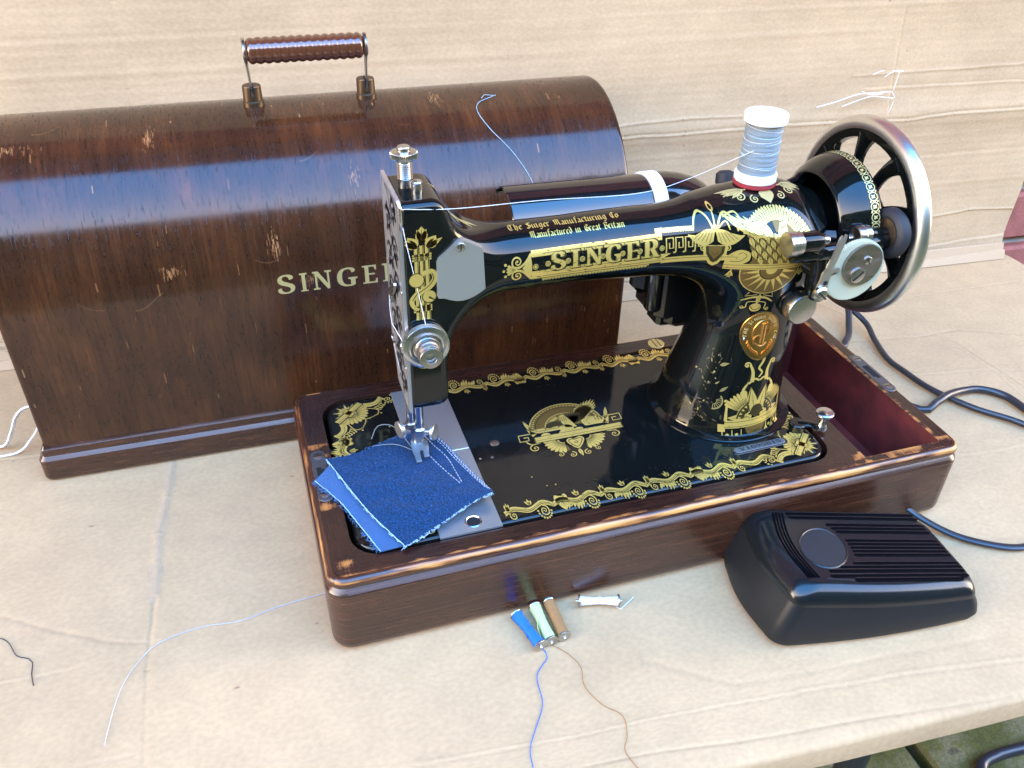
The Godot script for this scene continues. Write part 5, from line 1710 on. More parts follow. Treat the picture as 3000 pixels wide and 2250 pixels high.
func build_decals(s: Node) -> void:
	var mats := [M.gold, M.gold_dark, M.bronze]
	# --- bed
	var k := Ink.new()
	corner_motif(k, Vector2(0.0420, 0.1765), Vector2(1, -1))
	corner_motif(k, Vector2(0.0420, 0.0395), Vector2(1, 1))
	corner_motif(k, Vector2(0.3715, 0.0390), Vector2(-1, 1))
	border(k, Vector2(0.1245, 0.1845), Vector2(0.336, 0.1845), -1.0) if false else border(k, Vector2(0.1245, 0.1835), Vector2(0.336, 0.1835), 1.0)
	border(k, Vector2(0.3420, 0.0325), Vector2(0.1275, 0.0325), 1.0, 0.30)
	border(k, Vector2(0.0315, 0.0800), Vector2(0.0315, 0.1400), 1.0) if false else border(k, Vector2(0.0335, 0.0790), Vector2(0.0335, 0.1470), 1.0)
	k.chips(Vector2(0.025, 0.024), Vector2(0.387, 0.050), 420, 3)
	k.chips(Vector2(0.025, 0.165), Vector2(0.34, 0.194), 200, 4, 0.001)
	for q in [[0.158, 0.0620], [0.1655, 0.0500], [0.1720, 0.0495], [0.070, 0.1500]]: k.disc(Vector2(q[0], q[1]), 0.0006, 0, 6)
	lay(k, "bed_border_decal", s, place_bed, mats, 0.02)
	# --- central medallion
	k = Ink.new()
	var c := Vector2(0.2060, 0.1100)
	k.xf = Transform2D(Vector2(1.06, 0.0), Vector2(0.10, 1.0), c)
	k.sector(Vector2(-0.002, 0.002), 0.0, 0.0285, 0.0, PI, 2, 30)
	k.arc(Vector2(-0.002, 0.002), 0.0285, 0.0, PI, 0.0010, 0, 36)
	k.pearls(Vector2(-0.002, 0.002), 0.0262, 0.06, PI - 0.06, 32, 0.00075)
	k.arc(Vector2(-0.002, 0.002), 0.0240, 0.0, PI, 0.0006, 1, 36)
	k.arc(Vector2(-0.002, 0.002), 0.0165, 0.3, PI, 0.0008, 0, 26)
	for j in 9: k.leaf(Vector2(-0.002, 0.002) + Vector2.from_angle(PI - 0.1 - j * 0.13) * 0.011, Vector2(-0.002, 0.002) + Vector2.from_angle(PI - 0.1 - j * 0.13) * 0.0158, 0.0016, 0, false)
	k.sector(Vector2(-0.011, 0.0035), 0.0, 0.0068, 0.0, PI, 1)
	for j in 11:                                            # wing
		var g := lerpf(0.05, 1.35, j / 10.0)
		k.leaf(Vector2(0.0060, 0.0040), Vector2(0.0060, 0.0040) + Vector2.from_angle(0.62 + g * 0.55) * lerpf(0.017, 0.034, 1.0 - absf(j - 3.5) / 7.5), 0.0042, 0)
	for j in 8: k.leaf(Vector2(0.0045, 0.0035), Vector2(0.0045, 0.0035) + Vector2.from_angle(1.0 + j * 0.13) * 0.0165, 0.0022, 1, false)
	k.poly(c2([Vector2(-0.003, 0.0), Vector2(-0.0055, 0.010), Vector2(-0.0050, 0.0150), Vector2(-0.0015, 0.0165), Vector2(0.0005, 0.0125), Vector2(0.003, 0.006), Vector2(0.0055, -0.001)]), 4)
	k.poly(c2([Vector2(-0.0070, -0.0050), Vector2(-0.0085, 0.0010), Vector2(-0.0030, 0.0040), Vector2(0.0020, 0.0010), Vector2(0.0030, -0.0050)]), 4)
	k.arc(Vector2(-0.0030, -0.0006), 0.0040, 0.2, 2.6, 0.0004, 5)
	for j in 4: k.stroke([Vector2(-0.0052 + j * 0.0016, 0.0082), Vector2(-0.0046 + j * 0.0013, 0.0140)], 0.0005, 0.0003, 5)
	k.poly(c2([Vector2(0.0120, -0.002), Vector2(0.0105, 0.0050), Vector2(0.0180, 0.0088), Vector2(0.0275, 0.0060), Vector2(0.0290, -0.002)]))
	k.arc(Vector2(0.0205, 0.0022), 0.0062, 0.1, 3.0, 0.0004, 1)
	k.rect(-0.031, -0.0010, -0.0085, 0.0042)
	k.rect(-0.031, 0.0012, -0.0085, 0.0016, 1)
	k.rect(-0.0300, -0.0125, 0.0400, -0.0050, 1)
	k.rect(-0.0290, -0.0118, 0.0390, -0.0056, 4)
	k.rect(-0.0290, -0.0098, 0.0390, -0.0094, 5)
	for q in [[-0.020, -0.006], [-0.006, -0.0065], [0.006, -0.006]]: k.poly(c2([Vector2(q[0] - 0.004, q[1]), Vector2(q[0] - 0.003, q[1] + 0.003), Vector2(q[0], q[1] + 0.004), Vector2(q[0] + 0.003, q[1] + 0.003), Vector2(q[0] + 0.004, q[1])]))
	for sg in [-1.0, 1.0]:
		var X := -0.0335 if sg < 0 else 0.0345
		k.stroke([Vector2(X + sg * -0.006, 0.0 if sg < 0 else 0.006), Vector2(X + sg * 0.007, 0.0 if sg < 0 else 0.006), Vector2(X + sg * 0.007, -0.0075 if sg < 0 else -0.0015), Vector2(X, -0.0075 if sg < 0 else -0.0015), Vector2(X, -0.0035 if sg < 0 else 0.0025), Vector2(X + sg * 0.0035, -0.0035 if sg < 0 else 0.0025)], 0.0011)
		k.leaf(Vector2(sg * 0.030, 0.004), Vector2(sg * 0.0335, 0.0170), 0.0030, 0, false)
		k.poly([Vector2(sg * 0.026, -0.001), Vector2(sg * 0.033, 0.006), Vector2(sg * 0.030, -0.004)])
		k.spiral(Vector2(sg * 0.0310, -0.0175), 0.0042, PI / 2, -sg * 1.4, 0.0010)
		k.stroke(c2([Vector2(sg * 0.026, -0.0125), Vector2(sg * 0.0325, -0.0130), Vector2(sg * 0.036, -0.0090)]), 0.0010)
		k.fan(Vector2(sg * 0.0085, -0.0135), 0.0035, 0.0155, -PI * 0.55 - (0.0 if sg > 0 else 0.0) + (PI * 0.52 if sg > 0 else -PI * 0.52) * 0.5 - 0.75, -PI * 0.5 + (PI * 0.5 if sg > 0 else -PI * 0.5) * 0.5 + 0.75, 7)
		k.fan(Vector2(sg * 0.0075, -0.0190), 0.002, 0.0085, -PI * 0.9 if sg < 0 else -PI * 0.55, -PI * 0.45 if sg < 0 else -PI * 0.1, 4, 2)
		k.spiral(Vector2(sg * 0.0060, -0.0325), 0.0032, PI / 2, sg * 1.3, 0.0009)
		k.spiral(Vector2(sg * 0.0145, -0.0300), 0.0026, PI / 2, sg * 1.3, 0.0008)
	k.poly(c2([Vector2(0, -0.0145), Vector2(0.0040, -0.0128), Vector2(0.0068, -0.0155), Vector2(0.0050, -0.0210), Vector2(0, -0.0265), Vector2(-0.0050, -0.0210), Vector2(-0.0068, -0.0155), Vector2(-0.0040, -0.0128)]))
	k.stroke(c2([Vector2(0, -0.0158), Vector2(0.0036, -0.0145), Vector2(0.0052, -0.0165), Vector2(0.0036, -0.0205), Vector2(0, -0.0245), Vector2(-0.0036, -0.0205), Vector2(-0.0052, -0.0165), Vector2(-0.0036, -0.0145), Vector2(0, -0.0158)]), 0.0007, 0.0007, 1)
	k.pearls(Vector2(0, -0.019), 0.0012, 0, TAU * 0.85, 6, 0.0005, 1)
	k.leaf(Vector2(0, -0.0270), Vector2(0.001, -0.0360), 0.0032)
	k.chips(Vector2(-0.035, -0.036), Vector2(0.040, 0.034), 170, 5, 0.0011)
	lay(k, "medallion_decal", s, place_bed, mats, 0.02)
	# --- arm: the name in its frame
	k = Ink.new()
	var tilt := func(x: float) -> float: return (x - 0.16) * 0.010
	k.xf = Transform2D(Vector2(1, 0.012), Vector2(0, 1), Vector2(0, -0.002))
	for sg in [-1.0, 1.0]:                                   # scrolls at the left end
		k.spiral(Vector2(0.1512, 0.2282 + sg * 0.0046), 0.0042, -sg * PI / 2, -sg * 1.5, 0.0012)
		k.stroke(c2([Vector2(0.1470, 0.2282 + sg * 0.0020), Vector2(0.1520, 0.2282 + sg * 0.0010), Vector2(0.1565, 0.2282 + sg * 0.0035), Vector2(0.1610, 0.2282 + sg * 0.0085)]), 0.0014, 0.0018)
		k.disc(Vector2(0.1430, 0.2282 + sg * 0.0040), 0.0010)
	k.disc(Vector2(0.1418, 0.2282), 0.0010)
	k.fan(Vector2(0.1500, 0.2282), 0.001, 0.0065, PI - 0.7, PI + 0.7, 4)
	k.poly(c2([Vector2(0.1545, 0.2282), Vector2(0.1580, 0.2310), Vector2(0.1602, 0.2360), Vector2(0.1612, 0.2282), Vector2(0.1602, 0.2205), Vector2(0.1580, 0.2254)]))
	k.disc(Vector2(0.1636, 0.2282), 0.0020)
	k.arc(Vector2(0.1636, 0.2282), 0.0013, 0, TAU, 0.0004, 1)
	k.rect(0.1610, 0.2345, 0.2535, 0.2385)                      # upper bar
	k.rect(0.1700, 0.2360, 0.2530, 0.2363, 1)
	k.rect(0.2490, 0.2385, 0.2545, 0.2412)
	k.rect(0.1610, 0.2190, 0.2545, 0.2252)                      # lower bar
	k.rect(0.1690, 0.2205, 0.2530, 0.2208, 1)
	k.rect(0.1690, 0.2235, 0.2530, 0.2237, 1)
	k.rect(0.1690, 0.2176, 0.2450, 0.2186)
	for j in 34: k.disc(Vector2(0.1700 + j * 0.0022, 0.2172), 0.0010, 0, 8)
	var letters := ["S", "I", "N", "G", "E", "R"]
	var lx := [0.1745, 0.1885, 0.1985, 0.2130, 0.2270, 0.2395]
	var lw := [0.0092, 0.0055, 0.0110, 0.0105, 0.0092, 0.0112]
	for j in 6:
		for e in [Vector2(-0.0008, 0.0), Vector2(0.0012, -0.0007), Vector2(0.0003, -0.0009), Vector2(0.0010, 0.0004)]: k.text(letters[j], font("serif", true), lx[j] - 0.0003 + e.x, 0.2238 + e.y, lw[j] * 1.08 + 0.0004, 0.0120, 1)
	lay(k, "name_frame_decal", s, place_front, mats)
	k = Ink.new()
	k.xf = Transform2D(Vector2(1, 0.012), Vector2(0, 1), Vector2(0, -0.002))
	for j in 6:
		for e in [0.0, 0.0005]: k.text(letters[j], font("serif", true), lx[j] - 0.0004 + e, 0.2238, lw[j] * 1.08, 0.0120, 4)
		var o := Vector2(lx[j] - 0.0024, 0.2292)
		k.disc(o, 0.0019, 4, 10); k.arc(o, 0.0011, 0, TAU, 0.00035, 5, 10); k.disc(o, 0.0004, 5, 6)
	k.disc(Vector2(0.2532, 0.2292), 0.0019, 4); k.arc(Vector2(0.2532, 0.2292), 0.0011, 0, TAU, 0.00035, 5, 10)
	var lift := func(q: Vector2) -> Array:
		var r: Array = place_front(q)
		return [r[0] + r[1] * 0.00016, r[1]]
	k.chips(Vector2(0.165, 0.2175), Vector2(0.255, 0.239), 90, 6, 0.0014)
	lay(k, "name_lettering", s, place_front, mats)
	# --- arm: key pattern, winged shield
	k = Ink.new()
	k.xf = Transform2D(Vector2(1, 0.012), Vector2(0, 1), Vector2(0, -0.002))
	for j in 4:
		var o := Vector2(0.2565 + j * 0.0068, 0.2255)
		k.stroke([o, o + Vector2(0, 0.0095), o + Vector2(0.0050, 0.0095), o + Vector2(0.0050, 0.0030), o + Vector2(0.0022, 0.0030), o + Vector2(0.0022, 0.0066)], 0.0010)
		k.stroke([o + Vector2(0.0050, 0.0), o + Vector2(0.0068, 0.0)], 0.0010)
	for j in 13:
		k.disc(Vector2(0.2555 + j * 0.0017, 0.2390), 0.0009, 0, 8)
	k.rect(0.2545, 0.2396, 0.2770, 0.2409)
	k.rect(0.2535, 0.2180, 0.3060, 0.2222)
	k.rect(0.2535, 0.2206, 0.3060, 0.2209, 1)
	k.poly([Vector2(0.2500, 0.2190), Vector2(0.2600, 0.2252), Vector2(0.2545, 0.2252), Vector2(0.2500, 0.2215)])
	var b := Vector2(0.2905, 0.2375)
	for sg in [-1.0, 1.0]:
		k.poly(c2([b + Vector2(0, 0.0015), b + Vector2(sg * 0.006, 0.0012), b + Vector2(sg * 0.013, -0.0020), b + Vector2(sg * 0.0185, -0.0015), b + Vector2(sg * 0.012, -0.0075), b + Vector2(sg * 0.006, -0.0085), b + Vector2(sg * 0.0015, -0.0060)]))
		for j in 5: k.stroke([b + Vector2(sg * (0.002 + j * 0.0018), -0.0005), b + Vector2(sg * (0.004 + j * 0.0026), -0.0072 + j * 0.0007)], 0.0003, 0.0003, 1)
		k.stroke(c2([b + Vector2(sg * 0.0012, 0.0010), b + Vector2(sg * 0.0040, 0.0080), b + Vector2(sg * 0.0085, 0.0105), b + Vector2(sg * 0.0125, 0.0070), b + Vector2(sg * 0.0145, 0.0010)]), 0.0011)
		if sg > 0:
			k.stroke(c2([b + Vector2(0.0012, 0.0010), b + Vector2(0.0070, 0.0065), b + Vector2(0.0095, 0.0015)]), 0.0009)
			k.stroke(c2([b + Vector2(0.006, 0.0085), b + Vector2(0.0150, 0.0105), b + Vector2(0.0185, 0.0040)]), 0.0009)
		k.spiral(b + Vector2(sg * 0.0080, -0.0105), 0.0022, PI / 2, -sg * 1.2, 0.0008)
	k.disc(b + Vector2(0, 0.0020), 0.0022)
	k.arc(b + Vector2(0.0002, 0.0125), 0.0014, 0, TAU, 0.0008)
	k.stroke([b + Vector2(0, 0.0030), b + Vector2(0.0002, 0.0110)], 0.0010, 0.0008)
	k.poly([b + Vector2(-0.0082, -0.0085), b + Vector2(0.0082, -0.0085), b + Vector2(0.0075, -0.0150), b + Vector2(0.0030, -0.0222), b + Vector2(0, -0.0240), b + Vector2(-0.0030, -0.0222), b + Vector2(-0.0075, -0.0150)], 0)
	k.poly([b + Vector2(-0.0064, -0.0090), b + Vector2(0.0064, -0.0090), b + Vector2(0.0058, -0.0142), b + Vector2(0.0022, -0.0200), b + Vector2(0, -0.0212), b + Vector2(-0.0022, -0.0200), b + Vector2(-0.0058, -0.0142)], 1)
	lay(k, "winged_shield_decal", s, place_front, mats)
	k = Ink.new()
	k.xf = Transform2D(Vector2(1, 0.012), Vector2(0, 1), Vector2(0, -0.002))
	k.poly([b + Vector2(-0.0046, -0.0092), b + Vector2(0.0046, -0.0092), b + Vector2(0.0040, -0.0138), b + Vector2(0, -0.0186), b + Vector2(-0.0040, -0.0138)], 2)
	k.stroke([b + Vector2(-0.0024, -0.0130), b + Vector2(0, -0.0155), b + Vector2(0.0024, -0.0130)], 0.0004, 0.0004, 1)
	lay(k, "shield_field_decal", s, lift, mats)
	# --- winged figure with its sun on the end of the arm
	k = Ink.new()
	var f := Vector2(0.3320, 0.2300)
	for j in 30:                                            # rays
		var g := lerpf(-0.05, PI * 0.86, j / 29.0)
		k.stroke([f + Vector2.from_angle(g) * 0.0150, f + Vector2.from_angle(g) * 0.0205, f + Vector2.from_angle(g) * Vector2(0.0265, 0.0220)], 0.0012, 0.0016)
	k.sector(f, 0.0090, 0.0155, -0.1, PI * 0.55, 2)
	for row in 5:                                           # feathers
		for j in 8:
			var p := f + Vector2(-0.020 + j * 0.0036 + row * 0.0012, 0.0075 - row * 0.0042 - j * 0.0004)
			k.leaf(p + Vector2(-0.001, 0.003), p + Vector2(0.0022, -0.0040), 0.0034, 0 if (row + j) % 2 else 2)
	for j in 6: k.leaf(f + Vector2(-0.014 + j * 0.002, 0.0060), f + Vector2(-0.0370 + j * 0.0050, 0.0195 - j * 0.0006), 0.0042, 0)
	k.poly(c2([f + Vector2(-0.0345, -0.0130), f + Vector2(-0.0330, -0.0070), f + Vector2(-0.0260, -0.0025), f + Vector2(-0.0190, -0.0040), f + Vector2(-0.0185, -0.0100), f + Vector2(-0.0240, -0.0135)]))
	k.stroke(c2([f + Vector2(-0.0310, -0.0110), f + Vector2(-0.0240, -0.0105), f + Vector2(-0.0205, -0.0065), f + Vector2(-0.0235, -0.0042), f + Vector2(-0.0262, -0.0056)]), 0.0004, 0.0004, 1)
	k.poly(c2([f + Vector2(-0.0180, -0.0135), f + Vector2(-0.0160, -0.0095), f + Vector2(-0.0080, -0.0090), f + Vector2(0.0040, -0.0105), f + Vector2(0.0160, -0.0080), f + Vector2(0.0250, -0.0100), f + Vector2(0.0250, -0.0140)]), 2)
	k.poly(c2([f + Vector2(0.0020, 0.0120), f + Vector2(-0.0010, 0.0050), f + Vector2(0.0030, -0.0020), f + Vector2(0.0085, 0.0010), f + Vector2(0.0070, 0.0080), f + Vector2(0.0080, 0.0150), f + Vector2(0.0045, 0.0165)]))
	for j in 4: k.stroke([f + Vector2(0.0025, 0.0045 + j * 0.003), f + Vector2(0.0068, 0.0055 + j * 0.003)], 0.0005, 0.0005, 1)
	k.rect(f.x - 0.0345, f.y - 0.0172, f.x + 0.0265, f.y - 0.0128)
	k.rect(f.x - 0.0345, f.y - 0.0140, f.x + 0.0265, f.y - 0.0137, 1)
	k.rect(f.x - 0.0345, f.y - 0.0162, f.x + 0.0265, f.y - 0.0159, 1)
	var hc := f + Vector2(-0.0015, -0.0172)
	k.sector(hc, 0.0, 0.0210, PI, TAU, 2, 26)
	k.arc(hc, 0.0210, PI, TAU, 0.0007, 0, 30)
	for j in 9:
		var g := PI + (j + 0.5) / 9.0 * PI
		k.poly([hc + Vector2.from_angle(g - 0.17) * 0.0085, hc + Vector2.from_angle(g) * 0.0200, hc + Vector2.from_angle(g + 0.17) * 0.0085])
	k.arc(hc, 0.0082, PI, TAU, 0.0008, 1, 18)
	k.sector(hc, 0.0, 0.0040, PI, TAU)
	lotus(k, hc + Vector2(-0.0270, -0.0030), 0.0062)
	lotus(k, hc + Vector2(0.0235, -0.0030), 0.0062)
	# beetle below
	var g0 := Vector2(0.3290, 0.1870)
	for sg in [-1.0, 1.0]:
		k.stroke(c2([g0 + Vector2(sg * 0.001, 0.0012), g0 + Vector2(sg * 0.005, 0.0005), g0 + Vector2(sg * 0.0105, -0.0030)]), 0.0022, 0.0008)
		k.stroke([g0 + Vector2(sg * 0.0022, 0.0035), g0 + Vector2(sg * 0.0095, 0.0015), g0 + Vector2(sg * 0.0078, 0.0055)], 0.0006)
		k.stroke(c2([g0 + Vector2(sg * 0.0005, -0.0030), g0 + Vector2(sg * 0.0060, -0.0040), g0 + Vector2(sg * 0.0062, -0.0090), g0 + Vector2(sg * 0.0085, -0.0105)]), 0.0007)
		k.spiral(g0 + Vector2(sg * 0.0080, -0.0092), 0.0016, -PI / 2, sg * 1.0, 0.0006)
	k.leaf(g0 + Vector2(0, 0.0040), g0 + Vector2(0, -0.0060), 0.0030)
	k.disc(g0 + Vector2(0, -0.0085), 0.0038, 0, 16); k.arc(g0 + Vector2(0, -0.0078), 0.0028, PI, TAU, 0.0006, 1)
	k.chips(Vector2(0.295, 0.205), Vector2(0.355, 0.252), 70, 7, 0.0012)
	lay(k, "sun_figure_decal", s, place_front, mats, 0.0028)
	# --- maker's lines along the top of the arm
	k = Ink.new()
	k.nib("The Singer Manufacturing Co.", 0.1500, 0.0292, 0.00385)
	k.nib("Manufactured in Great Britain.", 0.1628, 0.0213, 0.00325)
	lay(k, "maker_lettering", s, place_arm, mats)
	# --- scrolls round the spool pin, spray on the head's slope
	k = Ink.new()
	var top := func(q: Vector2) -> Array: return on_body(Vector3(q.x, 0.33, -q.y), Vector3.DOWN)
	for sg in [-1.0, 1.0]:
		for j in 4: k.leaf(Vector2(0.3335 + sg * 0.014, 0.1040), Vector2(0.3335 + sg * (0.034 - j * 0.003), 0.1010 - j * 0.0032 + 0.006), 0.0042)
		k.spiral(Vector2(0.3335 + sg * 0.0190, 0.0970), 0.0038, PI / 2, sg * 1.5, 0.0011)
		k.spiral(Vector2(0.3335 + sg * 0.0100, 0.0930), 0.0034, PI / 2, -sg * 1.5, 0.0010)
		k.stroke(c2([Vector2(0.3335 + sg * 0.012, 0.1030), Vector2(0.3335 + sg * 0.021, 0.1035), Vector2(0.3335 + sg * 0.030, 0.1010)]), 0.0012)
	k.poly(c2([Vector2(0.3335, 0.0880), Vector2(0.3385, 0.0935), Vector2(0.3375, 0.0985), Vector2(0.3295, 0.0985), Vector2(0.3285, 0.0935)]))
	lay(k, "spool_scroll_decal", s, top, [M.pale_gold, M.gold_dark, M.bronze])
	k = Ink.new()
	for j in 5: k.leaf(Vector2(0.1085 + j * 0.0028, 0.1130 - absf(j - 2) * 0.0006), Vector2(0.1135 + j * 0.0042, 0.1045 + j * 0.0010 - (j % 2) * 0.003), 0.0034)
	k.leaf(Vector2(0.1070, 0.1140), Vector2(0.1000, 0.1150), 0.003)
	lay(k, "slope_spray_decal", s, top, [M.pale_gold, M.gold_dark, M.bronze])
	# --- torch with its serpent on the head
	k = Ink.new()
	k.xf = Transform2D(Vector2(1, -0.02), Vector2(0.02, 1), Vector2(-0.0042, 0.0022))
	for j in 3:
		k.stroke([Vector2(0.0845 + j * 0.0034, 0.2020), Vector2(0.0840 + j * 0.0034, 0.2540)], 0.0026)
	for j in 3: k.stroke([Vector2(0.0853 + j * 0.0034, 0.2020), Vector2(0.0848 + j * 0.0034, 0.2540)], 0.0005, 0.0005, 1)
	for yb in [0.2085, 0.2445]:
		for j in 3: k.stroke([Vector2(0.0815, yb + j * 0.0016 - 0.0004), Vector2(0.0935, yb + j * 0.0016 + 0.0004)], 0.0013)
		for j in 2: k.stroke([Vector2(0.0815, yb + 0.0008 + j * 0.0016), Vector2(0.0935, yb + 0.0011 + j * 0.0016)], 0.0003, 0.0003, 1)
	for sg in [-1.0, 0.0, 1.0]:
		var base := Vector2(0.0876 + sg * 0.0034, 0.2520 + (0.004 if sg == 0 else 0.0))
		var tip := base + Vector2(sg * 0.0055, 0.0105 if sg == 0 else 0.0080)
		k.leaf(base, tip, 0.0078)
		k.leaf(base, tip + Vector2(-0.003 + sg * 0.001, -0.0018), 0.0034); k.leaf(base, tip + Vector2(0.003 + sg * 0.001, -0.0018), 0.0034)
	k.stroke(c2([Vector2(0.0870, 0.2345), Vector2(0.0935, 0.2360), Vector2(0.0955, 0.2310), Vector2(0.0920, 0.2255), Vector2(0.0850, 0.2215), Vector2(0.0805, 0.2165), Vector2(0.0820, 0.2115), Vector2(0.0850, 0.2095)]), 0.0030, 0.0018, 4, 0.0040)
	k.stroke(c2([Vector2(0.0935, 0.2350), Vector2(0.0946, 0.2308), Vector2(0.0912, 0.2258), Vector2(0.0843, 0.2212), Vector2(0.0808, 0.2165)]), 0.0005, 0.0005, 5)
	k.disc(Vector2(0.0838, 0.2305), 0.0052, 1, 16); k.disc(Vector2(0.0838, 0.2305), 0.0046, 4, 16); k.poly([Vector2(0.080, 0.2320), Vector2(0.0815, 0.2355), Vector2(0.0865, 0.2345)])
	k.disc(Vector2(0.0918, 0.2185), 0.0048, 1, 16); k.disc(Vector2(0.0918, 0.2185), 0.0042, 4, 16); k.stroke([Vector2(0.0915, 0.2180), Vector2(0.0955, 0.2155)], 0.0016, 0.0004, 5)
	lay(k, "torch_decal", s, place_front, mats)
	# --- crown and hanging bells at the foot of the pillar
	k = Ink.new()
	k.xf = Transform2D(Vector2(1, 0.055), Vector2(-0.0, 1), Vector2(0.0015, -0.0205))
	var q0 := Vector2(0.3390, 0.0880)
	for sg in [-1.0, 1.0]:
		k.fan(q0 + Vector2(sg * 0.006, 0.004), 0.009, 0.0215, PI / 2 - sg * 0.12 - 0.50 + (-sg) * 0.55, PI / 2 - sg * 0.12 + 0.50 + (-sg) * 0.55, 7)
		k.leaf(q0 + Vector2(sg * 0.003, 0.003), q0 + Vector2(sg * 0.0065, 0.027), 0.0085)
		k.leaf(q0 + Vector2(sg * 0.004, 0.002), q0 + Vector2(sg * 0.0230, 0.0025), 0.0068)
		k.stroke(c2([q0 + Vector2(sg * 0.0118, 0.0185), q0 + Vector2(sg * 0.0125, 0.0250), q0 + Vector2(sg * 0.0085, 0.0315)]), 0.0030, 0.0010)
		k.stroke(c2([q0 + Vector2(sg * 0.0085, 0.0300), q0 + Vector2(sg * 0.0040, 0.0335), q0 + Vector2(0, 0.0315)]), 0.0016)
		k.stroke(c2([q0 + Vector2(sg * 0.0062, 0.0310), q0 + Vector2(sg * 0.0060, 0.0390), q0 + Vector2(sg * 0.0085, 0.0455)]), 0.0034, 0.0016)
		k.spiral(q0 + Vector2(sg * 0.0105, 0.0450), 0.0026, PI / 2 + sg * 1.6, -sg * 1.2, 0.0012)
	k.sector(q0, 0.0105, 0.0165, 0.1, PI - 0.1, 1)
	for j in 13: k.poly([q0 + Vector2.from_angle(0.15 + j * 0.236 - 0.08) * 0.0150, q0 + Vector2.from_angle(0.15 + j * 0.236) * 0.0125, q0 + Vector2.from_angle(0.15 + j * 0.236 + 0.08) * 0.0150], 4)
	k.arc(q0, 0.0166, 0.05, PI - 0.05, 0.0006); k.arc(q0, 0.0108, 0.05, PI - 0.05, 0.0006)
	for sg in [-1.0, 1.0]:
		k.leaf(q0 + Vector2(sg * 0.0008, 0.001), q0 + Vector2(sg * 0.0062, 0.0265), 0.0092, 1, false); k.leaf(q0 + Vector2(sg * 0.0008, 0.001), q0 + Vector2(sg * 0.0060, 0.0260), 0.0074, 4)
		k.spiral(q0 + Vector2(sg * 0.0058, 0.0022), 0.0036, PI / 2, -sg * 1.3, 0.0011)
	k.disc(q0 + Vector2(0, 0.0065), 0.0052, 5, 16)
	for j in 3: k.arc(q0 + Vector2(0, 0.0040), 0.0022 + j * 0.0014, 0.3, PI - 0.3, 0.0008, 4)
	k.stroke(c2([q0 + Vector2(-0.001, 0.0345), q0 + Vector2(0.0016, 0.0380), q0 + Vector2(-0.0014, 0.0420), q0 + Vector2(0.0010, 0.0460), q0 + Vector2(0.0022, 0.0500), q0 + Vector2(-0.0010, 0.0518)]), 0.0012, 0.0024)
	k.rect(q0.x - 0.0245, q0.y - 0.0064, q0.x + 0.0245, q0.y + 0.0004, 4)
	k.rect(q0.x - 0.0245, q0.y - 0.0014, q0.x + 0.0245, q0.y - 0.0010, 5)
	k.rect(q0.x - 0.0245, q0.y - 0.0054, q0.x + 0.0245, q0.y - 0.0050, 5)
	k.rect(q0.x - 0.0290, q0.y - 0.0092, q0.x - 0.0240, q0.y - 0.0030)
	k.stroke([q0 + Vector2(-0.0240, 0.0), q0 + Vector2(-0.0235, 0.0150)], 0.0024, 0.0012)
	k.spiral(q0 + Vector2(-0.0245, 0.0160), 0.0018, -PI / 2, 1.0, 0.0010)
	k.stroke([q0 + Vector2(0.0240, 0.0), q0 + Vector2(0.0245, 0.0150)], 0.0020, 0.0008)
	k.sector(q0 + Vector2(0.0005, -0.0064), 0.0, 0.0088, PI, TAU, 2)
	for j in 7: k.stroke([q0 + Vector2(0.0005, -0.0110), q0 + Vector2(0.0005, -0.0064) + Vector2.from_angle(PI + 0.3 + j * 0.42) * 0.0084], 0.0005, 0.0003, 1)
	for j in 3:
		lotus(k, q0 + Vector2(-0.0260 + j * 0.0072, -0.0140), 0.0068)
		lotus(k, q0 + Vector2(0.0112 + j * 0.0064, -0.0125), 0.0062)
		if j < 2:
			k.disc(q0 + Vector2(-0.0224 + j * 0.0072, -0.0118), 0.0014)
			k.disc(q0 + Vector2(0.0144 + j * 0.0064, -0.0108), 0.0012)
	k.chips(Vector2(0.312, 0.075), Vector2(0.366, 0.12), 70, 8, 0.0012)
	lay(k, "crown_decal", s, place_front, mats, 0.0028)
	# --- worn remains on the left flank of the pillar
	k = Ink.new()
	var r := RandomNumberGenerator.new(); r.seed = 21
	for j in 55:
		var v := r.randf()
		var a := Vector2(-0.040 + r.randfn(0, 0.006) + 0.004 * v, 0.080 + v * 0.058)
		k.leaf(a, a + Vector2.from_angle(r.randf() * TAU) * r.randf_range(0.001, 0.0045), r.randf_range(0.0004, 0.0015), 0 if r.randf() < 0.30 else 2, false)
	k.arc(Vector2(-0.031, 0.100), 0.0065, -1.6, 0.8, 0.0012)
	for j in 7: k.stroke([Vector2(-0.031, 0.100) + Vector2.from_angle(-1.5 + j * 0.33) * 0.002, Vector2(-0.031, 0.100) + Vector2.from_angle(-1.5 + j * 0.33) * 0.006], 0.0005)
	k.leaf(Vector2(-0.028, 0.108), Vector2(-0.022, 0.113), 0.0022)
	k.leaf(Vector2(-0.032, 0.128), Vector2(-0.024, 0.131), 0.0026)
	lay(k, "worn_decal", s, place_pillar, [M.worn_gold, M.gold_dark, M.worn_bronze])
	build_badge(s)

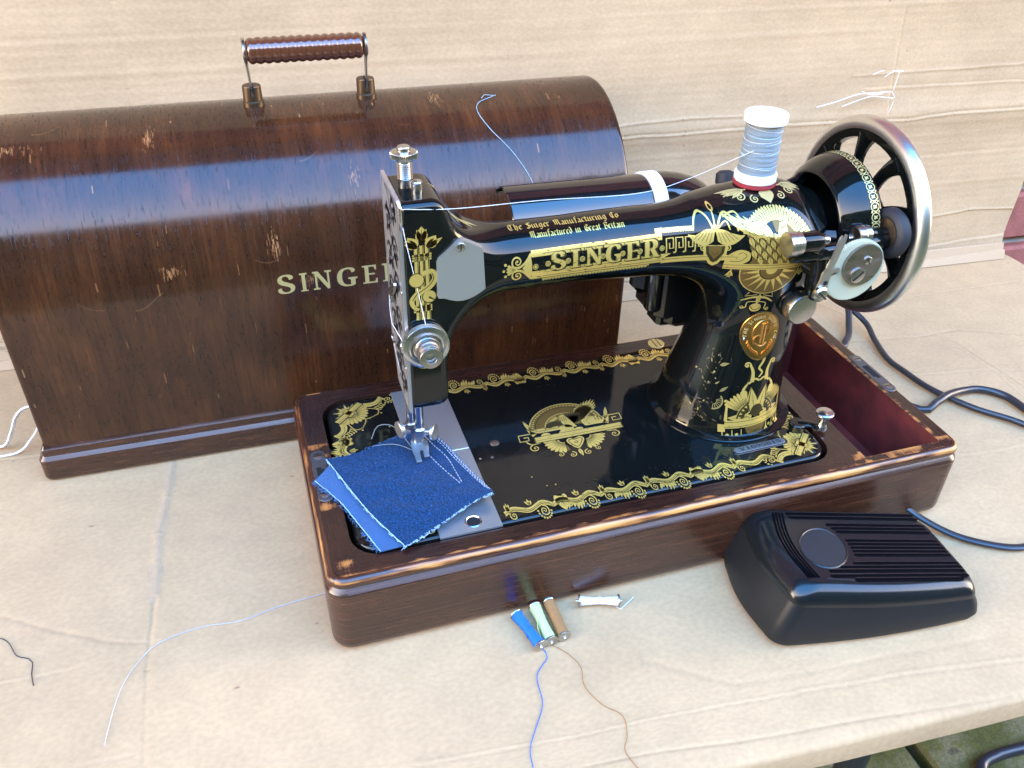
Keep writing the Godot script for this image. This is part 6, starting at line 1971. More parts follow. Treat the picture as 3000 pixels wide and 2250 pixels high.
func build_badge(s: Node) -> void:
	var c := Vector2(0.3375, 0.1548)
	var base := MB.new()
	var rs := []
	var place := func(u: float, a: float, h: float) -> Vector3:
		var q: Array = place_front(c + Vector2(cos(a) * 0.0142, sin(a) * 0.0200) * u)
		return q[0] + q[1] * h
	for q in [[1.0, 0.0], [1.0, 0.0007], [0.975, 0.0010], [0.95, 0.0009], [0.93, 0.0007], [0.7, 0.0007], [0.4, 0.0007], [0.02, 0.0007]]:
		var row := PackedVector3Array()
		for k in 56: row.append(place.call(q[0], TAU * k / 56.0, q[1]))
		rs.append(row)
	base.rows(rs, true)
	var badge := obj("brass_badge", base, M.brass, s)
	var em := MB.new()
	var shuttle := func(pts: Array, r: float, flat: float) -> void:
		var o := []
		for p in pts:
			var q: Array = place_front(c + p)
			o.append(q[0] + q[1] * 0.0009)
		em.tube(curve(o, 0.0008), r, 8, false, flat)
	shuttle.call([Vector2(0.0005, -0.0060), Vector2(0.0015, 0.0090)], 0.0017, 1.0)
	shuttle.call([Vector2(0.0030, 0.0105), Vector2(0.0060, 0.0065), Vector2(0.0040, 0.0010), Vector2(-0.0030, -0.0010), Vector2(-0.0050, -0.0050), Vector2(0.0, -0.0085), Vector2(0.0045, -0.0060)], 0.0006, 1.0)
	shuttle.call([Vector2(-0.0050, -0.0075), Vector2(-0.0060, 0.0030), Vector2(-0.0020, 0.0110), Vector2(0.0040, 0.0118), Vector2(0.0068, 0.0080)], 0.0006, 1.0)
	for sg in [-1.0, 1.0]:
		for j in 7:
			var g: float = -PI / 2 + sg * (0.15 + j * 0.16)
			shuttle.call([Vector2(cos(g) * 0.0105, sin(g) * 0.0155), Vector2(cos(g + 0.12 * sg) * 0.0092, sin(g + 0.12 * sg) * 0.0135)], 0.0008, 0.6)
	obj("embossed_emblem", em, M.brass, badge)
	var ink := Ink.new()
	var words := "THE SINGER MANFG CO"
	for j in words.length():
		var ch := words[j]
		if ch == " ": continue
		var g := lerpf(PI * 1.02, -0.02 * PI, float(j) / (words.length() - 1))
		var at := c + Vector2(cos(g) * 0.0110, sin(g) * 0.0158)
		var t := Vector2(sin(g) * 0.0110, -cos(g) * 0.0158).normalized()
		ink.xf = Transform2D(t, t.orthogonal() * -1.0 if t.orthogonal().dot(at - c) < 0 else t.orthogonal(), at)
		ink.text(ch, font("sans", true), -0.0009, -0.0011, 0.0018 if ch != "I" else 0.0006, 0.0023)
	lay(ink, "embossed_letters", badge, func(q: Vector2) -> Array:
		var r: Array = place_front(q)
		return [r[0] + r[1] * 0.00105, r[1]], [M.pale_gold, M.brass, M.brass])
	for sg in [-1.0, 1.0]:
		var q: Array = place_front(c + Vector2(sg * 0.0112, -0.0035))
		var rv := MB.new()
		rv.lathe(q[0] + q[1] * 0.0005, q[1], [Vector2(0.0012, 0), Vector2(0.0011, 0.0006), Vector2(0, 0.0010)], 14)
		obj("rivet", rv, M.bright_steel, badge)

# ---------------------------------------------------------------- lid
func build_lid() -> void:
	var L := 0.5198
	var t := thing("dome_case", "bentwood dome-topped wooden lid with gold lettering and a turned carrying handle", "lid", Vector3(-0.2057, 0.0, -0.2426), -0.011)
	var Dp := 0.2180
	# mouldings round the foot
	var mo := MB.new()
	var prof := [Vector2(-0.0062, 0.0350), Vector2(-0.0060, 0.0336), Vector2(-0.0038, 0.0308), Vector2(-0.0036, 0.0302), Vector2(-0.0034, 0.0258), Vector2(-0.0028, 0.0250), Vector2(-0.0004, 0.0220), Vector2(0, 0.0212), Vector2(0, 0.0060)]
	for q in arc2(Vector2(-0.005, 0.0055), 0.005, 0, -PI / 2, 5): prof.append(q)
	prof.append(Vector2(-0.03, 0.0005))
	sweep(mo, 0, -Dp, L, 0, 0.007, prof)
	obj("foot_moulding", mo, M.moulding_wood, t)
	# bent top: front, dome and back in one sheet
	var pr := []                                     # (z, y), outward normal
	for k in 9: pr.append([Vector2(-0.006, 0.033 + k * 0.0146), Vector2(1, 0)])
	for k in range(1, 48):
		var g := PI * k / 48.0
		pr.append([Vector2(-0.109 + cos(g) * 0.103, 0.150 + sin(g) * 0.118), Vector2(cos(g) / 0.103, sin(g) / 0.118).normalized()])
	for k in 9: pr.append([Vector2(-0.212, 0.150 - k * 0.0146), Vector2(-1, 0)])
	var xs := [[0.0062, 0.0040], [0.0064, 0.0022], [0.0072, 0.0009], [0.0086, 0.0002], [0.0105, 0.0]]
	for k in range(1, 24): xs.append([lerpf(0.0105, L - 0.0105, k / 24.0), 0.0])
	for q in [[0.0105, 0.0], [0.0086, 0.0002], [0.0072, 0.0009], [0.0064, 0.0022], [0.0062, 0.0040]]: xs.append([L - q[0], q[1]])
	var sh := MB.new()
	var rs := []; var us := []
	for x in xs:
		var row := PackedVector3Array(); var ur := PackedVector2Array()
		var arc := 0.0
		for i in pr.size():
			if i: arc += pr[i][0].distance_to(pr[i - 1][0])
			var p: Vector2 = pr[i][0] - pr[i][1] * x[1]
			row.append(Vector3(x[0], p.y, p.x)); ur.append(Vector2(x[0], 0.62 - arc))
		rs.append(row); us.append(ur)
	sh.rows(rs, false, false, us)
	obj("bent_top", sh, M.lid_wood, t, 50.0)
	for e in [0, 1]:
		var en := MB.new()
		var poly := PackedVector2Array()
		for q in pr: poly.append(q[0] - q[1] * 0.0040)
		var fr := Transform3D(Basis(Vector3(0, 0, 1), Vector3.UP, Vector3.LEFT), Vector3(0.0095 if e == 0 else L - 0.0065, 0, 0))
		en.prism(poly, 0.0, 0.003, fr)
		obj("end_board", en, M.end_wood, t)
	# gold lettering on the front, first letters visible beside the machine
	var ink := Ink.new()
	var ws := [0.0135, 0.0060, 0.0150, 0.0165, 0.0120, 0.0150]
	var x := 0.2095
	var word := "SINGER"
	for j in 6:
		ink.text(word[j], font("serif", true), x, 0.1462 - (0.0003 if word[j] in "SG" else 0.0), ws[j], 0.0160 + (0.0006 if word[j] in "SG" else 0.0))
		x += ws[j] + 0.0042
	lay(ink, "gold_lettering", t, func(q: Vector2) -> Array: return [Vector3(q.x, q.y, -0.0058 - maxf(0.0, 0.000035 * pow(maxf(0.0, (q.y - 0.150) * 1000.0), 2) * 0.125)), Vector3.BACK], [M.pale_gold, M.gold_dark, M.bronze], 0.004)
	# handle
	var hz := -0.104
	var top := 0.2675
	var hx := [0.2140, 0.3052]
	for k in 2:
		var po := MB.new()
		po.lathe(Vector3(hx[k], top - 0.003, hz), Vector3.UP, [Vector2(0.0086, 0), Vector2(0.0084, 0.0065), Vector2(0.0076, 0.0072), Vector2(0.0074, 0.0180), Vector2(0.0068, 0.0188), Vector2(0.0, 0.0189)], 28)
		var post := obj("handle_post", po, M.old_brass, t)
		var sl := MB.new()
		sl.box(Vector3(hx[k], top + 0.0135, hz + 0.003), Vector3(0.0030, 0.0062, 0.0102), 0.0001)
		obj("post_slot", sl, M.dark_hole, post)
		var st := MB.new()
		var gx: float = 0.2126 if k == 0 else 0.3068
		st.tube([Vector3(hx[k], top + 0.0075, hz + 0.006), Vector3(lerpf(hx[k], gx, 0.5), top + 0.027, hz + 0.0045), Vector3(gx, top + 0.037, hz + 0.004), Vector3(gx, top + 0.0515, hz + 0.0035)], [0.0034, 0.0036, 0.0050, 0.0046], 10, false, 0.30, Vector3.RIGHT)
		st.cyl(Vector3(gx - 0.0012, top + 0.0425, hz + 0.004), Vector3(gx + 0.0012, top + 0.0425, hz + 0.004), 0.0086, 0.0006)
		obj("handle_strap", st, M.dull_steel, t)
	var gp := MB.new()
	var gpr := [Vector2(0, 0)]
	var n := 14
	for j in n * 6 + 1:
		var u := j / (n * 6.0)
		gpr.append(Vector2(0.0090 + 0.0011 * absf(sin(u * n * PI)) - (0.002 * pow(absf(u * 2 - 1), 30)), u * 0.0905))
	gpr.append(Vector2(0, 0.0905))
	gp.lathe(Vector3(0.2142, top + 0.0425, hz + 0.004), Vector3.RIGHT, gpr, 36)
	obj("turned_grip", gp, M.handle_wood, t, 60.0)
	# lock stud at the left end, with a loop of white string
	var sd_ := MB.new()
	sd_.lathe(Vector3(0.0062, 0.0560, -0.036), Vector3.LEFT, [Vector2(0.009, 0), Vector2(0.0088, 0.002), Vector2(0.006, 0.0035), Vector2(0.0055, 0.0050), Vector2(0, 0.0055)], 24)
	obj("lock_escutcheon", sd_, M.dull_steel, t)

# ---------------------------------------------------------------- foot pedal
func build_pedal() -> void:
	var t := thing("foot_pedal", "black plastic foot pedal with ribbed top and oval pad, before the wooden base", "foot pedal", Vector3(0.2935, 0, 0.0800), 0.0)
	# local axes: u along the front edge (towards the right end), w away from the viewer
	var u := Vector3(0.9905, 0, 0.1375); var w := Vector3(0.16, 0, -0.987)
	var ring := func(y: float, il: float, ir: float, ifr: float, ib: float, r: float, drop: float) -> PackedVector3Array:
		# corners in (u, w): front-left, front-right, back-right, back-left
		var c := [Vector2(0.0 + il, ifr), Vector2(0.1500 - ir, ifr + 0.002), Vector2(0.1440 - ir, 0.0780 - ib), Vector2(-0.0080 + il, 0.0895 - ib)]
		var o := PackedVector3Array()
		for k in 4:
			var a: Vector2 = c[(k + 3) % 4]; var b: Vector2 = c[k]; var d: Vector2 = c[(k + 1) % 4]
			var e0 := (a - b).normalized(); var e1 := (d - b).normalized()
			var half := acos(clampf(e0.dot(e1), -1, 1)) * 0.5
			var rr := r * (1.25 if k == 0 or k == 3 else 1.0)
			var cut := rr / tan(half)
			var cen := b + (e0 + e1).normalized() * (rr / sin(half))
			var p0 := b + e0 * cut; var p1 := b + e1 * cut
			var a0 := (p0 - cen).angle(); var a1 := (p1 - cen).angle()
			for j in 8:
				var g := lerp_angle(a0, a1, j / 7.0)
				var q := cen + Vector2.from_angle(g) * rr
				o.append(u * q.x + w * q.y + Vector3(0, y - drop * q.x / 0.15, 0))
			# straight run to the next corner, gently bowed at the left end
			for j in range(1, 8):
				var nb: Vector2 = c[(k + 1) % 4]
				var q := p1.lerp(nb, 0.0)
				var rr2 := r * (1.25 if (k + 1) % 4 == 0 or (k + 1) % 4 == 3 else 1.0)
				var f0 := (b - nb).normalized(); var f1: Vector2 = (c[(k + 2) % 4] - nb).normalized()
				var h2 := acos(clampf(f0.dot(f1), -1, 1)) * 0.5
				q = p1.lerp(nb + f0 * (rr2 / tan(h2)), j / 8.0)
				if k == 3: q.x -= 0.004 * sin(j / 8.0 * PI)
				if k == 0: q.y -= 0.003 * sin(j / 8.0 * PI)
				o.append(u * q.x + w * q.y + Vector3(0, y - drop * q.x / 0.15, 0))
		return o
	var top := 0.0545; var drop := 0.0235
	var body := MB.new()
	body.rows([ring.call(0.0006, -0.0020, 0.005, 0.0025, 0.004, 0.014, 0.0), ring.call(0.0040, -0.0075, -0.001, -0.0028, 0.001, 0.012, 0.0), ring.call(0.010, -0.0078, -0.002, -0.0034, 0.0, 0.010, 0.002), ring.call(0.022, -0.0045, -0.0005, -0.0018, 0.0, 0.009, 0.008), ring.call(top - 0.016, 0.0020, 0.0012, 0.0014, 0.001, 0.009, drop - 0.004)], true)
	obj("pedal_side", body, M.pedal_side, t)
	var sh := MB.new()
	var rs := []
	for q in arc2(Vector2(0, 0), 1.0, 0.0, PI / 2, 8):
		var in_: float = (1.0 - q.x)
		rs.append(ring.call(top - 0.0165 + q.y * 0.0157, 0.0020 + in_ * 0.0140, 0.0012 + in_ * 0.006, 0.0014 + in_ * 0.0115, 0.001 + in_ * 0.007, 0.009 + in_ * 0.006, drop - 0.004 + 0.004 * q.y))
	rs.append(ring.call(top - 0.0005, 0.018, 0.0085, 0.0130, 0.009, 0.014, drop))
	sh.rows(rs, true)
	var last: int = sh.v.size() - rs[-1].size()
	var cc := Vector3.ZERO
	for p in rs[-1]: cc += p
	var ci := sh.p(cc / rs[-1].size())
	for k in rs[-1].size(): sh.tri(last + k, last + (k + 1) % rs[-1].size(), ci)
	obj("pedal_top", sh, M.pedal_shell, t, 60.0)
	var at := func(a: float, b: float, h: float) -> Vector3: return u * a + w * b + Vector3(0, top - 0.0005 - drop * a / 0.15 + h, 0)
	# grooves moulded into the top (dark slots), bowed ones at the heel end
	var oc := Vector2(0.0400, 0.0420)
	var gs := [[0.0790, 0.052, 0.080], [0.0765, 0.026, 0.139], [0.0725, 0.027, 0.140], [0.0650, 0.0535, 0.140], [0.0615, 0.056, 0.140], [0.0580, 0.058, 0.141], [0.0490, 0.0615, 0.141], [0.0455, 0.062, 0.141], [0.0420, 0.062, 0.142], [0.0385, 0.062, 0.142], [0.0350, 0.0615, 0.142], [0.0270, 0.0560, 0.143], [0.0235, 0.044, 0.143], [0.0200, 0.034, 0.143], [0.0155, 0.033, 0.143], [0.0120, 0.050, 0.136]]
	for g in gs:
		if g[0] > 0.078: continue
		var m := MB.new()
		var bk := clampf((g[0] - 0.01) / 0.07, 0, 1)
		m.tube([at.call(g[1], g[0], 0.0), at.call(g[1] + 0.002, g[0], 0.0001), at.call(g[2] - 0.006 * bk - 0.002, g[0] - 0.001 * bk, 0.0001), at.call(g[2] - 0.006 * bk, g[0] - 0.001 * bk, 0.0)], [0.0008, 0.0016, 0.0016, 0.0008], 8, false, 0.28, Vector3.UP)
		obj("groove", m, M.groove, t)
		var hi := MB.new()
		hi.tube([at.call(g[1] + 0.001, g[0] + 0.0016, 0.0), at.call(g[2] - 0.006 * bk - 0.002, g[0] + 0.0016 - 0.001 * bk, 0.0)], 0.0008, 8, false, 0.6, Vector3.UP)
		obj("rib", hi, M.black_plastic, t)
	for j in 4:
		var m := MB.new()
		var pts := []
		for q in 15:
			var v := q / 14.0
			pts.append(at.call(0.0165 + j * 0.0024 - 0.006 * sin(v * PI), lerpf(0.0145, 0.0775, v), 0.0001))
		m.tube(pts, 0.0008, 8, false, 0.4, Vector3.UP)
		obj("heel_groove", m, M.groove, t)
	var pad := MB.new()
	var rr := []
	for q in [[1.05, -0.0006], [1.045, 0.0003], [1.0, 0.0007], [0.97, 0.0005], [0.955, 0.0001]]:
		var row := PackedVector3Array()
		for k in 48:
			var g := TAU * k / 48.0
			row.append(at.call(oc.x + cos(g) * 0.0180 * q[0] + sin(g) * 0.004, oc.y + sin(g) * 0.0190 * q[0], q[1]))
		rr.append(row)
	pad.rows(rr, true)
	obj("pad_rim", pad, M.black_plastic, t)
	var pd := MB.new()
	var ctr := pd.p(at.call(oc.x, oc.y, 0.0006))
	for k in 48:
		var g := TAU * k / 48.0
		pd.p(at.call(oc.x + cos(g) * 0.0180 * 0.96 + sin(g) * 0.004, oc.y + sin(g) * 0.0190 * 0.96, 0.0003))
	for k in 48: pd.tri(ctr, 1 + k, 1 + (k + 1) % 48)
	obj("grip_pad", pd, M.pad, t)
	var cb := MB.new()
	cb.tube(curve([Vector3(0.4185, 0.018, -0.002), Vector3(0.4290, 0.0200, -0.0115), Vector3(0.4400, 0.0195, -0.0145), Vector3(0.4540, 0.0150, -0.0090), Vector3(0.4665, 0.008, 0.0070), Vector3(0.4825, 0.0036, 0.0265), Vector3(0.5007, 0.0030, 0.0420), Vector3(0.5220, 0.0030, 0.0530), Vector3(0.545, 0.0030, 0.0530), Vector3(0.59, 0.003, 0.040)], 0.004), 0.0034, 10, false, 0.7, Vector3.UP)
	tag(obj("pedal_cable", cb, M.cable), "flat black cable leaving the back of the foot pedal towards the right", "cable")

# ---------------------------------------------------------------- small things
func on_dome(x: float, z: float) -> Vector3:      # a point on the lid's curved top, world x and z
	var lz := z + 0.2426 - (x + 0.2057) * 0.011
	var q := clampf((lz + 0.109) / 0.103, -1, 1)
	return Vector3(x, 0.150 + 0.118 * sqrt(1 - q * q), z)

func build_small_things() -> void:
	# spool of thread on its pin, red felt under it
	var sc := Vector3(0.3335, 0.2600, -0.1120)
	var fe := MB.new()
	fe.lathe(sc - Vector3(0, 0.0018, 0), Vector3.UP, [Vector2(0, 0), Vector2(0.0148, 0), Vector2(0.0152, 0.0010), Vector2(0.0148, 0.0024), Vector2(0, 0.0026)], 40)
	tag(obj("felt_pad", fe, M.red_felt), "round red felt pad under the thread spool on the machine's arm", "felt pad")
	var sp := thing("thread_spool", "white spool wound with pale blue-grey thread standing on the machine's arm", "spool", sc)
	var re := MB.new()
	re.lathe(Vector3(0, 0.0008, 0), Vector3.UP, [Vector2(0.003, 0), Vector2(0.0140, 0), Vector2(0.0147, 0.0008), Vector2(0.0147, 0.0052), Vector2(0.0140, 0.0062), Vector2(0.0126, 0.0068), Vector2(0.0100, 0.0068), Vector2(0.0100, 0.0404), Vector2(0.0125, 0.0404), Vector2(0.0143, 0.0410), Vector2(0.0147, 0.0416), Vector2(0.0147, 0.0460), Vector2(0.0140, 0.0468), Vector2(0.0040, 0.0472), Vector2(0.0, 0.0473)], 48)
	obj("reel", re, M.white_plastic, sp)
	var wd := MB.new()
	var pts := []
	for j in 132:
		var v := j / 131.0
		var band := 0.00022 * sin(v * 61.0) + 0.00016 * sin(v * 23.0 + 1.0)
		pts.append(Vector2(0.0129 + band * 0.6 + (0.00014 if j % 2 else 0.0) - 0.0006 * pow(v, 1.2), 0.0068 + v * 0.0336))
	wd.lathe(Vector3(0, 0, 0), Vector3.UP, pts, 40)
	var wound := obj("wound_thread", wd, M.grey_thread, sp)
	for j in 9:                                      # crossing turns
		var cr := MB.new()
		var y0 := 0.0110 + j * 0.0034
		var a0 := rng.randf() * TAU
		var ring := []
		for k in 30:
			var g := TAU * k / 29.0
			ring.append(Vector3(cos(g + a0) * (0.01290 - 0.0006 * y0 / 0.04), y0 + 0.0016 * sin(g), sin(g + a0) * (0.01290 - 0.0006 * y0 / 0.04)))
		cr.tube(ring, 0.00026, 5)
		obj("crossing_turn", cr, M.pale_blue if j % 2 else M.loose_white, wound)
	# the thread from the spool to the needle
	var a := sc + Vector3(0.0095, 0.0300, 0.0085)
	var tt := MB.new()
	tt.tube(curve([a, sc + Vector3(-0.006, 0.0275, 0.0100), Vector3(0.287, 0.2600, -0.125), Vector3(0.240, 0.2625, -0.1060), Vector3(0.17, 0.2705, -0.094), Vector3(0.110, 0.2752, -0.0855), Vector3(0.0760, 0.2795, -0.0835)], 0.004), 0.00022, 5)
	tt.tube(curve([Vector3(0.0762, 0.2775, -0.0830), Vector3(0.0785, 0.2600, -0.0836), Vector3(0.0845, 0.2250, -0.0840), Vector3(0.0882, 0.2000, -0.0815)], 0.004), 0.00026, 5)
	tt.tube(curve([Vector3(0.0750, 0.1835, -0.0815), Vector3(0.0732, 0.1850, -0.098), Vector3(0.0715, 0.1860, -0.1120)], 0.004), 0.00026, 5)
	tt.tube(curve([Vector3(0.0715, 0.1860, -0.1120), Vector3(0.0715, 0.195, -0.1160), Vector3(0.0722, 0.2040, -0.1180)], 0.004), 0.00026, 5)
	tt.tube(curve([Vector3(0.0722, 0.1720, -0.1175), Vector3(0.0780, 0.12, -0.1130), Vector3(0.0798, 0.0965, -0.1105)], 0.004), 0.00022, 5)
	tag(obj("sewing_thread", tt, M.white_thread), "fine white thread drawn from the spool across to the machine's head and needle", "thread")
	denim()
	bobbins()
	# loose threads
	var loose := [
		["loose_thread", "long fine white thread lying on the cardboard left of the wooden base", M.loose_white, 0.00030, [[0.004, -0.0590], [-0.0032, -0.0577], [-0.0336, -0.0549], [-0.0595, -0.0498], [-0.0873, -0.0519], [-0.1145, -0.0458], [-0.1288, -0.0307], [-0.1366, -0.0146], [-0.1411, 0.005], [-0.144, 0.0239]]],
		["loose_thread", "blue thread trailing from the blue bobbin to the photo's lower edge", M.blue_thread, 0.00034, [[0.1356, 0.0345], [0.1362, 0.0417], [0.1247, 0.0537], [0.1213, 0.0745], [0.11, 0.0917], [0.1033, 0.1027], [0.1014, 0.1144], [0.099, 0.135]]],
		["loose_thread", "thin brown thread trailing from the bobbins to the photo's lower edge", M.brown_thread, 0.00026, [[0.1430, 0.0333], [0.1503, 0.0422], [0.1553, 0.0554], [0.1521, 0.0695], [0.1578, 0.0857], [0.1673, 0.0973], [0.1642, 0.1115], [0.159, 0.1197], [0.1617, 0.1328], [0.166, 0.150]]],
		["loose_thread", "short dark thread on the cardboard at the photo's left edge", M.dark_thread, 0.00036, [[-0.2265, -0.0814], [-0.2165, -0.0814], [-0.2098, -0.0746], [-0.204, -0.063], [-0.1958, -0.0578], [-0.193, -0.0539], [-0.1924, -0.0443], [-0.1902, -0.0345]]],
	]
	for l in loose:
		var m := MB.new()
		var q := []
		for p in l[4]: q.append(Vector3(p[0], 0.0006, p[1]))
		m.tube(curve(q, 0.003), l[3], 6)
		tag(obj(l[0], m, l[2]), l[1], "thread")
	var lt := MB.new()
	var dome := []
	for q in [[0.2085, -0.327], [0.2000, -0.323], [0.1905, -0.318], [0.1870, -0.308], [0.1930, -0.292], [0.2067, -0.276], [0.2180, -0.263], [0.2228, -0.2555], [0.2232, -0.2500]]: dome.append(on_dome(q[0], q[1]) + Vector3(0, 0.0004, 0.0003))
	lt.tube(curve(dome, 0.003), 0.00032, 6)
	lt.tube(curve([on_dome(0.2070, -0.3255) + Vector3(0, 0.0006, 0), on_dome(0.1985, -0.3275) + Vector3(0, 0.001, 0), on_dome(0.1950, -0.3235) + Vector3(0, 0.0006, 0)], 0.003), 0.00030, 6)
	tag(obj("loose_thread", lt, M.lid_thread), "curled pale blue thread lying on top of the wooden lid", "thread")
	# white string looped through the lid's lock
	var ws := MB.new()
	var wp := [Vector3(-0.2045, 0.0545, -0.2790), Vector3(-0.2130, 0.0520, -0.280), Vector3(-0.2215, 0.0420, -0.283), Vector3(-0.2300, 0.0250, -0.290), Vector3(-0.2440, 0.0040, -0.300), Vector3(-0.27, 0.002, -0.31)]
	ws.tube(curve(wp, 0.004), 0.0010, 7)
	var w2 := []
	for p in wp: w2.append(p + Vector3(-0.0005, 0.0016, 0.0018))
	ws.tube(curve(w2, 0.004), 0.0010, 7)
	ws.tube(curve([Vector3(-0.2030, 0.0480, -0.2800), Vector3(-0.2080, 0.0300, -0.2850), Vector3(-0.2180, 0.0150, -0.2890), Vector3(-0.2330, 0.0020, -0.2900), Vector3(-0.26, 0.0018, -0.290)], 0.004), 0.0010, 7)
	tag(obj("white_string", ws, M.white_thread), "loop of white string hanging from the lock at the lid's left end", "string")
	# cables at the right
	var ca := MB.new()
	ca.tube(curve([Vector3(0.345, 0.13, -0.205), Vector3(0.41, 0.10, -0.27), Vector3(0.50, 0.06, -0.31), Vector3(0.585, 0.030, -0.310), Vector3(0.612, 0.012, -0.268), Vector3(0.6075, 0.0045, -0.2374), Vector3(0.5975, 0.004, -0.2026), Vector3(0.5986, 0.004, -0.1799), Vector3(0.6037, 0.004, -0.1447), Vector3(0.6214, 0.004, -0.1077), Vector3(0.6422, 0.004, -0.0827), Vector3(0.665, 0.004, -0.054), Vector3(0.72, 0.004, -0.02)], 0.006), 0.0030, 10)
	tag(obj("power_cable", ca, M.cable), "thin black cable running down behind the hand wheel and out to the right", "cable")
	var cb := MB.new()
	cb.tube(curve([Vector3(0.36, 0.12, -0.205), Vector3(0.42, 0.06, -0.265), Vector3(0.515, 0.008, -0.235), Vector3(0.545, 0.0045, -0.165), Vector3(0.5700, 0.0048, -0.1180), Vector3(0.5870, 0.0085, -0.1190), Vector3(0.6060, 0.0095, -0.1255), Vector3(0.6300, 0.006, -0.1310), Vector3(0.6510, 0.0046, -0.1290), Vector3(0.6660, 0.0046, -0.1130), Vector3(0.6690, 0.0046, -0.0860), Vector3(0.68, 0.0046, -0.04)], 0.005), 0.0037, 12)
	tag(obj("power_cable", cb, M.cable), "thicker black cable arching over the other beside the base's right end", "cable")
	var cc := MB.new()
	cc.tube(curve([Vector3(0.35, 0.11, -0.205), Vector3(0.45, 0.03, -0.25), Vector3(0.555, 0.006, -0.235), Vector3(0.5735, 0.005, -0.2417), Vector3(0.592, 0.008, -0.262), Vector3(0.604, 0.028, -0.300), Vector3(0.56, 0.06, -0.34), Vector3(0.45, 0.10, -0.28), Vector3(0.36, 0.14, -0.21)], 0.006), 0.0035, 10)
	tag(obj("power_cable", cc, M.cable), "short black cable loop behind the base, left of the cable behind the wheel", "cable")
	var gc := MB.new()
	gc.tube(curve([Vector3(1.25, GROUND + 0.012, -0.13), Vector3(1.05, GROUND + 0.012, -0.090), Vector3(0.945, GROUND + 0.012, -0.0900), Vector3(0.905, GROUND + 0.012, -0.083), Vector3(0.893, GROUND + 0.012, -0.055), Vector3(0.90, GROUND + 0.012, 0.0)], 0.01), 0.0085, 10)
	tag(obj("ground_cable", gc, M.cable), "black cable lying on the mossy paving below the table", "cable")

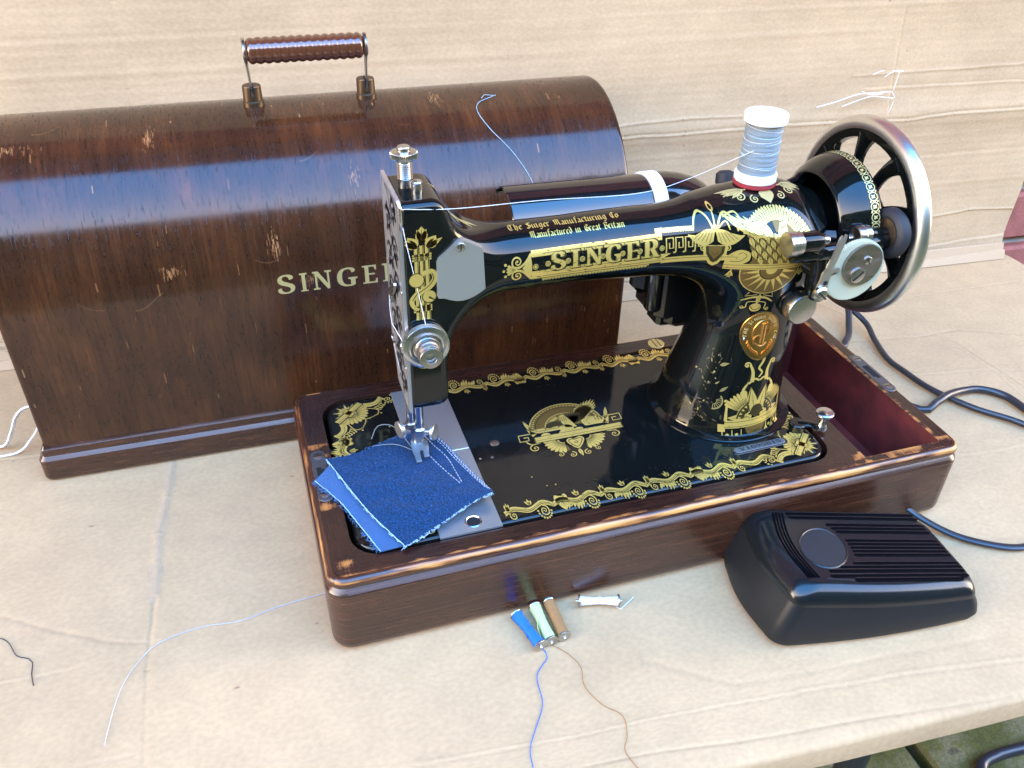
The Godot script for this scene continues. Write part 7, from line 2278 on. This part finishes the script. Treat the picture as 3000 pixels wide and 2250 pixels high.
func denim() -> void:
	var t := thing("denim_swatch", "scrap of blue denim with pale stitch lines and frayed edges under the presser foot", "fabric")
	var top := [Vector3(0.0170, 0.0735, -0.1197), Vector3(0.0356, 0.0745, -0.1186), Vector3(0.0654, 0.0738, -0.1287), Vector3(0.0826, 0.0728, -0.1337), Vector3(0.0959, 0.0728, -0.1359)]
	var right := [Vector3(0.0959, 0.0728, -0.1359), Vector3(0.1056, 0.0730, -0.1152), Vector3(0.1134, 0.0750, -0.0834), Vector3(0.1229, 0.0800, -0.0441)]
	var bottom := [Vector3(0.0545, 0.0730, -0.0171), Vector3(0.0771, 0.0745, -0.0266), Vector3(0.1033, 0.0770, -0.0396), Vector3(0.1229, 0.0800, -0.0441)]
	var left := [Vector3(0.0170, 0.0735, -0.1197), Vector3(0.0272, 0.0735, -0.0865), Vector3(0.0380, 0.0735, -0.0538), Vector3(0.0545, 0.0730, -0.0171)]
	var at := func(pts: Array, u: float) -> Vector3:
		var f := u * (pts.size() - 1); var i := mini(int(f), pts.size() - 2)
		return pts[i].cubic_interpolate(pts[i + 1], pts[maxi(i - 1, 0)], pts[mini(i + 2, pts.size() - 1)], f - i)
	var fz := FastNoiseLite.new(); fz.seed = 5; fz.frequency = 30.0
	var coons := func(u: float, v: float) -> Vector3:
		var p: Vector3 = at.call(top, u).lerp(at.call(bottom, u), v) + at.call(left, v).lerp(at.call(right, v), u) - (top[0].lerp(top[-1], u)).lerp(bottom[0].lerp(bottom[-1], u), v)
		var press := exp(-Vector2(p.x - 0.085, p.z + 0.108).length_squared() / 0.0002) * 0.0008
		return p + Vector3(0, fz.get_noise_2d(p.x, p.z) * 0.0009 - press, 0)
	var n := 40
	var sheet := func(m: MB, f: Callable, th: float) -> void:
		var rs := []; var us := []
		for layer in 2:
			for j in n + 1:
				var jj := j if layer == 0 else n - j
				var row := PackedVector3Array(); var ur := PackedVector2Array()
				for i in n + 1:
					row.append(f.call(i / float(n), jj / float(n)) - Vector3(0, th * layer, 0)); ur.append(Vector2(i, jj) / n * 1.6)
				rs.append(row); us.append(ur)
		m.rows(rs, false, true, us)
	var m := MB.new()
	sheet.call(m, coons, 0.0009)
	obj("upper_layer", m, M.denim, t, 60.0)
	# the under layer shows its pale side along the left
	var l0 := [Vector3(0.0059, 0.0712, -0.1002), Vector3(0.0150, 0.0706, -0.0790), Vector3(0.0217, 0.0708, -0.0728), Vector3(0.0326, 0.0708, -0.0413), Vector3(0.0372, 0.0706, -0.0234), Vector3(0.0420, 0.0704, -0.0150)]
	l0 = [Vector3(0.0059, 0.0716, -0.1002), Vector3(0.0140, 0.0712, -0.0860), Vector3(0.0217, 0.0710, -0.0700), Vector3(0.0280, 0.0710, -0.0510), Vector3(0.0340, 0.0709, -0.0330), Vector3(0.0385, 0.0708, -0.0195)]
	var l1 := [Vector3(0.0200, 0.0722, -0.1150), Vector3(0.0330, 0.0722, -0.0930), Vector3(0.0420, 0.0720, -0.0700), Vector3(0.0500, 0.0718, -0.0480), Vector3(0.0560, 0.0716, -0.0300), Vector3(0.0600, 0.0714, -0.0195)]
	var under := func(u: float, v: float) -> Vector3:
		var p: Vector3 = at.call(l0, v).lerp(at.call(l1, v), u)
		return p + Vector3(0, fz.get_noise_2d(p.x + 3, p.z) * 0.0006, 0)
	m = MB.new()
	sheet.call(m, under, 0.0008)
	obj("under_layer", m, M.denim_back, t, 60.0)
	# stitch lines
	var st := MB.new()
	for q in [[[0.80, 0.06], [0.72, 0.35], [0.77, 0.80]], [[0.88, 0.04], [0.84, 0.3], [0.86, 0.55], [0.79, 0.80]], [[0.925, 0.10], [0.93, 0.45], [0.955, 0.92]], [[0.955, 0.08], [0.965, 0.45], [0.97, 0.95]], [[0.985, 0.05], [0.985, 0.55], [0.99, 0.97]]]:
		var pts := []
		for p in q: pts.append(Vector3(p[0], p[1], 0))
		var c := curve(pts, 0.004)
		var acc := 0.0
		var on := []
		for i in range(1, c.size()):
			var a: Vector3 = coons.call(c[i - 1].x, c[i - 1].y); var b: Vector3 = coons.call(c[i].x, c[i].y)
			acc += a.distance_to(b)
			if fmod(acc, 0.0034) < 0.0024: on.append(b + Vector3(0, 0.0001, 0))
			else:
				if on.size() > 1: st.tube(on, 0.00032, 5)
				on = []
	stuff(obj("stitching", st, M.stitch, t))
	# frayed edges
	var fr := [MB.new(), MB.new()]
	for q in [[left, 50, 0, 0.6], [bottom, 70, 0, 0.8], [l0, 110, 1, 1.5], [top, 60, 1, 0.8], [right, 40, 1, 0.5]]:
		for k in q[1]:
			var v := rng.randf()
			var a: Vector3 = at.call(q[0], v)
			var d: Vector3 = (at.call(q[0], minf(v + 0.02, 1)) - at.call(q[0], maxf(v - 0.02, 0))).normalized()
			var o := d.cross(Vector3.UP)
			if o.dot(a - Vector3(0.072, 0.073, -0.075)) < 0: o = -o
			var b: Vector3 = a + o * rng.randf_range(0.0003, 0.0012) * q[3] + d * rng.randf_range(-0.0015, 0.0015) + Vector3(0, rng.randf_range(-0.0006, 0.0004), 0)
			var c: Vector3 = b + o * rng.randf_range(0.0, 0.0015) * q[3] + d * rng.randf_range(-0.003, 0.003) + Vector3(0, rng.randf_range(-0.0010, 0.0003), 0)
			fr[q[2]].tube([a - o * 0.0008 - Vector3(0, 0.0003, 0), a - Vector3(0, 0.0001, 0), b, c], 0.00018, 4)
	for e in [[left, 0.00030], [l0, 0.00030]]:
		var pts := []
		for k in 60: pts.append(at.call(e[0], k / 59.0) + Vector3(rng.randf_range(-1, 1), 0, rng.randf_range(-1, 1)) * 0.0002)
		fr[0].tube(pts, e[1], 5)
	stuff(obj("frayed_edge", fr[0], M.pale_blue, t))
	stuff(obj("frayed_fringe", fr[1], M.denim_back, t))
	rebase(t, Vector3(0.066, 0.0706, -0.073))
	var ne := MB.new()                               # thread tails from the needle
	ne.tube(curve([Vector3(0.080, 0.0738, -0.112), Vector3(0.070, 0.0765, -0.118), Vector3(0.0600, 0.0745, -0.1235), Vector3(0.0520, 0.0740, -0.1240)], 0.003), 0.0003, 5)
	ne.tube(curve([Vector3(0.080, 0.0745, -0.115), Vector3(0.070, 0.0860, -0.128), Vector3(0.0590, 0.0830, -0.1360), Vector3(0.0530, 0.0740, -0.1330)], 0.003), 0.0003, 5)
	tag(obj("thread_tail", ne, M.grey_thread), "thread tails curling from the needle over the denim's back edge", "thread")

func bobbins() -> void:
	var spec := [
		["blue", M.blue_thread, Vector3(0.1261, 0, 0.0041), Vector3(0.1338, 0, 0.0345), "long steel bobbin of bright blue thread, leftmost of the bobbins before the base"],
		["green", M.green_thread, Vector3(0.1409, 0, 0.0012), Vector3(0.1420, 0, 0.0329), "long steel bobbin of pale green thread, between the blue and the brown one"],
		["brown", M.brown_thread, Vector3(0.1518, 0, 0.0002), Vector3(0.1520, 0, 0.0318), "long steel bobbin of brown thread beside the pale green one"],
		["white", M.white_thread, Vector3(0.1729, 0, 0.0055), Vector3(0.2007, 0, 0.0138), "long steel bobbin of white thread lying crosswise, apart from the other bobbins"],
	]
	for s in spec:
		var a: Vector3 = s[2]; var b: Vector3 = s[3]
		var d := (b - a).normalized()
		var t := thing("bobbin", s[4], "bobbin", a + Vector3(0, 0.0050, 0), atan2(-d.z, d.x), "bobbins lying before the base")
		var L := a.distance_to(b)
		for e in [0.0, L]:
			var m := MB.new()
			var sg := 1.0 if e > 0 else -1.0
			m.lathe(Vector3(e, 0, 0), Vector3.RIGHT * sg, [Vector2(0.0020, -0.0010), Vector2(0.0046, -0.0009), Vector2(0.0049, -0.0005), Vector2(0.0049, 0.0001), Vector2(0.0046, 0.0004), Vector2(0.0011, 0.0005), Vector2(0.0010, 0.0016), Vector2(0.0006, 0.0022), Vector2(0, 0.0023)], 28)
			obj("end_disc", m, M.steel, t)
		var th := MB.new()
		var pts := [Vector2(0.0014, 0.0008)]
		var big := 0.0042 if s[0] != "white" else 0.0034
		for j in 70:
			var v := j / 69.0
			pts.append(Vector2(big - 0.0010 * sin(v * PI) * (0.4 if s[0] == "brown" else 1.0) + (0.00022 if j % 2 else 0.0) + 0.00010 * sin(v * 37.0 + a.x * 900.0), 0.0010 + v * (L - 0.0020)))
		pts.append(Vector2(0.0014, L - 0.0008))
		th.lathe(Vector3.ZERO, Vector3.RIGHT, pts, 24)
		var wind := obj("wound_thread", th, s[1], t)
		for j in 5:
			var cr := MB.new()
			var ring := []
			var a0 := rng.randf() * TAU
			var sl := rng.randf_range(0.001, 0.004)
			for k in 14:
				var g := a0 + PI * 1.1 * k / 13.0
				ring.append(Vector3(L * (0.15 + 0.17 * j) + sl * (k / 13.0 - 0.5), cos(g) * (big - 0.0004), sin(g) * (big - 0.0004)))
			cr.tube(ring, 0.00028, 5)
			obj("crossing_turn", cr, s[1], wind)
		if s[0] in ["white", "green"]:
			var tl := MB.new()
			if s[0] == "white": tl.tube(curve([Vector3(L - 0.002, -0.003, 0.003), Vector3(L + 0.001, -0.0044, 0.0035), Vector3(L + 0.006, -0.004, -0.001), Vector3(L + 0.0115, -0.003, -0.006)], 0.002), 0.0003, 5)
			else: tl.tube(curve([Vector3(L * 0.45, 0.0030, 0.0030), Vector3(L * 0.6, 0.0018, 0.0052), Vector3(L * 0.8, -0.001, 0.0050), Vector3(L * 0.95, -0.003, 0.0035)], 0.002), 0.0003, 5)
			obj("loose_end", tl, s[1], t)
